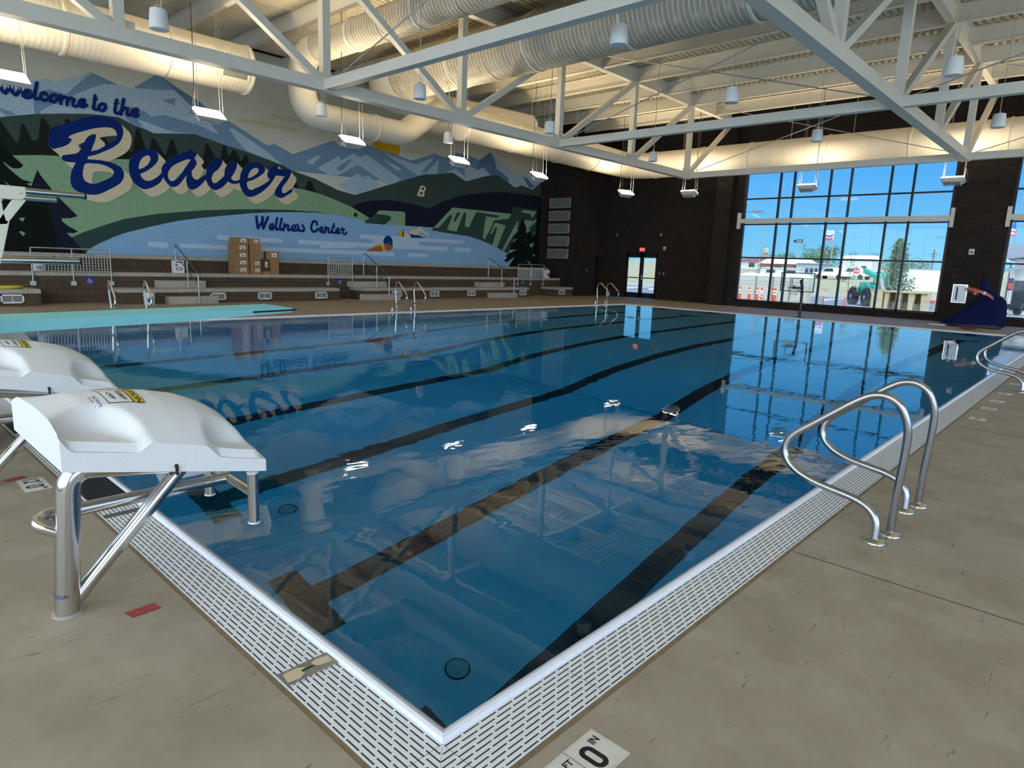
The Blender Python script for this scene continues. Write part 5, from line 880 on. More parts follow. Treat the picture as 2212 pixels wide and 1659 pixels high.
for x, w in ((3.1, 'pair nearest the corner'), (10.84, 'far pair at the picture edge')):
    for dx, s in ((0, 'nearer'), (.75, 'farther')):
        grab_rail('steel grab rail, %s one of the right-hand %s' % (s, w), x+dx, 0, 1)
for x, w in ((3.2, 'left pair beyond the board'), (11.02, 'middle pair'), (21.6, 'right pair')):
    for dx, s in ((0, 'left'), (.72, 'right')):
        grab_rail('steel grab rail on the mural side, %s one of the %s' % (s, w), x+dx, E1, -1, metal='steel')
# ------------------------------------------------------------------ springboard
t = thing('diving_board', 'turquoise springboard with chrome handrails reaching over the pool at left', 'diving board', (-.6, 5.24, 0))
M['turq'] = mat('turquoise_board', (.26, .70, .68), .7, bump=.3, bscale=300); M['turq2'] = mat('turquoise_side', (.24, .60, .62), .5)
M['cream'] = mat('cream_casting', (.70, .66, .52), .45, noise=.04)
b = MB(); prf = [(-2.9, .985, .06), (0, 1.0, .10), (1.5, 1.025, .085), (2.35, 1.04, .06), (2.78, 1.047, .045)]
for k in range(len(prf)-1):
    (xa, za, ta), (xb, zb, tb) = prf[k], prf[k+1]; w = .30
    b.add([(xa, -w, za), (xb, -w, zb), (xb, w, zb), (xa, w, za)], [(0, 1, 2, 3)], 0)
    b.add([(xa, -w, za-ta), (xb, -w, zb-tb), (xb, w, zb-tb), (xa, w, za-ta)], [(3, 2, 1, 0)], 1)
    for s in (-w, w): b.add([(xa, s, za), (xb, s, zb), (xb, s, zb-tb), (xa, s, za-ta)], [(0, 1, 2, 3)], 1)
xb, zb, tb = prf[-1]; b.add([(xb, -.3, zb), (xb, .3, zb), (xb, .3, zb-tb), (xb, -.3, zb-tb)], [(0, 1, 2, 3)], 1)
b.build('board', [M['turq'], M['turq2']], t)
b = MB(); b.tube(fillet([(2.35, -.305, 1.015), (2.79, -.305, 1.025), (2.82, -.305, 1.025), (2.82, .305, 1.025), (2.79, .305, 1.025), (2.35, .305, 1.015)], .03, 4), .009, 8); b.build('tip_guard', M['black'], t)
for s in (-1, 1):
    for z, xe in ((2.0, .93), (1.48, .86)):
        b = MB(); b.cyl((-2.6, s*.425, z), (xe, s*.425, z), .026, n=16); h = b.build('handrail', M['steel'], t)
        b = MB(); b.lathe([(.0262, 0), (.0262, .012), (.018, .018)], (xe-.012, s*.425, z), 16, axis='x'); b.build('end_plug', M['black'], h)
    b = MB()                                   # cast Y-shaped rail support
    def arm(p, q, w0, w1, th=.05):
        P, Q = Vector((p[0], 0, p[1])), Vector((q[0], 0, q[1])); d = (Q-P).normalized(); nn = Vector((-d.z, 0, d.x))
        vs = [(c.x+nn.x*e2*w, s*.425+sy*th/2, c.z+nn.z*e2*w) for sy in (-1, 1) for c, w in ((P, w0), (Q, w1)) for e2 in (-1, 1)]
        b.add(vs, [(0, 1, 3, 2), (6, 7, 5, 4), (0, 2, 6, 4), (3, 1, 5, 7), (1, 0, 4, 5), (2, 3, 7, 6)])
    b.prism([(.30, 1.93), (.50, 1.93), (.53, 1.96), (.53, 2.03), (.30, 2.03), (.28, 1.98)], s*.425-.035, s*.425+.035, lambda a, c, tt: (a, tt, c))
    arm((.335, 1.95), (.36, 1.83), .04, .022); arm((.36, 1.84), (.37, 1.74), .022, .03); arm((.50, 1.95), (.37, 1.76), .035, .03); arm((.375, 1.78), (.30, 1.5), .04, .045); arm((.30, 1.5), (.12, 1.02), .045, .06); arm((.12, 1.02), (.05, .55), .06, .07)
    for c in ((.33, 1.985), (.48, 1.985)): b.cyl((c[0], s*.425-.042, c[1]), (c[0], s*.425+.042, c[1]), .012, n=8)
    b.build('rail_support', M['cream'], t, bevel=.006)
    for x in (-1.2, -2.55):
        b = MB(); b.cyl((x, s*.425, 0), (x, s*.425, 2.0), .026, n=12); b.build('rail_post', M['steel'], t)
b = MB(); b.box(-1.0, .1, -.40, .40, 0, .08); b.box(-.9, 0, -.32, .32, .08, .55); b.box(-.5, -.1, -.36, .36, .55, .88); b.box(-2.9, -2.5, -.3, .3, 0, .92); b.box(-2.95, .1, -.36, -.28, .55, .65); b.box(-2.95, .1, .28, .36, .55, .65); b.build('pedestal', M['cream'], t, bevel=.015)
# ------------------------------------------------------------------ small things on the deck and gutter
def rounded_rect(x0, x1, y0, y1, r, n=5):
    out = []
    for cx, cy, a in ((x1-r, y1-r, 0), (x0+r, y1-r, PI/2), (x0+r, y0+r, PI), (x1-r, y0+r, 1.5*PI)):
        out += [(cx+r*math.cos(a+PI/2*k/n), cy+r*math.sin(a+PI/2*k/n)) for k in range(n+1)]
    return out
M['matblk'] = mat('black_mat', (.008, .008, .009), .75, bump=.2, bscale=400)
for i, (yc, w) in enumerate(((3.41, 'behind the number 6 starting block'), (5.56, 'at the left edge, behind the second starting block'))):
    t = thing('gutter_cover', 'black square plate on the white grating '+w, 'cover', (-.095, yc, .004), group='black gutter covers')
    b = MB(); b.prism(rounded_rect(-.125, .125, -.285, .285, .03), 0, .008, lambda a, c, tt: (a, c, tt)); b.build('rim', M['galv'], t)
    b = MB(); b.prism(rounded_rect(-.120, .120, -.28, .28, .028), .008, .012, lambda a, c, tt: (a, c, tt)); b.build('pad', M['matblk'], t)
t = thing('gutter_insert', 'grey strip set across the white grating below the number 6 block', 'strip', (-.11, 2.84, .004)); b = MB(); b.box(-.11, .11, -.03, .03, 0, .003); b.build('strip_plate', mat('grey_strip', (.10, .10, .10), .6), t)
t = thing('wall_plate', 'steel access plate with torn tan film across the grating near the pool corner', 'plate', (-.11, .675, .004)); b = MB(); b.box(-.11, .11, -.045, .045, 0, .004); b.build('plate', mat('plate_steel', (.33, .31, .26), .45, .6, noise=.3, nscale=15), t, bevel=.001)
b = MB(); b.prism([(-.10, -.03), (-.05, -.036), (-.02, -.015), (-.03, .0), (0, .012), (-.03, .03), (-.09, .028)], .0042, .0050, lambda a, c, tt: (a, c, tt)); b.prism([(.02, .0), (.055, -.015), (.095, -.02), (.10, .02), (.06, .032), (.03, .025)], .0042, .0050, lambda a, c, tt: (a, c, tt)); b.build('film', mat('tan_film', (.62, .50, .31), .6), t)
b = MB(); b.box(-.025, .03, -.004, .004, .004, .0055); b.build('slot', M['black'], t)
M['redtape'] = mat('red_tape', (.34, .045, .045), .6, noise=.15, nscale=40)
for (x, y, rz, w) in ((-.42, 1.57, .05, 'by the foot of the number 6 block'), (-.46, 3.98, .3, 'at the left edge, by the white depth tile')):
    b = MB(); n = 8; top = []
    for i in range(n+1):
        u = -.06+.12*i/n; top.append((u, .032+.004*math.sin(i*2.3), .001+.002*(i == n))); top.append((u+.012, -.034+.003*math.sin(i*1.7), .001))
    b.add(top, [(2*i, 2*i+1, 2*i+3, 2*i+2) for i in range(n)]); b.add([(p[0], p[1], p[2]+.0008) for p in top], [(2*i+2, 2*i+3, 2*i+1, 2*i) for i in range(n)])
    o = b.build('tape_strip', M['redtape']); o.location = (x, y, .001); o.rotation_euler = (0, 0, rz); tag(o, 'torn red tape strip on the deck '+w, 'tape', 'red tape scraps')
M['tile'] = mat('depth_tile', (.66, .62, .53), .45, noise=.06, nscale=30); M['tileedge'] = mat('tile_joint', (.20, .17, .13), .7)
TL = [M['tile'], M['sign_black'], M['tileedge'], M['sign_red']]
def depth_tile(label, x, y, rz, draw, w=.15, h=.15):
    b = MB(); b.box(-w/2-.006, w/2+.006, -h/2-.006, h/2+.006, 0, .0012, 0); b.box(-w/2-.001, w/2+.001, -h/2-.001, h/2+.001, .0012, .0014, 2); b.box(-w/2, w/2, -h/2, h/2, .0014, .0018, 0)
    draw(b, lambda p, q, z=.0024: (p, q, z)); o = b.build('depth_tile', TL, fixn=False); o.location = (x, y, .0004); o.rotation_euler = (0, 0, rz); tag(o, label, 'tile', 'depth marker tiles on the deck')
def oval0(b, f, cx, cy, w, h, th):
    n = 8
    def rr(w, h, r): return [(cx+p, cy+q) for p, q in rounded_rect(-w/2, w/2, -h/2, h/2, r, n)]
    b.poly([rr(w, h, w*.48), rr(w-2*th, h-2*th, (w-2*th)*.46)], f, 1)
def d0in(b, f): oval0(b, f, -.022, -.005, .062, .105, .019); add_text(b, 'IN', .040, lambda p, q: f(.040+p, .040+q), 1, bold=.0012)
def d12ft(b, f): add_text(b, '12', .125, lambda p, q: f(-.022+p*.85, -.005+q), 1, bold=.003); add_text(b, 'FT', .036, lambda p, q: f(.050+p, .034+q), 1, bold=.001)
depth_tile('cream deck tile reading 0 IN, at the bottom edge of the picture', .343, -.385, 0, d0in); depth_tile('cream deck tile reading FT beside the tile with 0 IN, cut by the bottom edge', .183, -.385, 0, d12ft)
depth_tile('cream deck tile reading 0 IN, behind the post of the number 6 block', -.38, 3.70, -PI/2, d0in, .14, .14); depth_tile('cream deck tile reading 12 FT, left of the number 6 block', -.38, 3.845, -PI/2, d12ft, .14, .14)
def nodive(b, f):
    for k in range(20):
        a0, a1 = 2*PI*k/20, 2*PI*(k+1)/20; b.quad(*[f(r*math.cos(a), r*math.sin(a)) for r, a in ((.055, a0), (.055, a1), (.046, a1), (.046, a0))], 3)
    b.quad(f(-.04, .03), f(-.033, .037), f(.04, -.03), f(.033, -.037), 3); b.quad(f(-.03, -.005, .0023), f(.02, .018, .0023), f(.025, .008, .0023), f(-.02, -.018, .0023), 1)
tx = ((7.9, 'IN'), (8.78, 'D'), (9.51, '0'), (10.33, 'FT'), (11.58, '8'), (12.34, 'D'))
nth = ['nearest', 'second', 'third', 'fourth', 'fifth', 'sixth']
for i, (x, s) in enumerate(tx):
    depth_tile('small square marker tile on the right-hand deck, %s of the row along the grating' % nth[i], x, -.40, 0, nodive if s == 'D' else (lambda b, f, s=s: add_text(b, s, .09, lambda p, q: f(p, q), 1, bold=.003)), .17, .15)
# floor inlets under water and the specks on the pool floor
for i, (x, y) in enumerate(((2.29, 2.39), (2.32, 5.43))):
    t = thing('floor_inlet', ('round inlet cover on the pool floor near the pool corner', 'round inlet cover on the pool floor in front of the number 6 block')[i], 'inlet', (x, y, -3.66)); b = MB(); b.lathe([(.10, 0), (.10, .012), (.08, .018), (.001, .02)], n=24); b.build('cover_disc', mat('inlet%d' % i, (.40, .62, .58), .5), t)
    b = MB(); b.tube([(.105*math.cos(k*PI/12), .105*math.sin(k*PI/12), .008) for k in range(24)], .008, 6, closed=True); b.build('joint_ring', M['black'], t)
b = MB(); b.box(-.10, .10, -.05, .05, 0, .02); o = b.build('drain_cover', M['black']); o.location = (1.2, 1.05, -3.66); o.rotation_euler = (0, 0, .9); tag(o, 'small black drain cover on the pool floor by the near corner', 'drain')
# ================================================================== concrete bleachers along the mural
BM = [M['cmu_bench'], M['slab']]
def bench(name, label, x0, x1, y0, y1, z0, z1, slab=.11, over=.02, grp='concrete bleacher tiers', joints=2.4):
    t = thing(name, label, 'bleacher', (x0, y0, 0), group=grp)
    b = MB(); b.box(x0, x1, y0, y1, z0, z1-slab); b.build('block_wall', M['cmu_bench'], t, origin=(x0, y0, 0))
    x = x0-over; k = 0
    while x < x1+over-.05:
        e = min(x+joints, x1+over); b = MB(); b.box(x+.004, e-.004, y0-over, y1, z1-slab, z1); b.build('seat_slab', M['slab'], t, origin=(x0, y0, 0), bevel=.006); x = e
        if e >= x1+over-.01: break
    return t
bench('bleacher_bench', 'low concrete bench piece at the left edge, carrying the yellow hose', -6.9, 2.95, 19.72, 20.6, 0, .44)
bench('bleacher_bench', 'low concrete bench between the two left guard rails, under the cardboard boxes', 4.82, 12.08, 19.72, 20.6, 0, .44)
bench('bleacher_bench', 'low concrete bench right of the middle guard rail, below the painted swimmers', 13.12, 22.6, 19.72, 20.6, 0, .44)
bench('bleacher_bench', 'short low concrete bench against the dark panel wall', 24.55, 26.05, 19.72, 20.6, 0, .44)
bench('bleacher_tier', 'middle concrete bleacher tier running the whole length of the mural', -6.9, 26.05, 20.6, 21.44, 0, .877)
bench('bleacher_tier', 'top concrete bleacher tier at the foot of the mural', -6.9, 26.05, 21.46, 22.12, 0, 1.393)
def step(label, x0, x1, y0, y1, z0, z1):
    t = thing('concrete_step', label, 'step', (x0, y0, z0), group='concrete steps of the bleachers'); b = MB(); b.box(0, x1-x0, 0, y1-y0, 0, z1-z0); b.build('tread_block', M['slab'], t, bevel=.01)
for (xa, w) in ((6.05, 'left aisle, beside the white box'), (12.95, 'middle aisle, below the painted swimmer'), (19.75, 'right aisle')):
    L = 1.42 if xa < 12 else 1.6
    step('lower concrete step on the deck at the '+w, xa, xa+L, 19.28, 19.70, 0, .22); step('upper concrete step on the low bench at the '+w, xa+.02, xa+L, 20.15, 20.58, .44, .66)
# handrails
for x, w in ((6.86, 'left bleacher aisle, beside the cardboard boxes'), (13.95, 'middle bleacher aisle, under the painted swimmer'), (20.98, 'right bleacher aisle, before the painted fir trees')):
    t = thing('aisle_handrail', 'dark steel stair handrail at the '+w, 'handrail', (x, 20.0, 0), group='aisle handrails')
    b = MB(); b.tube(fillet([(0, .9, .877), (0, .9, 1.80), (0, -.8, .92), (0, -.8, 0)], .10, 5), .02, 10); b.build('top_rail', M['brushed'], t)
    b = MB(); b.cyl((0, .9, 1.45), (0, -.8, .58), .016, n=8); b.build('mid_rail', M['brushed'], t)
    b = MB(); b.cyl((0, 0, .44), (0, 0, 1.34), .018, n=10); b.build('middle_post', M['brushed'], t)
# guard rails with mesh
def guard(label, x0, x1, n, feet):
    t = thing('guard_rail', label, 'guard rail', (x0, 20.55, 0), group='mesh guard rails of the wheelchair places'); w = x1-x0
    b = MB(); b.tube([(0, -.02, 1.53), (w, -.02, 1.53)], .018, 8); b.build('top_rail', M['galv'], t)
    for z in (1.35, .90): b = MB(); b.tube([(0, 0, z), (w, 0, z)], .014, 8); b.build('rail', M['galv'], t)
    for i in range(n+1):
        x = w*i/n; b = MB(); b.tube([(x, 0, .60), (x, 0, 1.36), (x, -.02, 1.53)], .016, 8); b.build('post', M['galv'], t)
        b = MB(); b.box(x-.07, x+.07, 0, .045, .50, .62); b.build('foot_plate', M['galv'], t, bevel=.004)
    b = MB(); m = int(w/.075)
    for i in range(1, m): b.cyl((w*i/m, 0, .90), (w*i/m, 0, 1.35), .006, n=4, caps=False)
    for k in range(1, 6): b.cyl((0, .008, .90+.075*k), (w, .008, .90+.075*k), .006, n=4, caps=False)
    b.build('mesh', M['galv'], t)
guard('steel mesh guard rail at left, behind the chrome handrails of the board', 2.98, 4.9, 2, 3); guard('short steel mesh guard rail right of the cardboard boxes', 12.14, 13.2, 1, 2); guard('steel mesh guard rail at the right end, before the black fir trees', 22.7, 24.64, 2, 3)
# vents in the low bench
M['grill'] = mat('vent_grille', (.20, .21, .21), .6, noise=.2, nscale=120)
vx = [2.09, 7.41, 8.97, 11.09, 14.45, 16.41, 18.53, 21.94, 24.92]
vl = ['at the left edge, below the yellow hose', 'right of the left aisle steps', 'below the cardboard boxes', 'left of the middle guard rail', 'behind the middle grab rails', 'second to the right of the middle aisle', 'third to the right of the middle aisle', 'at the right end of the long bench', 'in the short bench by the dark wall']
for x, w in zip(vx, vl):
    t = thing('bench_vent', 'white framed air vent in the low bench '+w, 'vent', (x, 19.70, .08), group='air vents in the low bench'); W_ = .49
    b = MB(); b.box(0, W_, 0, .02, 0, .035); b.box(0, W_, 0, .02, .195, .23); b.box(0, .035, 0, .02, 0, .23); b.box(W_-.035, W_, 0, .02, 0, .23); b.build('frame', M['white'], t)
    b = MB(); b.box(.03, W_-.03, .012, .018, .03, .2); b.build('grille', M['grill'], t)
    b = MB(); b.box(W_/2-.006, W_/2+.006, .002, .02, .03, .2); b.build('divider', M['white'], t)
# blue access signs
def ada(b, f):
    for k in range(14):
        a0, a1 = PI*.75+k*PI*1.2/14, PI*.75+(k+1)*PI*1.2/14; b.quad(*[f(-.005+r*math.cos(a), -.02+r*math.sin(a)) for r, a in ((.055, a0), (.055, a1), (.042, a1), (.042, a0))], 1)
    for p, q, w in (((-.012, .045), (-.005, -.005), .008), ((-.005, -.005), (.035, -.008), .008), ((.035, -.008), (.055, -.055), .008), ((-.01, .02), (.03, .015), .006)):
        d = Vector((q[0]-p[0], q[1]-p[1])).normalized(); nx, ny = -d.y*w, d.x*w; b.quad(f(p[0]+nx, p[1]+ny), f(q[0]+nx, q[1]+ny), f(q[0]-nx, q[1]-ny), f(p[0]-nx, p[1]-ny), 1)
    b.add([f(-.012+.013*math.cos(k*PI/6), .062+.013*math.sin(k*PI/6)) for k in range(12)], [tuple(range(12))], 1)
for x, w in ((4.345, 'below the left guard rail'), (12.66, 'below the short middle guard rail'), (23.13, 'below the right guard rail')):
    b = MB(); b.box(-.1, .1, -.006, 0, -.1, .1, 0); ada(b, lambda p, q: (p, -.008, q)); o = b.build('access_sign', [M['sign_blue'], M['sign_white']], fixn=False); o.location = (x, 20.594, .64); tag(o, 'blue wheelchair sign on the brown block '+w, 'sign', 'blue wheelchair signs')
# cardboard boxes on the middle tier
M['card'] = mat('cardboard', (.30, .17, .075), .8, noise=.08, nscale=6); M['card2'] = mat('cardboard_dark_print', (.10, .045, .03), .8); M['tapebrown'] = mat('packing_tape', (.34, .22, .11), .35)
def carton(label, x, y, z, w, d, h, lab=True, m='card', rz=0):
    t = thing('cardboard_box', label, 'box', (x, y, z), rz, group='cardboard boxes on the bleachers')
    b = MB(); b.box(0, w, 0, d, 0, h); b.build('carton', M[m], t, bevel=.006)
    b = MB(); b.box(-.001, w+.001, d/2-.03, d/2+.03, h-.06, h+.0015); b.build('tape', M['tapebrown'], t)
    if lab:
        b = MB(); b.box(w*.42, w*.80, -.003, 0, h*.35, h*.82, 0); b.box(w*.55, w*.68, -.004, -.003, h*.45, h*.60, 1); b.box(w*.46, w*.52, -.004, -.003, h*.62, h*.76, 1); b.build('shipping_label', [M['sign_white'], M['sign_black']], t, fixn=False)
cy0 = 20.75
for k in range(4):
    z = .877+.249*k; p = ['bottom', 'second', 'third', 'fourth'][k]
    carton('labelled cardboard box, %s of the tall left stack' % p, 8.66, cy0, z, .53, .42, .247)
carton('smaller cardboard box on top of the tall left stack', 8.72, cy0+.02, .877+4*.249, .50, .4, .235, True)
carton('labelled cardboard box, bottom of the tall right stack', 9.24, cy0, .877, .40, .42, .235); carton('labelled cardboard box, second of the tall right stack', 9.24, cy0, 1.113, .40, .42, .235)
carton('plain tall cardboard box, third of the tall right stack', 9.24, cy0, 1.349, .42, .42, .51, False); carton('labelled cardboard box on top of the tall right stack', 9.24, cy0+.02, 1.86, .39, .4, .235)
carton('plain cardboard box at the bottom of the low stack', 9.98, cy0, .877, .31, .42, .24, False); carton('plain cardboard box in the middle of the low stack', 9.96, cy0, 1.118, .33, .42, .265, False); carton('labelled cardboard box turned askew on the low stack', 9.87, cy0+.08, 1.384, .44, .34, .29, True, 'card', -.18)
carton('dark printed box between the tall stack and the low stack', 9.69, cy0+.05, .985, .25, .36, .40, True, 'card2'); carton('shallow cardboard tray under the dark printed box', 9.68, cy0-.02, .877, .28, .42, .107, False)
t = thing('paper_carton', 'white box with a black oval print leaning by the left aisle handrail', 'box', (6.76, 20.8, .877)); b = MB(); b.box(0, .32, 0, .22, 0, .40); b.build('carton', M['white'], t, bevel=.01)
b = MB(); b.poly([[(.16+.11*math.cos(k*PI/10), .13+.05*math.sin(k*PI/10)) for k in range(20)]], lambda p, q: (p, -.002, q), 0); b.poly([[(.16+.08*math.cos(k*PI/10), .13+.03*math.sin(k*PI/10)) for k in range(20)]], lambda p, q: (p, -.003, q), 1); b.box(.05, .28, -.003, -.001, .33, .36); b.box(.04, .12, -.003, -.001, .21, .29, 2); b.build('print', [M['sign_black'], M['sign_white'], M['grill']], t, fixn=False)
def bucket(label, x, y, z, r, h, lid=False, lab=None):
    t = thing('plastic_bucket', label, 'bucket', (x, y, z), group='white plastic buckets'); b = MB()
    b.lathe([(r*.88, 0), (r*.9, .01), (r*.97, h*.75), (r*1.04, h*.76), (r*1.04, h*.82), (r*.99, h*.83), (r, h)]+([(r*1.06, h), (r*1.06, h+.02), (.001, h+.022)] if lid else [(r*.95, h), (r*.86, .02), (.001, .015)]), n=24); b.build('pail', M['white'], t)
    b = MB(); b.tube([(r*1.03*math.cos(a), r*1.03*math.sin(a), h*.78-.12*math.sin((a-PI)*1)) for a in [PI+PI*k/12 for k in range(13)]], .004, 5); b.build('bail', M['galv'], t)
    b = MB(); n = 8; a0, a1 = -2.2, -1.2
    for k in range(n):
        p, q = a0+(a1-a0)*k/n, a0+(a1-a0)*(k+1)/n; rr = r*.965+.006; b.quad((rr*math.cos(p), rr*math.sin(p), h*.25), (rr*math.cos(q), rr*math.sin(q), h*.25), (rr*math.cos(q), rr*math.sin(q), h*.62), (rr*math.cos(p), rr*math.sin(p), h*.62))
    b.build('label_print', lab or M['grill'], t, fixn=False)
bucket('white plastic bucket behind the left mesh guard rail', 3.2, 20.85, .877, .145, .24); bucket('white plastic bucket by the dark wall at the right end of the bleachers', 25.3, 20.95, .877, .2, .40); bucket('lidded white bucket with a blue label on the deck beside the left grab rails', 5.5, 19.35, 0, .15, .33, True, M['sign_blue'])
b = MB()
for k in range(7): 
    r = .17+.012*(k % 3); b.tube([(r*1.35*math.cos(a*PI/10)+.01*k, r*math.sin(a*PI/10), .016+.008*k) for a in range(20)], .016, 6, closed=True)
b.tube([(.25, 0, .02), (.34, -.1, .016), (.36, -.2, .016)], .016, 6)
o = b.build('garden_hose', mat('yellow_hose', (.62, .50, .03), .45)); o.location = (2.33, 20.05, .44); tag(o, 'coiled yellow hose on the low bench at the left edge', 'hose')
t = thing('wall_camera', 'small round black camera on the painted green hill', 'camera', (14.39, 22.14, 3.29)); b = MB(); b.cyl((0, .03, 0), (0, -.02, 0), .10, n=16); b.build('mount_plate', M['cream'], t); b = MB(); b.lathe([(.085, 0), (.08, .04), (.05, .07), (.001, .08)], (0, 0, 0), 16); b2 = MB(); b2.merge(b, lambda v: Vector((v.x, -.02-v.z, v.y))); b2.build('dome', M['black'], t)
# ================================================================== dark panel wall and glazed door bay
M['acoustic'] = mat('grey_acoustic_panel', (.16, .16, .155), .9, bump=.2, bscale=200)
pn = ['topmost', 'second from the top', 'middle', 'second from the bottom', 'lowest']
for i in range(5):
    z0 = 4.5-i*.648; t = thing('acoustic_panel', 'grey framed panel on the dark brick wall, %s of five' % pn[i], 'panel', (26.08, 20.85, z0), group='five grey panels on the dark wall')
    b = MB(); b.box(-.04, .015, -.66, .66, .02, .47); b.build('panel_face', M['acoustic'], t)
    b = MB()
    for y0, y1, za, zb in ((-.69, .69, 0, .03), (-.69, .69, .46, .49), (-.69, -.66, 0, .49), (.66, .69, 0, .49)): b.box(-.05, .018, y0, y1, za, zb)
    b.build('frame', M['slab'], t)
t = thing('exit_sign', 'red lit EXIT sign above the glazed double door', 'sign', (28.62, 17.29, 2.51)); b = MB(); b.box(0, .06, -.15, .15, -.10, .10); b.build('housing', M['white'], t, bevel=.005)
b = MB(); b.box(-.004, 0, -.14, .14, -.09, .09); b.build('lit_face', mat('exit_red_glow', (.3, .01, .01), .4, emis=(1, .04, .05), estr=.8), t)
b = MB(); add_text(b, 'EXIT', .13, lambda p, q: (-.006, -p, q), 0, bold=.004); b.build('lettering', mat('exit_letters', (.5, .05, .05), .4, emis=(1, .35, .3), estr=1.2), t, fixn=False)
def small(name, label, cat, loc, w, h, m, d=.04, extra=None):
    t = thing(name, label, cat, loc); b = MB(); b.box(-d, 0, -w/2, w/2, -h/2, h/2); b.build('case', m, t, bevel=.006); b = MB(); b.box(-d-.006, -d, -w*.3, w*.3, -h*.28, h*.12); b.build('face', extra or M['grill'], t); return t
small('alarm_strobe', 'white alarm strobe on the dark wall right of the EXIT sign', 'alarm', (28.69, 16.0, 2.59), .14, .17, M['white']); small('junction_box', 'small grey box high on the dark wall above the glazed door', 'box', (28.69, 16.26, 3.27), .11, .13, M['galv']); small('junction_box', 'small dark box on the wall left above the glazed door', 'box', (28.69, 18.92, 3.27), .06, .14, M['galv'])
small('door_sign', 'small blue sign on the dark wall right of the glazed door', 'sign', (28.69, 16.19, 1.35), .16, .17, M['sign_blue'], .012); small('switch_plate', 'small grey switch plate right of the blue door sign', 'switch', (28.69, 15.95, 1.33), .08, .1, M['galv'], .02)
small('room_sign', 'small blue sign on the brick jog left of the glazed door', 'sign', (27.0, 19.59, 1.35), .17, .17, M['sign_blue'], .012).rotation_euler = (0, 0, PI/2)
small('alarm_strobe', 'white alarm strobe on the pier between the tall windows', 'alarm', (27.97, 2.9, 2.60), .17, .2, M['white'])
# brushed steel fountain on the pier
t = thing('drinking_fountain', 'stainless steel drinking fountain recess on the pier, behind the blue chair cover', 'fountain', (27.97, 3.07, .72)); b = MB(); b.box(-.025, 0, -.24, .24, 0, .70); b.build('back_panel', M['steel'], t, bevel=.01)
b = MB(); b.box(-.03, -.02, -.20, .20, .04, .66); b.build('recess', M['galv'], t); b = MB(); b.box(-.06, -.03, .06, .10, .12, .60); b.build('bottle_slot', M['black'], t)
# ------------------------------------------------------------------ steel girts across the tall windows
for (y0, y1, w) in ((3.66, 11.86, 'left'), (-6.2, 1.97, 'right')):
    t = thing('window_girt', 'white steel tube across the %s tall window with end plates' % w, 'girt', (27.93, y0, 3.82)); b = MB(); b.box(-.07, .07, .02, y1-y0-.02, -.09, .09); b.build('tube', M['truss'], t)
    for y in (0, y1-y0): b = MB(); b.box(-.08, .08, y-.06, y+.06, -.34, .36); b.build('end_plate', M['truss'], t)
# ------------------------------------------------------------------ poolside basketball hoop
M['navy'] = mat('dark_post_paint', (.020, .022, .045), .4)
t = thing('basketball_hoop', 'poolside basketball hoop with clear framed backboard on a dark post', 'basketball hoop', (23.55, 7.2, 0))
b = MB(); b.tube(fillet([(0, 0, 0), (0, 0, .85), (.0, .02, 1.10), (.05, .1, 1.35)], .1, 4), .05, 12); b.build('post', M['navy'], t)
b = MB(); b.box(-.14, .14, -.14, .14, 0, .02); b.build('base_plate', M['navy'], t)
b = MB(); W0, W1, Z0, Z1 = -.42, .78, .93, 1.62
for (a, c, za, zb) in ((W0, W1, Z0, Z0+.03), (W0, W1, Z1-.03, Z1), (W0, W0+.03, Z0, Z1), (W1-.03, W1, Z0, Z1)): b.box(-.10, -.06, a, c, za, zb)
b.build('backboard_frame', M['navy'], t); b = MB(); b.quad((-.08, W0, Z0), (-.08, W1, Z0), (-.08, W1, Z1), (-.08, W0, Z1)); b.build('backboard', M['glass'], t)
b = MB()
for (a, c, za, zb) in ((0, .36, 1.02, 1.045), (0, .36, 1.40, 1.425), (0, .022, 1.02, 1.425), (.34, .362, 1.02, 1.425)): b.box(-.108, -.1, a, c, za, zb)
b.box(-.12, -.1, .02, .34, 1.03, 1.11); b.build('target_square', M['navy'], t)
b = MB(); b.tube([(-.36+.21*math.cos(k*PI/12), .18+.21*math.sin(k*PI/12), 1.07) for k in range(24)], .012, 6, closed=True); b.beam((-.16, .18, 1.06), (-.06, .18, 1.03), .1, .03); b.build('rim', mat('rim_paint', (.12, .03, .03), .4), t)
b = MB()
for k in range(12):
    a = k*PI/6
    for s in (-1, 1): b.tube([(-.36+r*math.cos(a+s*o2), .18+r*math.sin(a+s*o2), z) for r, o2, z in ((.21, 0, 1.06), (.16, .26, .95), (.12, .52, .86), (.13, .7, .80))], .004, 4, caps=False)
b.build('net', M['white'], t)
b = MB(); b.beam((.0, .04, .9), (-.08, .3, 1.15), .04, .04); b.beam((.03, .04, 1.1), (-.08, 0, 1.4), .04, .04); b.build('brace', M['navy'], t)
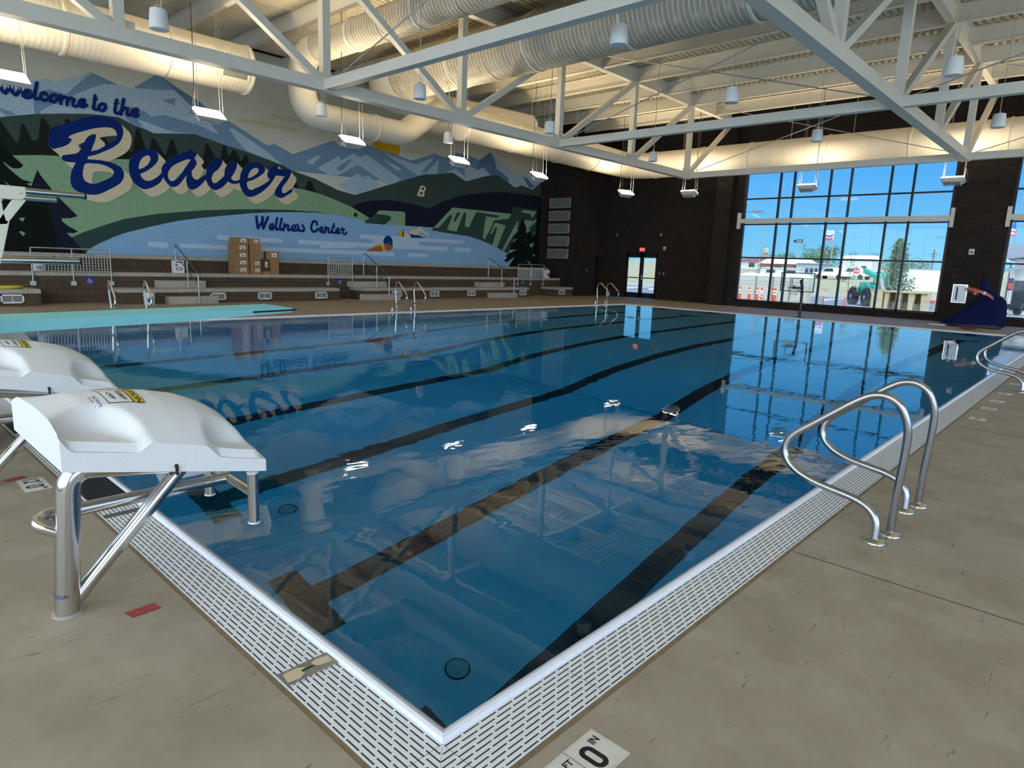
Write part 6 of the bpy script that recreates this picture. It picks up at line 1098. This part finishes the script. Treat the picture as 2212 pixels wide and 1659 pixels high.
# ------------------------------------------------------------------ covered lift chair with its lifebuoy
M['bluecloth'] = mat('blue_cover_cloth', (.006, .011, .062), .9, spec=.15, bump=.15, bscale=200)
t = thing('pool_lift', 'pool lift under a dark blue cloth cover beside the pier', 'pool lift', (25.9, 2.2, 0))
secs = [(.10, 1.02, -.86, .32, -.5), (.22, .88, -.86, .34, -.44), (.45, .55, -.85, .34, -.36), (.72, .26, -.84, .33, -.3), (.98, -.0, -.82, .30, -.26), (1.08, -.12, -.62, .27, -.24), (1.25, -.14, -.40, .22, -.22), (1.45, -.16, -.26, .17, -.17), (1.65, -.2, -.2+.03, .11, -.12), (1.74, -.16, -.1, .06, -.06)]
secs = [(.10, 1.00, -.86, .34, -.5), (.22, .86, -.86, .35, -.46), (.45, .55, -.85, .35, -.38), (.72, .25, -.84, .34, -.32), (.96, .02, -.80, .31, -.28), (1.10, -.06+.02, -.58, .28, -.25), (1.28, -.05+.04, -.36, .22, -.22), (1.48, .0, -.22, .16, -.17), (1.66, -.02, -.15, .10, -.11), (1.75, -.05, -.11, .04, -.05)]
vs = []; n = 28
for i, (z, yl, yr, xf, xb) in enumerate(secs):
    for k in range(n):
        a = 2*PI*k/n; ca, sa = math.cos(a), math.sin(a); e2 = .6
        px = abs(ca)**e2*(1 if ca > 0 else -1); py = abs(sa)**e2*(1 if sa > 0 else -1)
        fold = 1+.035*math.sin(5*a+.7*i)*(1-i/9)
        vs.append((((xf+xb)/2+(xf-xb)/2*px)*fold, ((yl+yr)/2+(yl-yr)/2*py)*(1+.02*math.sin(7*a)), z-(.04*math.sin(3*a) if i == 0 else 0)))
b = MB(); b.add(vs, [(i*n+k, i*n+(k+1) % n, (i+1)*n+(k+1) % n, (i+1)*n+k) for i in range(len(secs)-1) for k in range(n)]+[tuple((len(secs)-1)*n+k for k in range(n))], 0, True); b.build('cloth_cover', M['bluecloth'], t, sub=1, sharp=3)
b = MB(); b.box(-.3, .25, -.8, .7, .05, .12); b.build('base_frame', M['navy'], t)
for x, y in ((-.25, -.68), (.2, -.68), (.2, .6), (-.25, .6)):
    b = MB(); b.box(x-.03, x+.03, y-.05, y+.05, .03, .2); b.cyl((x-.02, y, .045), (x+.02, y, .045), .045, n=14); b.build('caster', M['black'], t)
b = MB(); b.box(-.4, -.33, .75, 1.25, .0, .035); b.build('foot_bar', M['white'], t)
t = thing('lifebuoy', 'red ring lifebuoy with white rope hung over the blue chair cover', 'lifebuoy', (25.62, 2.14, 1.16)); t.rotation_euler = (.34, .25, 0)
b = MB(); b.tube([(.30*math.cos(k*PI/16), .36*math.sin(k*PI/16), 0) for k in range(32)], .058, 12, closed=True); b.build('ring', mat('buoy_red', (.50, .06, .03), .5), t)
for k in range(4):
    a = k*PI/2+.5; b = MB(); b.tube([(.30*math.cos(a+d), .36*math.sin(a+d), 0) for d in (-.10, 0, .10)], .061, 12); b.build('white_band', M['white'], t)
b = MB(); pts = []
for k in range(48): 
    a = k*2*PI/48; s = abs(math.sin(2*(a-.5))); pts.append(((.34+.05*s)*math.cos(a), (.42+.05*s)*math.sin(a), -.05*s))
b.tube(pts, .010, 6, closed=True); b.build('grab_rope', M['white'], t)
b = MB(); 
for k in range(4): b.tube([((.16+.03*k)*math.cos(a*PI/8+k)*.8, (.16+.03*k)*math.sin(a*PI/8+k), .015+.018*k) for a in range(16)], .012, 6, closed=True)
o = b.build('safety_rope', mat('red_rope', (.16, .05, .035), .7)); o.location = (24.3, 2.1, 0); tag(o, 'coiled reddish rope on the deck in front of the blue chair cover', 'rope')
# ================================================================== outside the tall windows
M['asphalt'] = mat('asphalt', (.20, .21, .22), .9, noise=.15, nscale=.6); M['dirt'] = mat('dry_grass', (.36, .32, .18), .95, noise=.3, nscale=.8); M['walk'] = mat('sidewalk', (.42, .41, .39), .9)
b = MB(); gx = [(28.42, -.10), (30.5, -.2), (34, -.75), (60, -.75), (68, -.55), (80, -.1), (100, .6), (150, 2.2), (420, 6.0), (1400, 18)]
for (xa, za), (xb, zb) in zip(gx, gx[1:]): b.quad((xa, -260, za), (xb, -260, zb), (xb, 900, zb), (xa, 900, za), 2 if xb < 31 else 0 if xb < 69 else 1)
def gz(x):
    for (a, za), (c, zc) in zip(gx, gx[1:]):
        if x <= c: return za+(zc-za)*(x-a)/(c-a)
    return 20
S(b, 'ground_outside', [M['asphalt'], M['dirt'], M['walk']], fixn=False)
b = MB()
for y in range(-6, 40, 3): b.box(60.5, 66, y-.06, y+.06, -.8, -.60+.02)
for k in range(3): b.box(40+k*7, 40.12+k*7, -8, 30, -.76, -.742)
tag(b.build('parking_lines', M['sign_white'], fixn=False), kind='structure')
b = MB(); b.box(67.2, 67.9, -60, 120, -.9, -.35); b.box(67.9, 69.5, -60, 120, -.9, -.36); S(b, 'trim_8', M['walk'])
# portable toilets
M['toilet'] = mat('beige_plastic', (.50, .47, .36), .6); M['toilettop'] = mat('white_roof_plastic', (.80, .82, .80), .5)
tn = ['leftmost', 'second from left', 'third from left', 'rightmost']
for i in range(4):
    t = thing('portable_toilet', 'beige portable toilet outside the tall window, %s of four' % tn[i], 'toilet', (51.6, 21.15-1.36*i, -.75), .05, group='row of portable toilets'); w = .64
    b = MB(); b.box(-.6, .6, -w, w, .1, 2.0); b.box(-.65, .65, -w-.02, w+.02, 0, .12); b.build('cabin', M['toilet'], t, bevel=.03)
    b = MB(); b.lathe([(.70, 0), (.69, .05), (.55, .18), (.3, .25), (.001, .27)], (0, 0, 2.0), 4); b2 = MB(); r = PI/4; b2.merge(b, lambda v: Vector(((v.x*math.cos(r)-v.y*math.sin(r))*1.28, (v.x*math.sin(r)+v.y*math.cos(r))*1.32, v.z))); b2.build('roof', M['toilettop'], t)
    b = MB(); b.box(-.64, -.6, -w+.1, w-.1, .15, 1.92); b.build('door', M['toilet'], t, bevel=.02)
    b = MB()
    for z0, z1 in ((1.62, 1.74), (1.42, 1.46)): b.box(-.66, -.64, -w+.16, w-.16, z0, z1)
    b.build('vent_louvre', M['galv'], t); b = MB(); b.box(-.67, -.64, -.4, -.3, .98, 1.08); b.build('latch', M['sign_white'], t)
# channelizer posts
M['orange'] = mat('orange_post', (.70, .10, .03), .5)
dl = [(46.6, 19.75, 'left of the toilets'), (46.8, 19.1, 'before the leftmost toilet'), (47, 18.6, 'before the gap of the two left toilets'), (46.4, 18.02, 'before the second toilet'), (47.8, 17.7, 'behind the window mullion'), (47, 17.25, 'before the third toilet'), (52.4, 15.6, 'on the asphalt left of the green machine'), (52.5, 14.05, 'on the asphalt beside the green machine')]
for i, (x, y, w) in enumerate(dl):
    t = thing('traffic_post', 'orange and white traffic post outside the window, '+w, 'traffic post', (x, y, -.75), group='orange traffic posts'); r = .12 if i < 6 else .06
    b = MB(); b.lathe([(r*1.6, 0), (r*1.6, .05), (r, .08), (r*.75, 1.0), (r*.5, 1.1), (r*.6, 1.18), (r*.3, 1.22)], n=12); b.build('post', M['orange'], t)
    for z in (.72, .92): b = MB(); b.lathe([(r*.84, z), (r*.80, z+.11)], n=12); b.build('white_band', M['sign_white'], t)
    if i == 3:
        b = MB(); 
        for k in range(3): b.add([(-.12, -.12, .2+.28*k), (-.12, .12, .36+.28*k), (-.12, .12, .46+.28*k), (-.12, -.12, .30+.28*k)], [(0, 1, 2, 3)])
        b.build('striped_panel', M['sign_white'], t, fixn=False)
# green telehandler
t = thing('telehandler', 'green telehandler with big knobbly tyres parked outside the window', 'machine', (56.4, 13.35, -.75), PI+.66)
M['tgreen'] = mat('green_machine_paint', (.03, .40, .24), .4); M['tire'] = mat('tyre', (.03, .03, .03), .9); M['greypart'] = mat('grey_machine_part', (.22, .23, .23), .5)
b = MB(); b.prism([(-1.5, .75), (1.5, .75), (1.75, 1.1), (1.4, 1.6), (.2, 1.7), (-.4, 1.85), (-1.3, 1.85), (-1.55, 1.4)], -.4, .4, lambda a, c, tt: (a, tt, c)); b.build('chassis', M['tgreen'], t, bevel=.06)
b = MB(); b.prism([(-.1, 1.0), (1.0, 1.0), (1.0, 1.6), (.7, 2.6), (-.3, 2.6), (-.5, 1.6)], .3, .85, lambda a, c, tt: (a, tt, c)); b.build('cab', M['glass'], t)
b = MB()
for x, z0, x2, z1 in ((1.0, 1.0, 1.0, 1.6), (1.0, 1.6, .7, 2.6), (-.3, 2.6, .7, 2.6), (-.5, 1.6, -.3, 2.6), (-.1, 1, -.5, 1.6)):
    for y in (.32, .83): b.beam((x, y, z0), (x2, y, z1), .07, .07)
b.box(-.35, .75, .3, .85, 2.58, 2.68); b.build('cab_frame', M['tgreen'], t)
b = MB(); b.beam((-1.4, -.05, 2.75), (1.6, -.05, 2.1), .34, .36); b.build('boom', M['tgreen'], t, bevel=.03); b = MB(); b.beam((1.5, -.05, 2.1), (2.0, -.05, 1.3), .24, .24); b.beam((2.05, -.5, 1.0), (2.05, .5, 1.0), .1, .5); b.build('fork_carriage', M['greypart'], t)
b = MB(); b.box(-1.75, -1.45, -.7, .7, .7, 1.35); b.build('counterweight', M['greypart'], t, bevel=.05)
for x in (-1.25, 1.25):
    for y in (-.8, .8):
        b = MB(); s_ = 1 if y > 0 else -1
        b.lathe([(.30, -.2), (.62, -.22), (.68, -.12), (.68, .12), (.62, .22), (.30, .2)], n=28); b2 = MB(); b2.merge(b, lambda v: Vector((x+v.x, y+v.z, .68+v.y)))
        for k in range(18):
            a = k*PI/9
            for q in (-1, 1): b2.beam((x+.69*math.cos(a), y, .68+.69*math.sin(a)), (x+.69*math.cos(a+.16), y+q*.2, .68+.69*math.sin(a+.16)), .05, .07, up=(math.cos(a), 0, math.sin(a)))
        wv = b2.build('wheel', M['tire'], t)
        b = MB(); b.lathe([(.34, -.14), (.33, .14), (.20, .18), (.1, .24), (.001, .24)], n=20); b2 = MB(); b2.merge(b, lambda v: Vector((x+v.x, y+s_*v.z, .68+v.y))); b2.build('rim', M['galv'], wv)
        b = MB(); b.tube([(x+.82*math.cos(a*PI/8), y, .70+.82*math.sin(a*PI/8)) for a in range(1, 8)], .05, 6); b.build('fender', M['greypart'], t)
# wooden crate, pallet and boxes
M['wood'] = mat('raw_plywood', (.52, .42, .24), .8, noise=.15, nscale=3)
t = thing('wooden_crate', 'open wooden crate frame on the asphalt below the big tree', 'crate', (49.5, 9.33, -.75), -.06)
b = MB()
for y in (-1.2, -.45, .4, 1.2): b.box(-.5, .5, y-.05, y+.05, 0, .14)
for k in range(6): b.box(-.55+k*.2, -.42+k*.2, -1.3, 1.3, .14, .18)
b.build('pallet_base', M['wood'], t)
b = MB()
for y, y2 in ((-1.25, -1.0), (-.5, -.25), (.3, .5), (1.05, 1.22)): b.add([(-.45, y, .18), (-.45, y2, .18), (-.45, y2+.05, 1.38), (-.45, y-.1, 1.38), (.45, y, .18), (.45, y2, .18), (.45, y2+.05, 1.38), (.45, y-.1, 1.38)], [(0, 1, 2, 3), (7, 6, 5, 4), (0, 4, 5, 1), (1, 5, 6, 2), (2, 6, 7, 3), (3, 7, 4, 0)])
b.box(-.55, .55, -1.35, 1.3, 1.30, 1.42); b.box(.5, .55, -1.25, 1.2, .18, 1.3); b.build('side_boards', M['wood'], t)
t = thing('plywood_box', 'plain plywood box standing left of the open crate', 'box', (49.4, 11.05, -.75), .0); b = MB(); b.box(-.4, .4, -.35, .35, .1, 1.42); b.build('box_sides', M['wood'], t, bevel=.01); b = MB(); b.box(-.42, .42, -.37, .37, 1.40, 1.46); b.build('box_lid', M['wood'], t); b = MB(); b.box(-.4, .4, -.3, -.2, 0, .1); b.box(-.4, .4, .2, .3, 0, .1); b.build('runner', M['wood'], t)
for i, (y, h, w) in enumerate(((9.85, .5, 'left'), (8.75, .4, 'right'))):
    t = thing('grey_bin', 'dark grey bin standing inside the open wooden crate, %s one' % w, 'bin', (49.5, y, -.57)); b = MB(); b.lathe([(.26, 0), (.30, h), (.33, h+.02), (.28, h), (.24, .05), (.001, .04)], n=4); b.build('bin_body', M['greypart'], t); b = MB(); b.box(-.25, .25, -.03, .03, h, h+.04); b.build('bin_handle', M['black'], t)
t = thing('kayak', 'upturned pink kayak hull lying behind the wooden crate', 'kayak', (58.5, 9.65, -.1)); b = MB(); b.lathe([(.02, -1.0), (.2, -.6), (.3, 0), (.2, .6), (.02, 1.0)], n=14, axis='x'); b2 = MB(); b2.merge(b, lambda v: Vector((v.y*.8, v.x*.7, v.z*.8))); b2.build('hull', mat('pink_hull', (.75, .25, .22), .4), t); b = MB(); b.box(-.25, .25, -.5, -.4, -.7, -.1); b.box(-.25, .25, .4, .5, -.7, -.1); b.build('trestle', M['wood'], t)
# trees
M['leaf'] = mat('leaves', (.09, .17, .055), .7, noise=.35, nscale=9); M['leaf2'] = mat('leaves_far', (.10, .17, .07), .8, noise=.3, nscale=.6); M['bark'] = mat('bark', (.12, .09, .07), .9)
def tree(name, label, x, y, z, h, r, nl, ls, trunk=.25, conic=1.0, grp=None, m='leaf', rs=1, tr=.06):
    R = random.Random(rs); t = thing(name, label, 'tree', (x, y, z), group=grp)
    b = MB(); b.tube([(0, 0, 0), (.03*h*R.uniform(-1, 1), .02*h, h*.5), (0, 0, h*.93)], [tr, tr*.6, tr*.15], 8)
    tips = []
    for k in range(max(6, nl//60)):
        zz = h*(trunk+(.93-trunk)*R.random()); a = R.uniform(0, 2*PI); w = r*(1-conic*(zz/h-trunk)/(1-trunk))*R.uniform(.6, 1); p = Vector((w*math.cos(a), w*math.sin(a), zz+w*.35)); b.tube([(0, 0, zz*.92), tuple(p*.5+Vector((0, 0, zz*.46))), tuple(p)], [tr*.35, tr*.22, tr*.08], 5); tips.append(p)
    b.build('trunk', M['bark'], t)
    b = MB()
    for k in range(nl):
        u = R.random(); zz = trunk+(1-trunk)*u**.9; rr = r*max(.06, 1-conic*(zz-trunk)/(1-trunk))*math.sqrt(R.uniform(.12, 1))*(.8+.3*math.sin(7*zz+3*R.random())); a = R.uniform(0, 2*PI)
        c = Vector((rr*math.cos(a), rr*math.sin(a), zz*h)) if R.random() < .75 or not tips else R.choice(tips)+Vector((R.gauss(0, .1*r), R.gauss(0, .1*r), R.gauss(0, .1*r)))
        d1 = Vector((R.gauss(0, 1), R.gauss(0, 1), R.gauss(0, .7))).normalized()*ls; d2 = Vector((R.gauss(0, 1), R.gauss(0, 1), R.gauss(0, 1))).normalized()*ls*.6
        b.quad(c-d1, c+d2*.6, c+d1, c-d2*.6)
    b.build('foliage', M[m], t, fixn=False); return t
tree('leafy_tree', 'big cone-shaped leafy tree outside the tall window, behind the wooden crate', 57, 11.9, -.75, 5.25, 1.55, 3400, .15, trunk=.16, conic=.92, rs=3)
tree('young_tree', 'thin sparse young tree outside at the left of the tall window', 60, 23.9, -.75, 4.7, .75, 90, .10, trunk=.45, conic=.6, rs=5, tr=.04); tree('young_tree', 'thin sparse young tree left of the green machine', 62, 16.6, -.75, 4.4, .75, 240, .10, trunk=.35, conic=.6, rs=8, tr=.04)
R_ = random.Random(11)
fl_ = [(240, 81, 4.5, 6, 'behind the white pickup trucks'), (300, 96, 7, 9, 'behind the grey trailer house'), (310, 104, 7.5, 10, 'right of the dark billboard'), (300, 112, 5, 7, 'below the billboard'), (320, 124, 5, 7, 'left of the billboard, above the white roof'), (230, 72, 6.5, 6, 'right of the tall shield sign'), (260, 66, 4, 6, 'above the stop sign'), (90, 6.4, 2.5, 1.5, 'left of the big white house'), (300, 60, 3.5, 8, 'beyond the green machine')]
for i, (x, y, h, r, w) in enumerate(fl_): tree('distant_tree', 'rounded green tree in the distance '+w, x, y, gz(x)-.3, h*1.15, r, 420, .55 if x > 100 else .16, trunk=.05, conic=.55, grp='distant trees', m='leaf2', rs=20+i, tr=.2)
# signs on tall poles
M['shieldw'] = mat('sign_face_white', (.75, .76, .78), .4); M['shieldb'] = mat('sign_face_blue', (.02, .16, .55), .4); M['shieldr'] = mat('sign_face_red', (.55, .03, .05), .4); M['polegrey'] = mat('grey_pole', (.22, .25, .30), .5)
t = thing('pole_sign', 'tall pole sign with blue and red chevron stripes on a white shield', 'sign', (150, 46.0, gz(150)-.2)); H = 10.85-gz(150)+.2
b = MB(); b.cyl((0, 0, 0), (0, 0, H), .14, n=10); b.build('pole', M['polegrey'], t)
b = MB(); y0, y1 = 0, 1.86; f = lambda p, q: (-.16, y1-p*1.86, H-2.15+q*2.15)
b.box(-.15, .1, y0, y1, H-1.9, H); b.add([(-.15, y0, H-1.9), (-.15, y1, H-1.9), (-.15, (y0+y1)/2, H-2.2), (.1, y0, H-1.9), (.1, y1, H-1.9), (.1, (y0+y1)/2, H-2.2)], [(0, 1, 2), (5, 4, 3), (1, 4, 5, 2), (0, 2, 5, 3)])
for zt, mi in ((.66, 1), (.36, 2)): b.add([f(.06, zt), f(.5, zt-.14), f(.94, zt), f(.94, zt-.24), f(.5, zt-.38), f(.06, zt-.24)], [(0, 1, 4, 5), (1, 2, 3, 4)], mi)
add_text(b, 'Chevron', .22, lambda p, q: (-.17, .93-p*1.9, H-.38+q*1.9), 1, bold=.004); b.build('sign_face', [M['shieldw'], M['shieldb'], M['shieldr']], t, fixn=False)
t = thing('pole_sign', 'dark wide billboard on a pole with a round disc at its side', 'sign', (150, 53.2, gz(150)-.2)); H = 8.95-gz(150)+.2
b = MB(); b.cyl((0, 0, 0), (0, 0, H-.4), .12, n=10); b.build('pole', M['polegrey'], t); b = MB(); b.box(-.1, .1, -.85, .45, H-.72, H); b.lathe([(.001, -.1), (.28, -.1), (.28, .1), (.001, .1)], (0, .85, H-.38), 16, axis='x'); add_text(b, 'Quik', .5, lambda p, q: (-.12, -.2-p, H-.36+q), 1); b.build('sign_face', [M['dkframe'], M['shieldw']], t, fixn=False)
t = thing('pole_sign', 'yellow double-arch sign low over the red-brown roofs', 'sign', (150, 60.3, gz(150)-.2)); z0 = 5.5-gz(150)+.2
b = MB(); b.cyl((0, 0, 0), (0, 0, z0), .12, n=8); b.build('pole', M['polegrey'], t); b = MB()
for s in (-1, 1): b.tube([(0, s*.21+.20*math.cos(a*PI/10), z0+.4+1.1*math.sin(a*PI/10)) for a in range(11)], .06, 6)
b.build('arches', mat('arch_yellow', (.80, .50, .02), .4), t); b = MB(); b.box(-.06, .06, -.4, .4, z0, z0+.4); b.build('sign_face', M['shieldr'], t)
t = thing('stop_sign', 'red octagonal STOP sign beyond the parking rows', 'sign', (90, 23.9, gz(90)-.1)); b = MB(); b.cyl((0, 0, 0), (0, 0, 2.1), .035, n=8); b.build('post', M['galv'], t)
b = MB(); b.lathe([(.001, -.03), (.42, -.03), (.42, .0), (.001, .0)], (0, 0, 2.0), 8, axis='x'); add_text(b, 'STOP', .30, lambda p, q: (-.035, -p, 2.0+q), 1, bold=.006); b.build('sign_face', [M['shieldr'], M['shieldw']], t, fixn=False)
def lamp_post(label, x, y, h, arm):
    t = thing('street_lamp', label, 'street lamp', (x, y, gz(x)-.1), group='street lamps'); h -= gz(x)-.1; b = MB(); b.cyl((0, 0, 0), (0, 0, h), .10, .06, n=10); b.build('pole', M['polegrey'], t)
    b = MB(); b.tube([(0, 0, h-.1), (0, arm*.5, h+.1), (0, arm, h+.08)], .04, 6); b.build('arm', M['polegrey'], t); b = MB(); b.box(-.14, .14, arm-.1, arm-.1+(.7 if arm > 0 else -.7), h, h+.12); b.build('lamp_head', M['polegrey'], t)
lamp_post('tall grey street lamp rising behind the thin tree at left', 100, 40.8, 8.5, -1.2); lamp_post('street lamp whose head shows at the left pane, above the white tube', 40, 17.3, 5.25, -.6)
t = thing('utility_pole', 'distant wooden utility pole above the white wall', 'pole', (150, 27.1, gz(150))); b = MB(); b.cyl((0, 0, 0), (0, 0, 4.9), .14, n=8); b.build('pole', M['bark'], t); b = MB(); b.box(-.06, .06, -.6, .6, 4.0, 4.15); b.box(-.06, .06, -.4, .4, 3.5, 3.62); b.build('crossarm', M['bark'], t)
# buildings
M['redroof'] = mat('red_brown_roof', (.22, .085, .08), .8); M['whiteroof'] = mat('pale_roof', (.72, .74, .75), .6); M['wallpale'] = mat('pale_wall', (.55, .55, .52), .8); M['wallblue'] = mat('blue_grey_wall', (.34, .40, .46), .7); M['wallred'] = mat('brick_red_wall', (.30, .12, .10), .8); M['darkglass'] = mat('dark_window', (.03, .04, .05), .2)
def house(name, label, x, y0, y1, z1, depth, rh, wallm, roofm, wins=(), hip=1.0, cat='building'):
    z0 = gz(x)-.2; t = thing(name, label, cat, (x, y0, z0)); L = y1-y0; h = z1-z0
    b = MB(); b.box(0, depth, 0, L, 0, h); b.build('wall', wallm, t)
    b = MB(); o = .5; A = [(-o, -o, h), (-o, L+o, h), (depth+o, L+o, h), (depth+o, -o, h)]; B = [(depth/2, hip, h+rh), (depth/2, L-hip, h+rh)]
    b.add(A+B, [(0, 1, 5, 4), (2, 3, 4, 5), (1, 2, 5), (3, 0, 4), (3, 2, 1, 0)]); b.build('roof', roofm, t)
    for (a, c, p, q) in wins: b = MB(); b.box(-.06, .02, a, c, p, q); w = b.build('window', M['darkglass'], t)
    return t
house('low_building', 'building with a red-brown roof behind the portable toilets', 152, 58.5, 68.5, 3.9, 14, 1.4, M['wallpale'], M['redroof'], ((1, 2.4, .6, 1.6), (5, 6.4, .6, 1.6)), 3)
house('low_building', 'dark red building with a pale roof behind the toilets', 140, 48, 57.2, 3.4, 8, 1.2, M['wallred'], M['whiteroof'], ((1, 2, .5, 1.4), (4.5, 6, .5, 1.4)), .1)
house('trailer', 'long white trailer with a dark window strip behind the portable toilets', 118, 41, 48, 2.35, 2.5, .12, M['whiteroof'], M['whiteroof'], ((.6, 2.2, .55, 1.05), (4.2, 5.8, .55, 1.05)), .4, 'trailer')
house('grey_building', 'flat blue-grey building with barred windows right of the toilets', 128, 40.8, 45.2, 3.45, 6, .15, M['wallblue'], M['wallblue'], tuple((.4+.85*k, .95+.85*k, .5, 1.3) for k in range(3)), .3)
house('pale_shed', 'pale shed roof behind the stop sign', 160, 40.5, 47, 5.2, 8, .9, M['wallpale'], M['whiteroof'], ((1, 2, .8, 1.6),), .1)
t = thing('white_wall', 'long white wall beyond the lot, right of the big tree', 'wall', (86, 12.0, gz(86)-.2)); b = MB(); b.box(0, .4, 0, 6.4, 0, 2.62); b.build('wall_face', M['whiteroof'], t); b = MB(); b.box(-.06, .46, -.05, 6.45, 2.60, 2.7); b.build('coping', M['polegrey'], t)
M['rock'] = mat('pale_boulder', (.46, .42, .31), .9, noise=.2, nscale=2)
R_ = random.Random(4)
for k in range(24):
    x, y = 72+1.45*(k//6)+R_.uniform(-.1, .1), 9.6+1.05*(k % 6)+.5*(k//6 % 2)+R_.uniform(-.1, .1); r = R_.uniform(.32, .46); b = MB(); n = 9
    b.lathe([(r*.6, -.1), (r, r*.25), (r*.75, r*.6), (r*.1, r*.8)], n=7); b2 = MB(); b2.merge(b, lambda v: Vector((v.x*R_.uniform(.8, 1.2), v.y*R_.uniform(.8, 1.3), v.z))); o = b2.build('boulder', M['rock'], sharp=.3); o.location = (x, y, gz(x)); tag(o, 'pale boulder in the landscaped strip right of the big tree', 'boulder', 'boulders of the landscaped strip')
# parked vehicles
def pickup(label, x, y, rz):
    t = thing('pickup_truck', label, 'truck', (x, y, gz(x)), rz, group='white pickup trucks far across the lot')
    b = MB(); b.prism([(-2.6, .5), (2.6, .5), (2.6, 1.0), (1.2, 1.1), (.7, 1.75), (-.7, 1.75), (-.9, 1.15), (-2.6, 1.15)], -.9, .9, lambda a, c, tt: (a, tt, c)); b.build('body', M['white'], t, bevel=.05)
    b = MB(); b.prism([(1.0, 1.15), (.62, 1.65), (-.6, 1.65), (-.75, 1.18)], -.91, .91, lambda a, c, tt: (a, tt, c)); b.build('windows', M['darkglass'], t)
    for xx in (-1.7, 1.7):
        for yy in (-.85, .85): b = MB(); b.cyl((xx, yy-.12, .38), (xx, yy+.12, .38), .38, n=16); b.build('wheel', M['tire'], t)
pickup('white pickup truck far across the lot, left one', 108, 32.4, 1.3); pickup('white pickup truck far across the lot, right one', 112, 30.3, 1.2); pickup('white pickup truck at the far right behind the big tree', 100, 15.5, 1.4)
t = thing('motor_scooter', 'dark parked scooter before the big pale house at right', 'scooter', (57, 4.5, -.75), 1.2)
b = MB(); b.prism([(-.8, .45), (.3, .35), (.5, .9), (.7, 1.15), (.55, 1.2), (.3, .75), (-.2, .75), (-.9, .85)], -.18, .18, lambda a, c, tt: (a, tt, c)); b.build('body', M['darkglass'], t, bevel=.03)
for xx in (-.6, .75): b = MB(); b.cyl((xx, -.07, .26), (xx, .07, .26), .26, n=16); b.build('wheel', M['tire'], t)
b = MB(); b.cyl((.6, -.35, 1.2), (.6, .35, 1.2), .02, n=6); b.build('handlebar', M['black'], t)
# big pale house at right, flag and its pole
t = thing('pale_house', 'big pale house with grey roof and porch outside the right window', 'house', (58, 4.6, -.75))
b = MB(); b.box(0, 10, -14, 0, 0, 3.9); b.build('wall', M['wallpale'], t)
b = MB(); b.add([(-.6, .7, 3.9), (-.6, -14.5, 5.6), (10.6, -14.5, 5.6), (10.6, .7, 3.9), (-.6, .7, 4.9), (-.6, -14.5, 6.6), (10.6, -14.5, 6.6), (10.6, .7, 4.9)], [(0, 1, 2, 3), (7, 6, 5, 4), (0, 4, 5, 1), (1, 5, 6, 2), (2, 6, 7, 3), (3, 7, 4, 0)]); b.build('roof', M['polegrey'], t)
b = MB(); b.add([(-1.2, .95, 2.75), (-1.2, -.6, 3.3), (0, -.6, 3.5), (0, .95, 2.95), (-1.2, .95, 2.85), (-1.2, -.6, 3.4), (0, -.6, 3.6), (0, .95, 3.05)], [(0, 1, 2, 3), (7, 6, 5, 4), (0, 4, 5, 1), (1, 5, 6, 2), (2, 6, 7, 3), (3, 7, 4, 0)]); b.build('porch_roof', M['polegrey'], t)
b = MB(); b.cyl((-1.1, .5, 0), (-1.1, .5, 2.9), .05, n=8); b.build('porch_post', M['white'], t); b = MB(); b.box(-.05, .02, -1.0, -.1, .3, 2.4); b.build('window', M['darkglass'], t); b = MB(); b.tube([(-.6, .6, 3.9), (-.2, .1, 3.6), (-.08, .05, 3.2), (-.08, .05, .1)], .05, 6); b.build('downpipe', M['white'], t)
t = thing('yard_sign', 'small red and dark sign post before the pale house', 'sign', (56.5, 4.55, -.75)); b = MB(); b.box(-.03, .03, -.16, .16, 1.7, 2.55); b.build('sign_face', [M['darkglass']], t); b = MB(); b.box(-.035, -.03, -.12, .12, 1.8, 2.2); b.build('red_panel', M['shieldr'], t, fixn=False); b = MB(); b.cyl((0, 0, 0), (0, 0, 1.7), .03, n=6); b.build('post', M['galv'], t)
t = thing('flag_pole', 'grey flag pole outside the right window', 'flag pole', (60, 5.1, -.75)); b = MB(); b.cyl((0, 0, 0), (0, 0, 8.6), .06, .04, n=8); b.build('pole', M['polegrey'], t); b = MB(); b.lathe([(.001, -.07), (.07, 0), (.001, .07)], (0, 0, 8.65), 10); b.build('finial', M['galv'], t)
b = MB(); nI = 14
for k in range(9):
    for i in range(nI):
        def P(u, v): return (.10*math.sin(4*u*3.1+v), .1+1.35*u, 1.15-1.15*v-.35*u*u+.06*math.sin(7*u))
        u0, u1, v0, v1 = i/nI, (i+1)/nI, k/9, (k+1)/9; b.quad(P(u0, v0), P(u1, v0), P(u1, v1), P(u0, v1), 2 if (u0 < .4 and k < 5) else k % 2)
o = b.build('flag', [M['shieldr'], M['shieldw'], M['shieldb']], fixn=False); o.location = (60, 5.1, 4.85); tag(o, 'flag with red and white stripes flying from the pole', 'flag')
# far hills
b = MB(); n = 40; R_ = random.Random(2); vs = []
for i in range(n+1):
    y = -900+3400*i/n; h = 8+10*math.sin(i*.55+2.2)+5*math.sin(i*1.7)+R_.uniform(-2, 2); vs += [(1500, y, 15), (1900, y, 15+h), (2500, y, 20)]
b.add(vs, [(3*i+k, 3*i+k+1, 3*i+k+4, 3*i+k+3) for i in range(n) for k in (0, 1)], 0, True); S(b, 'distant_hills', mat('hazy_hills', (.26, .36, .48), .95, noise=.15, nscale=.01))
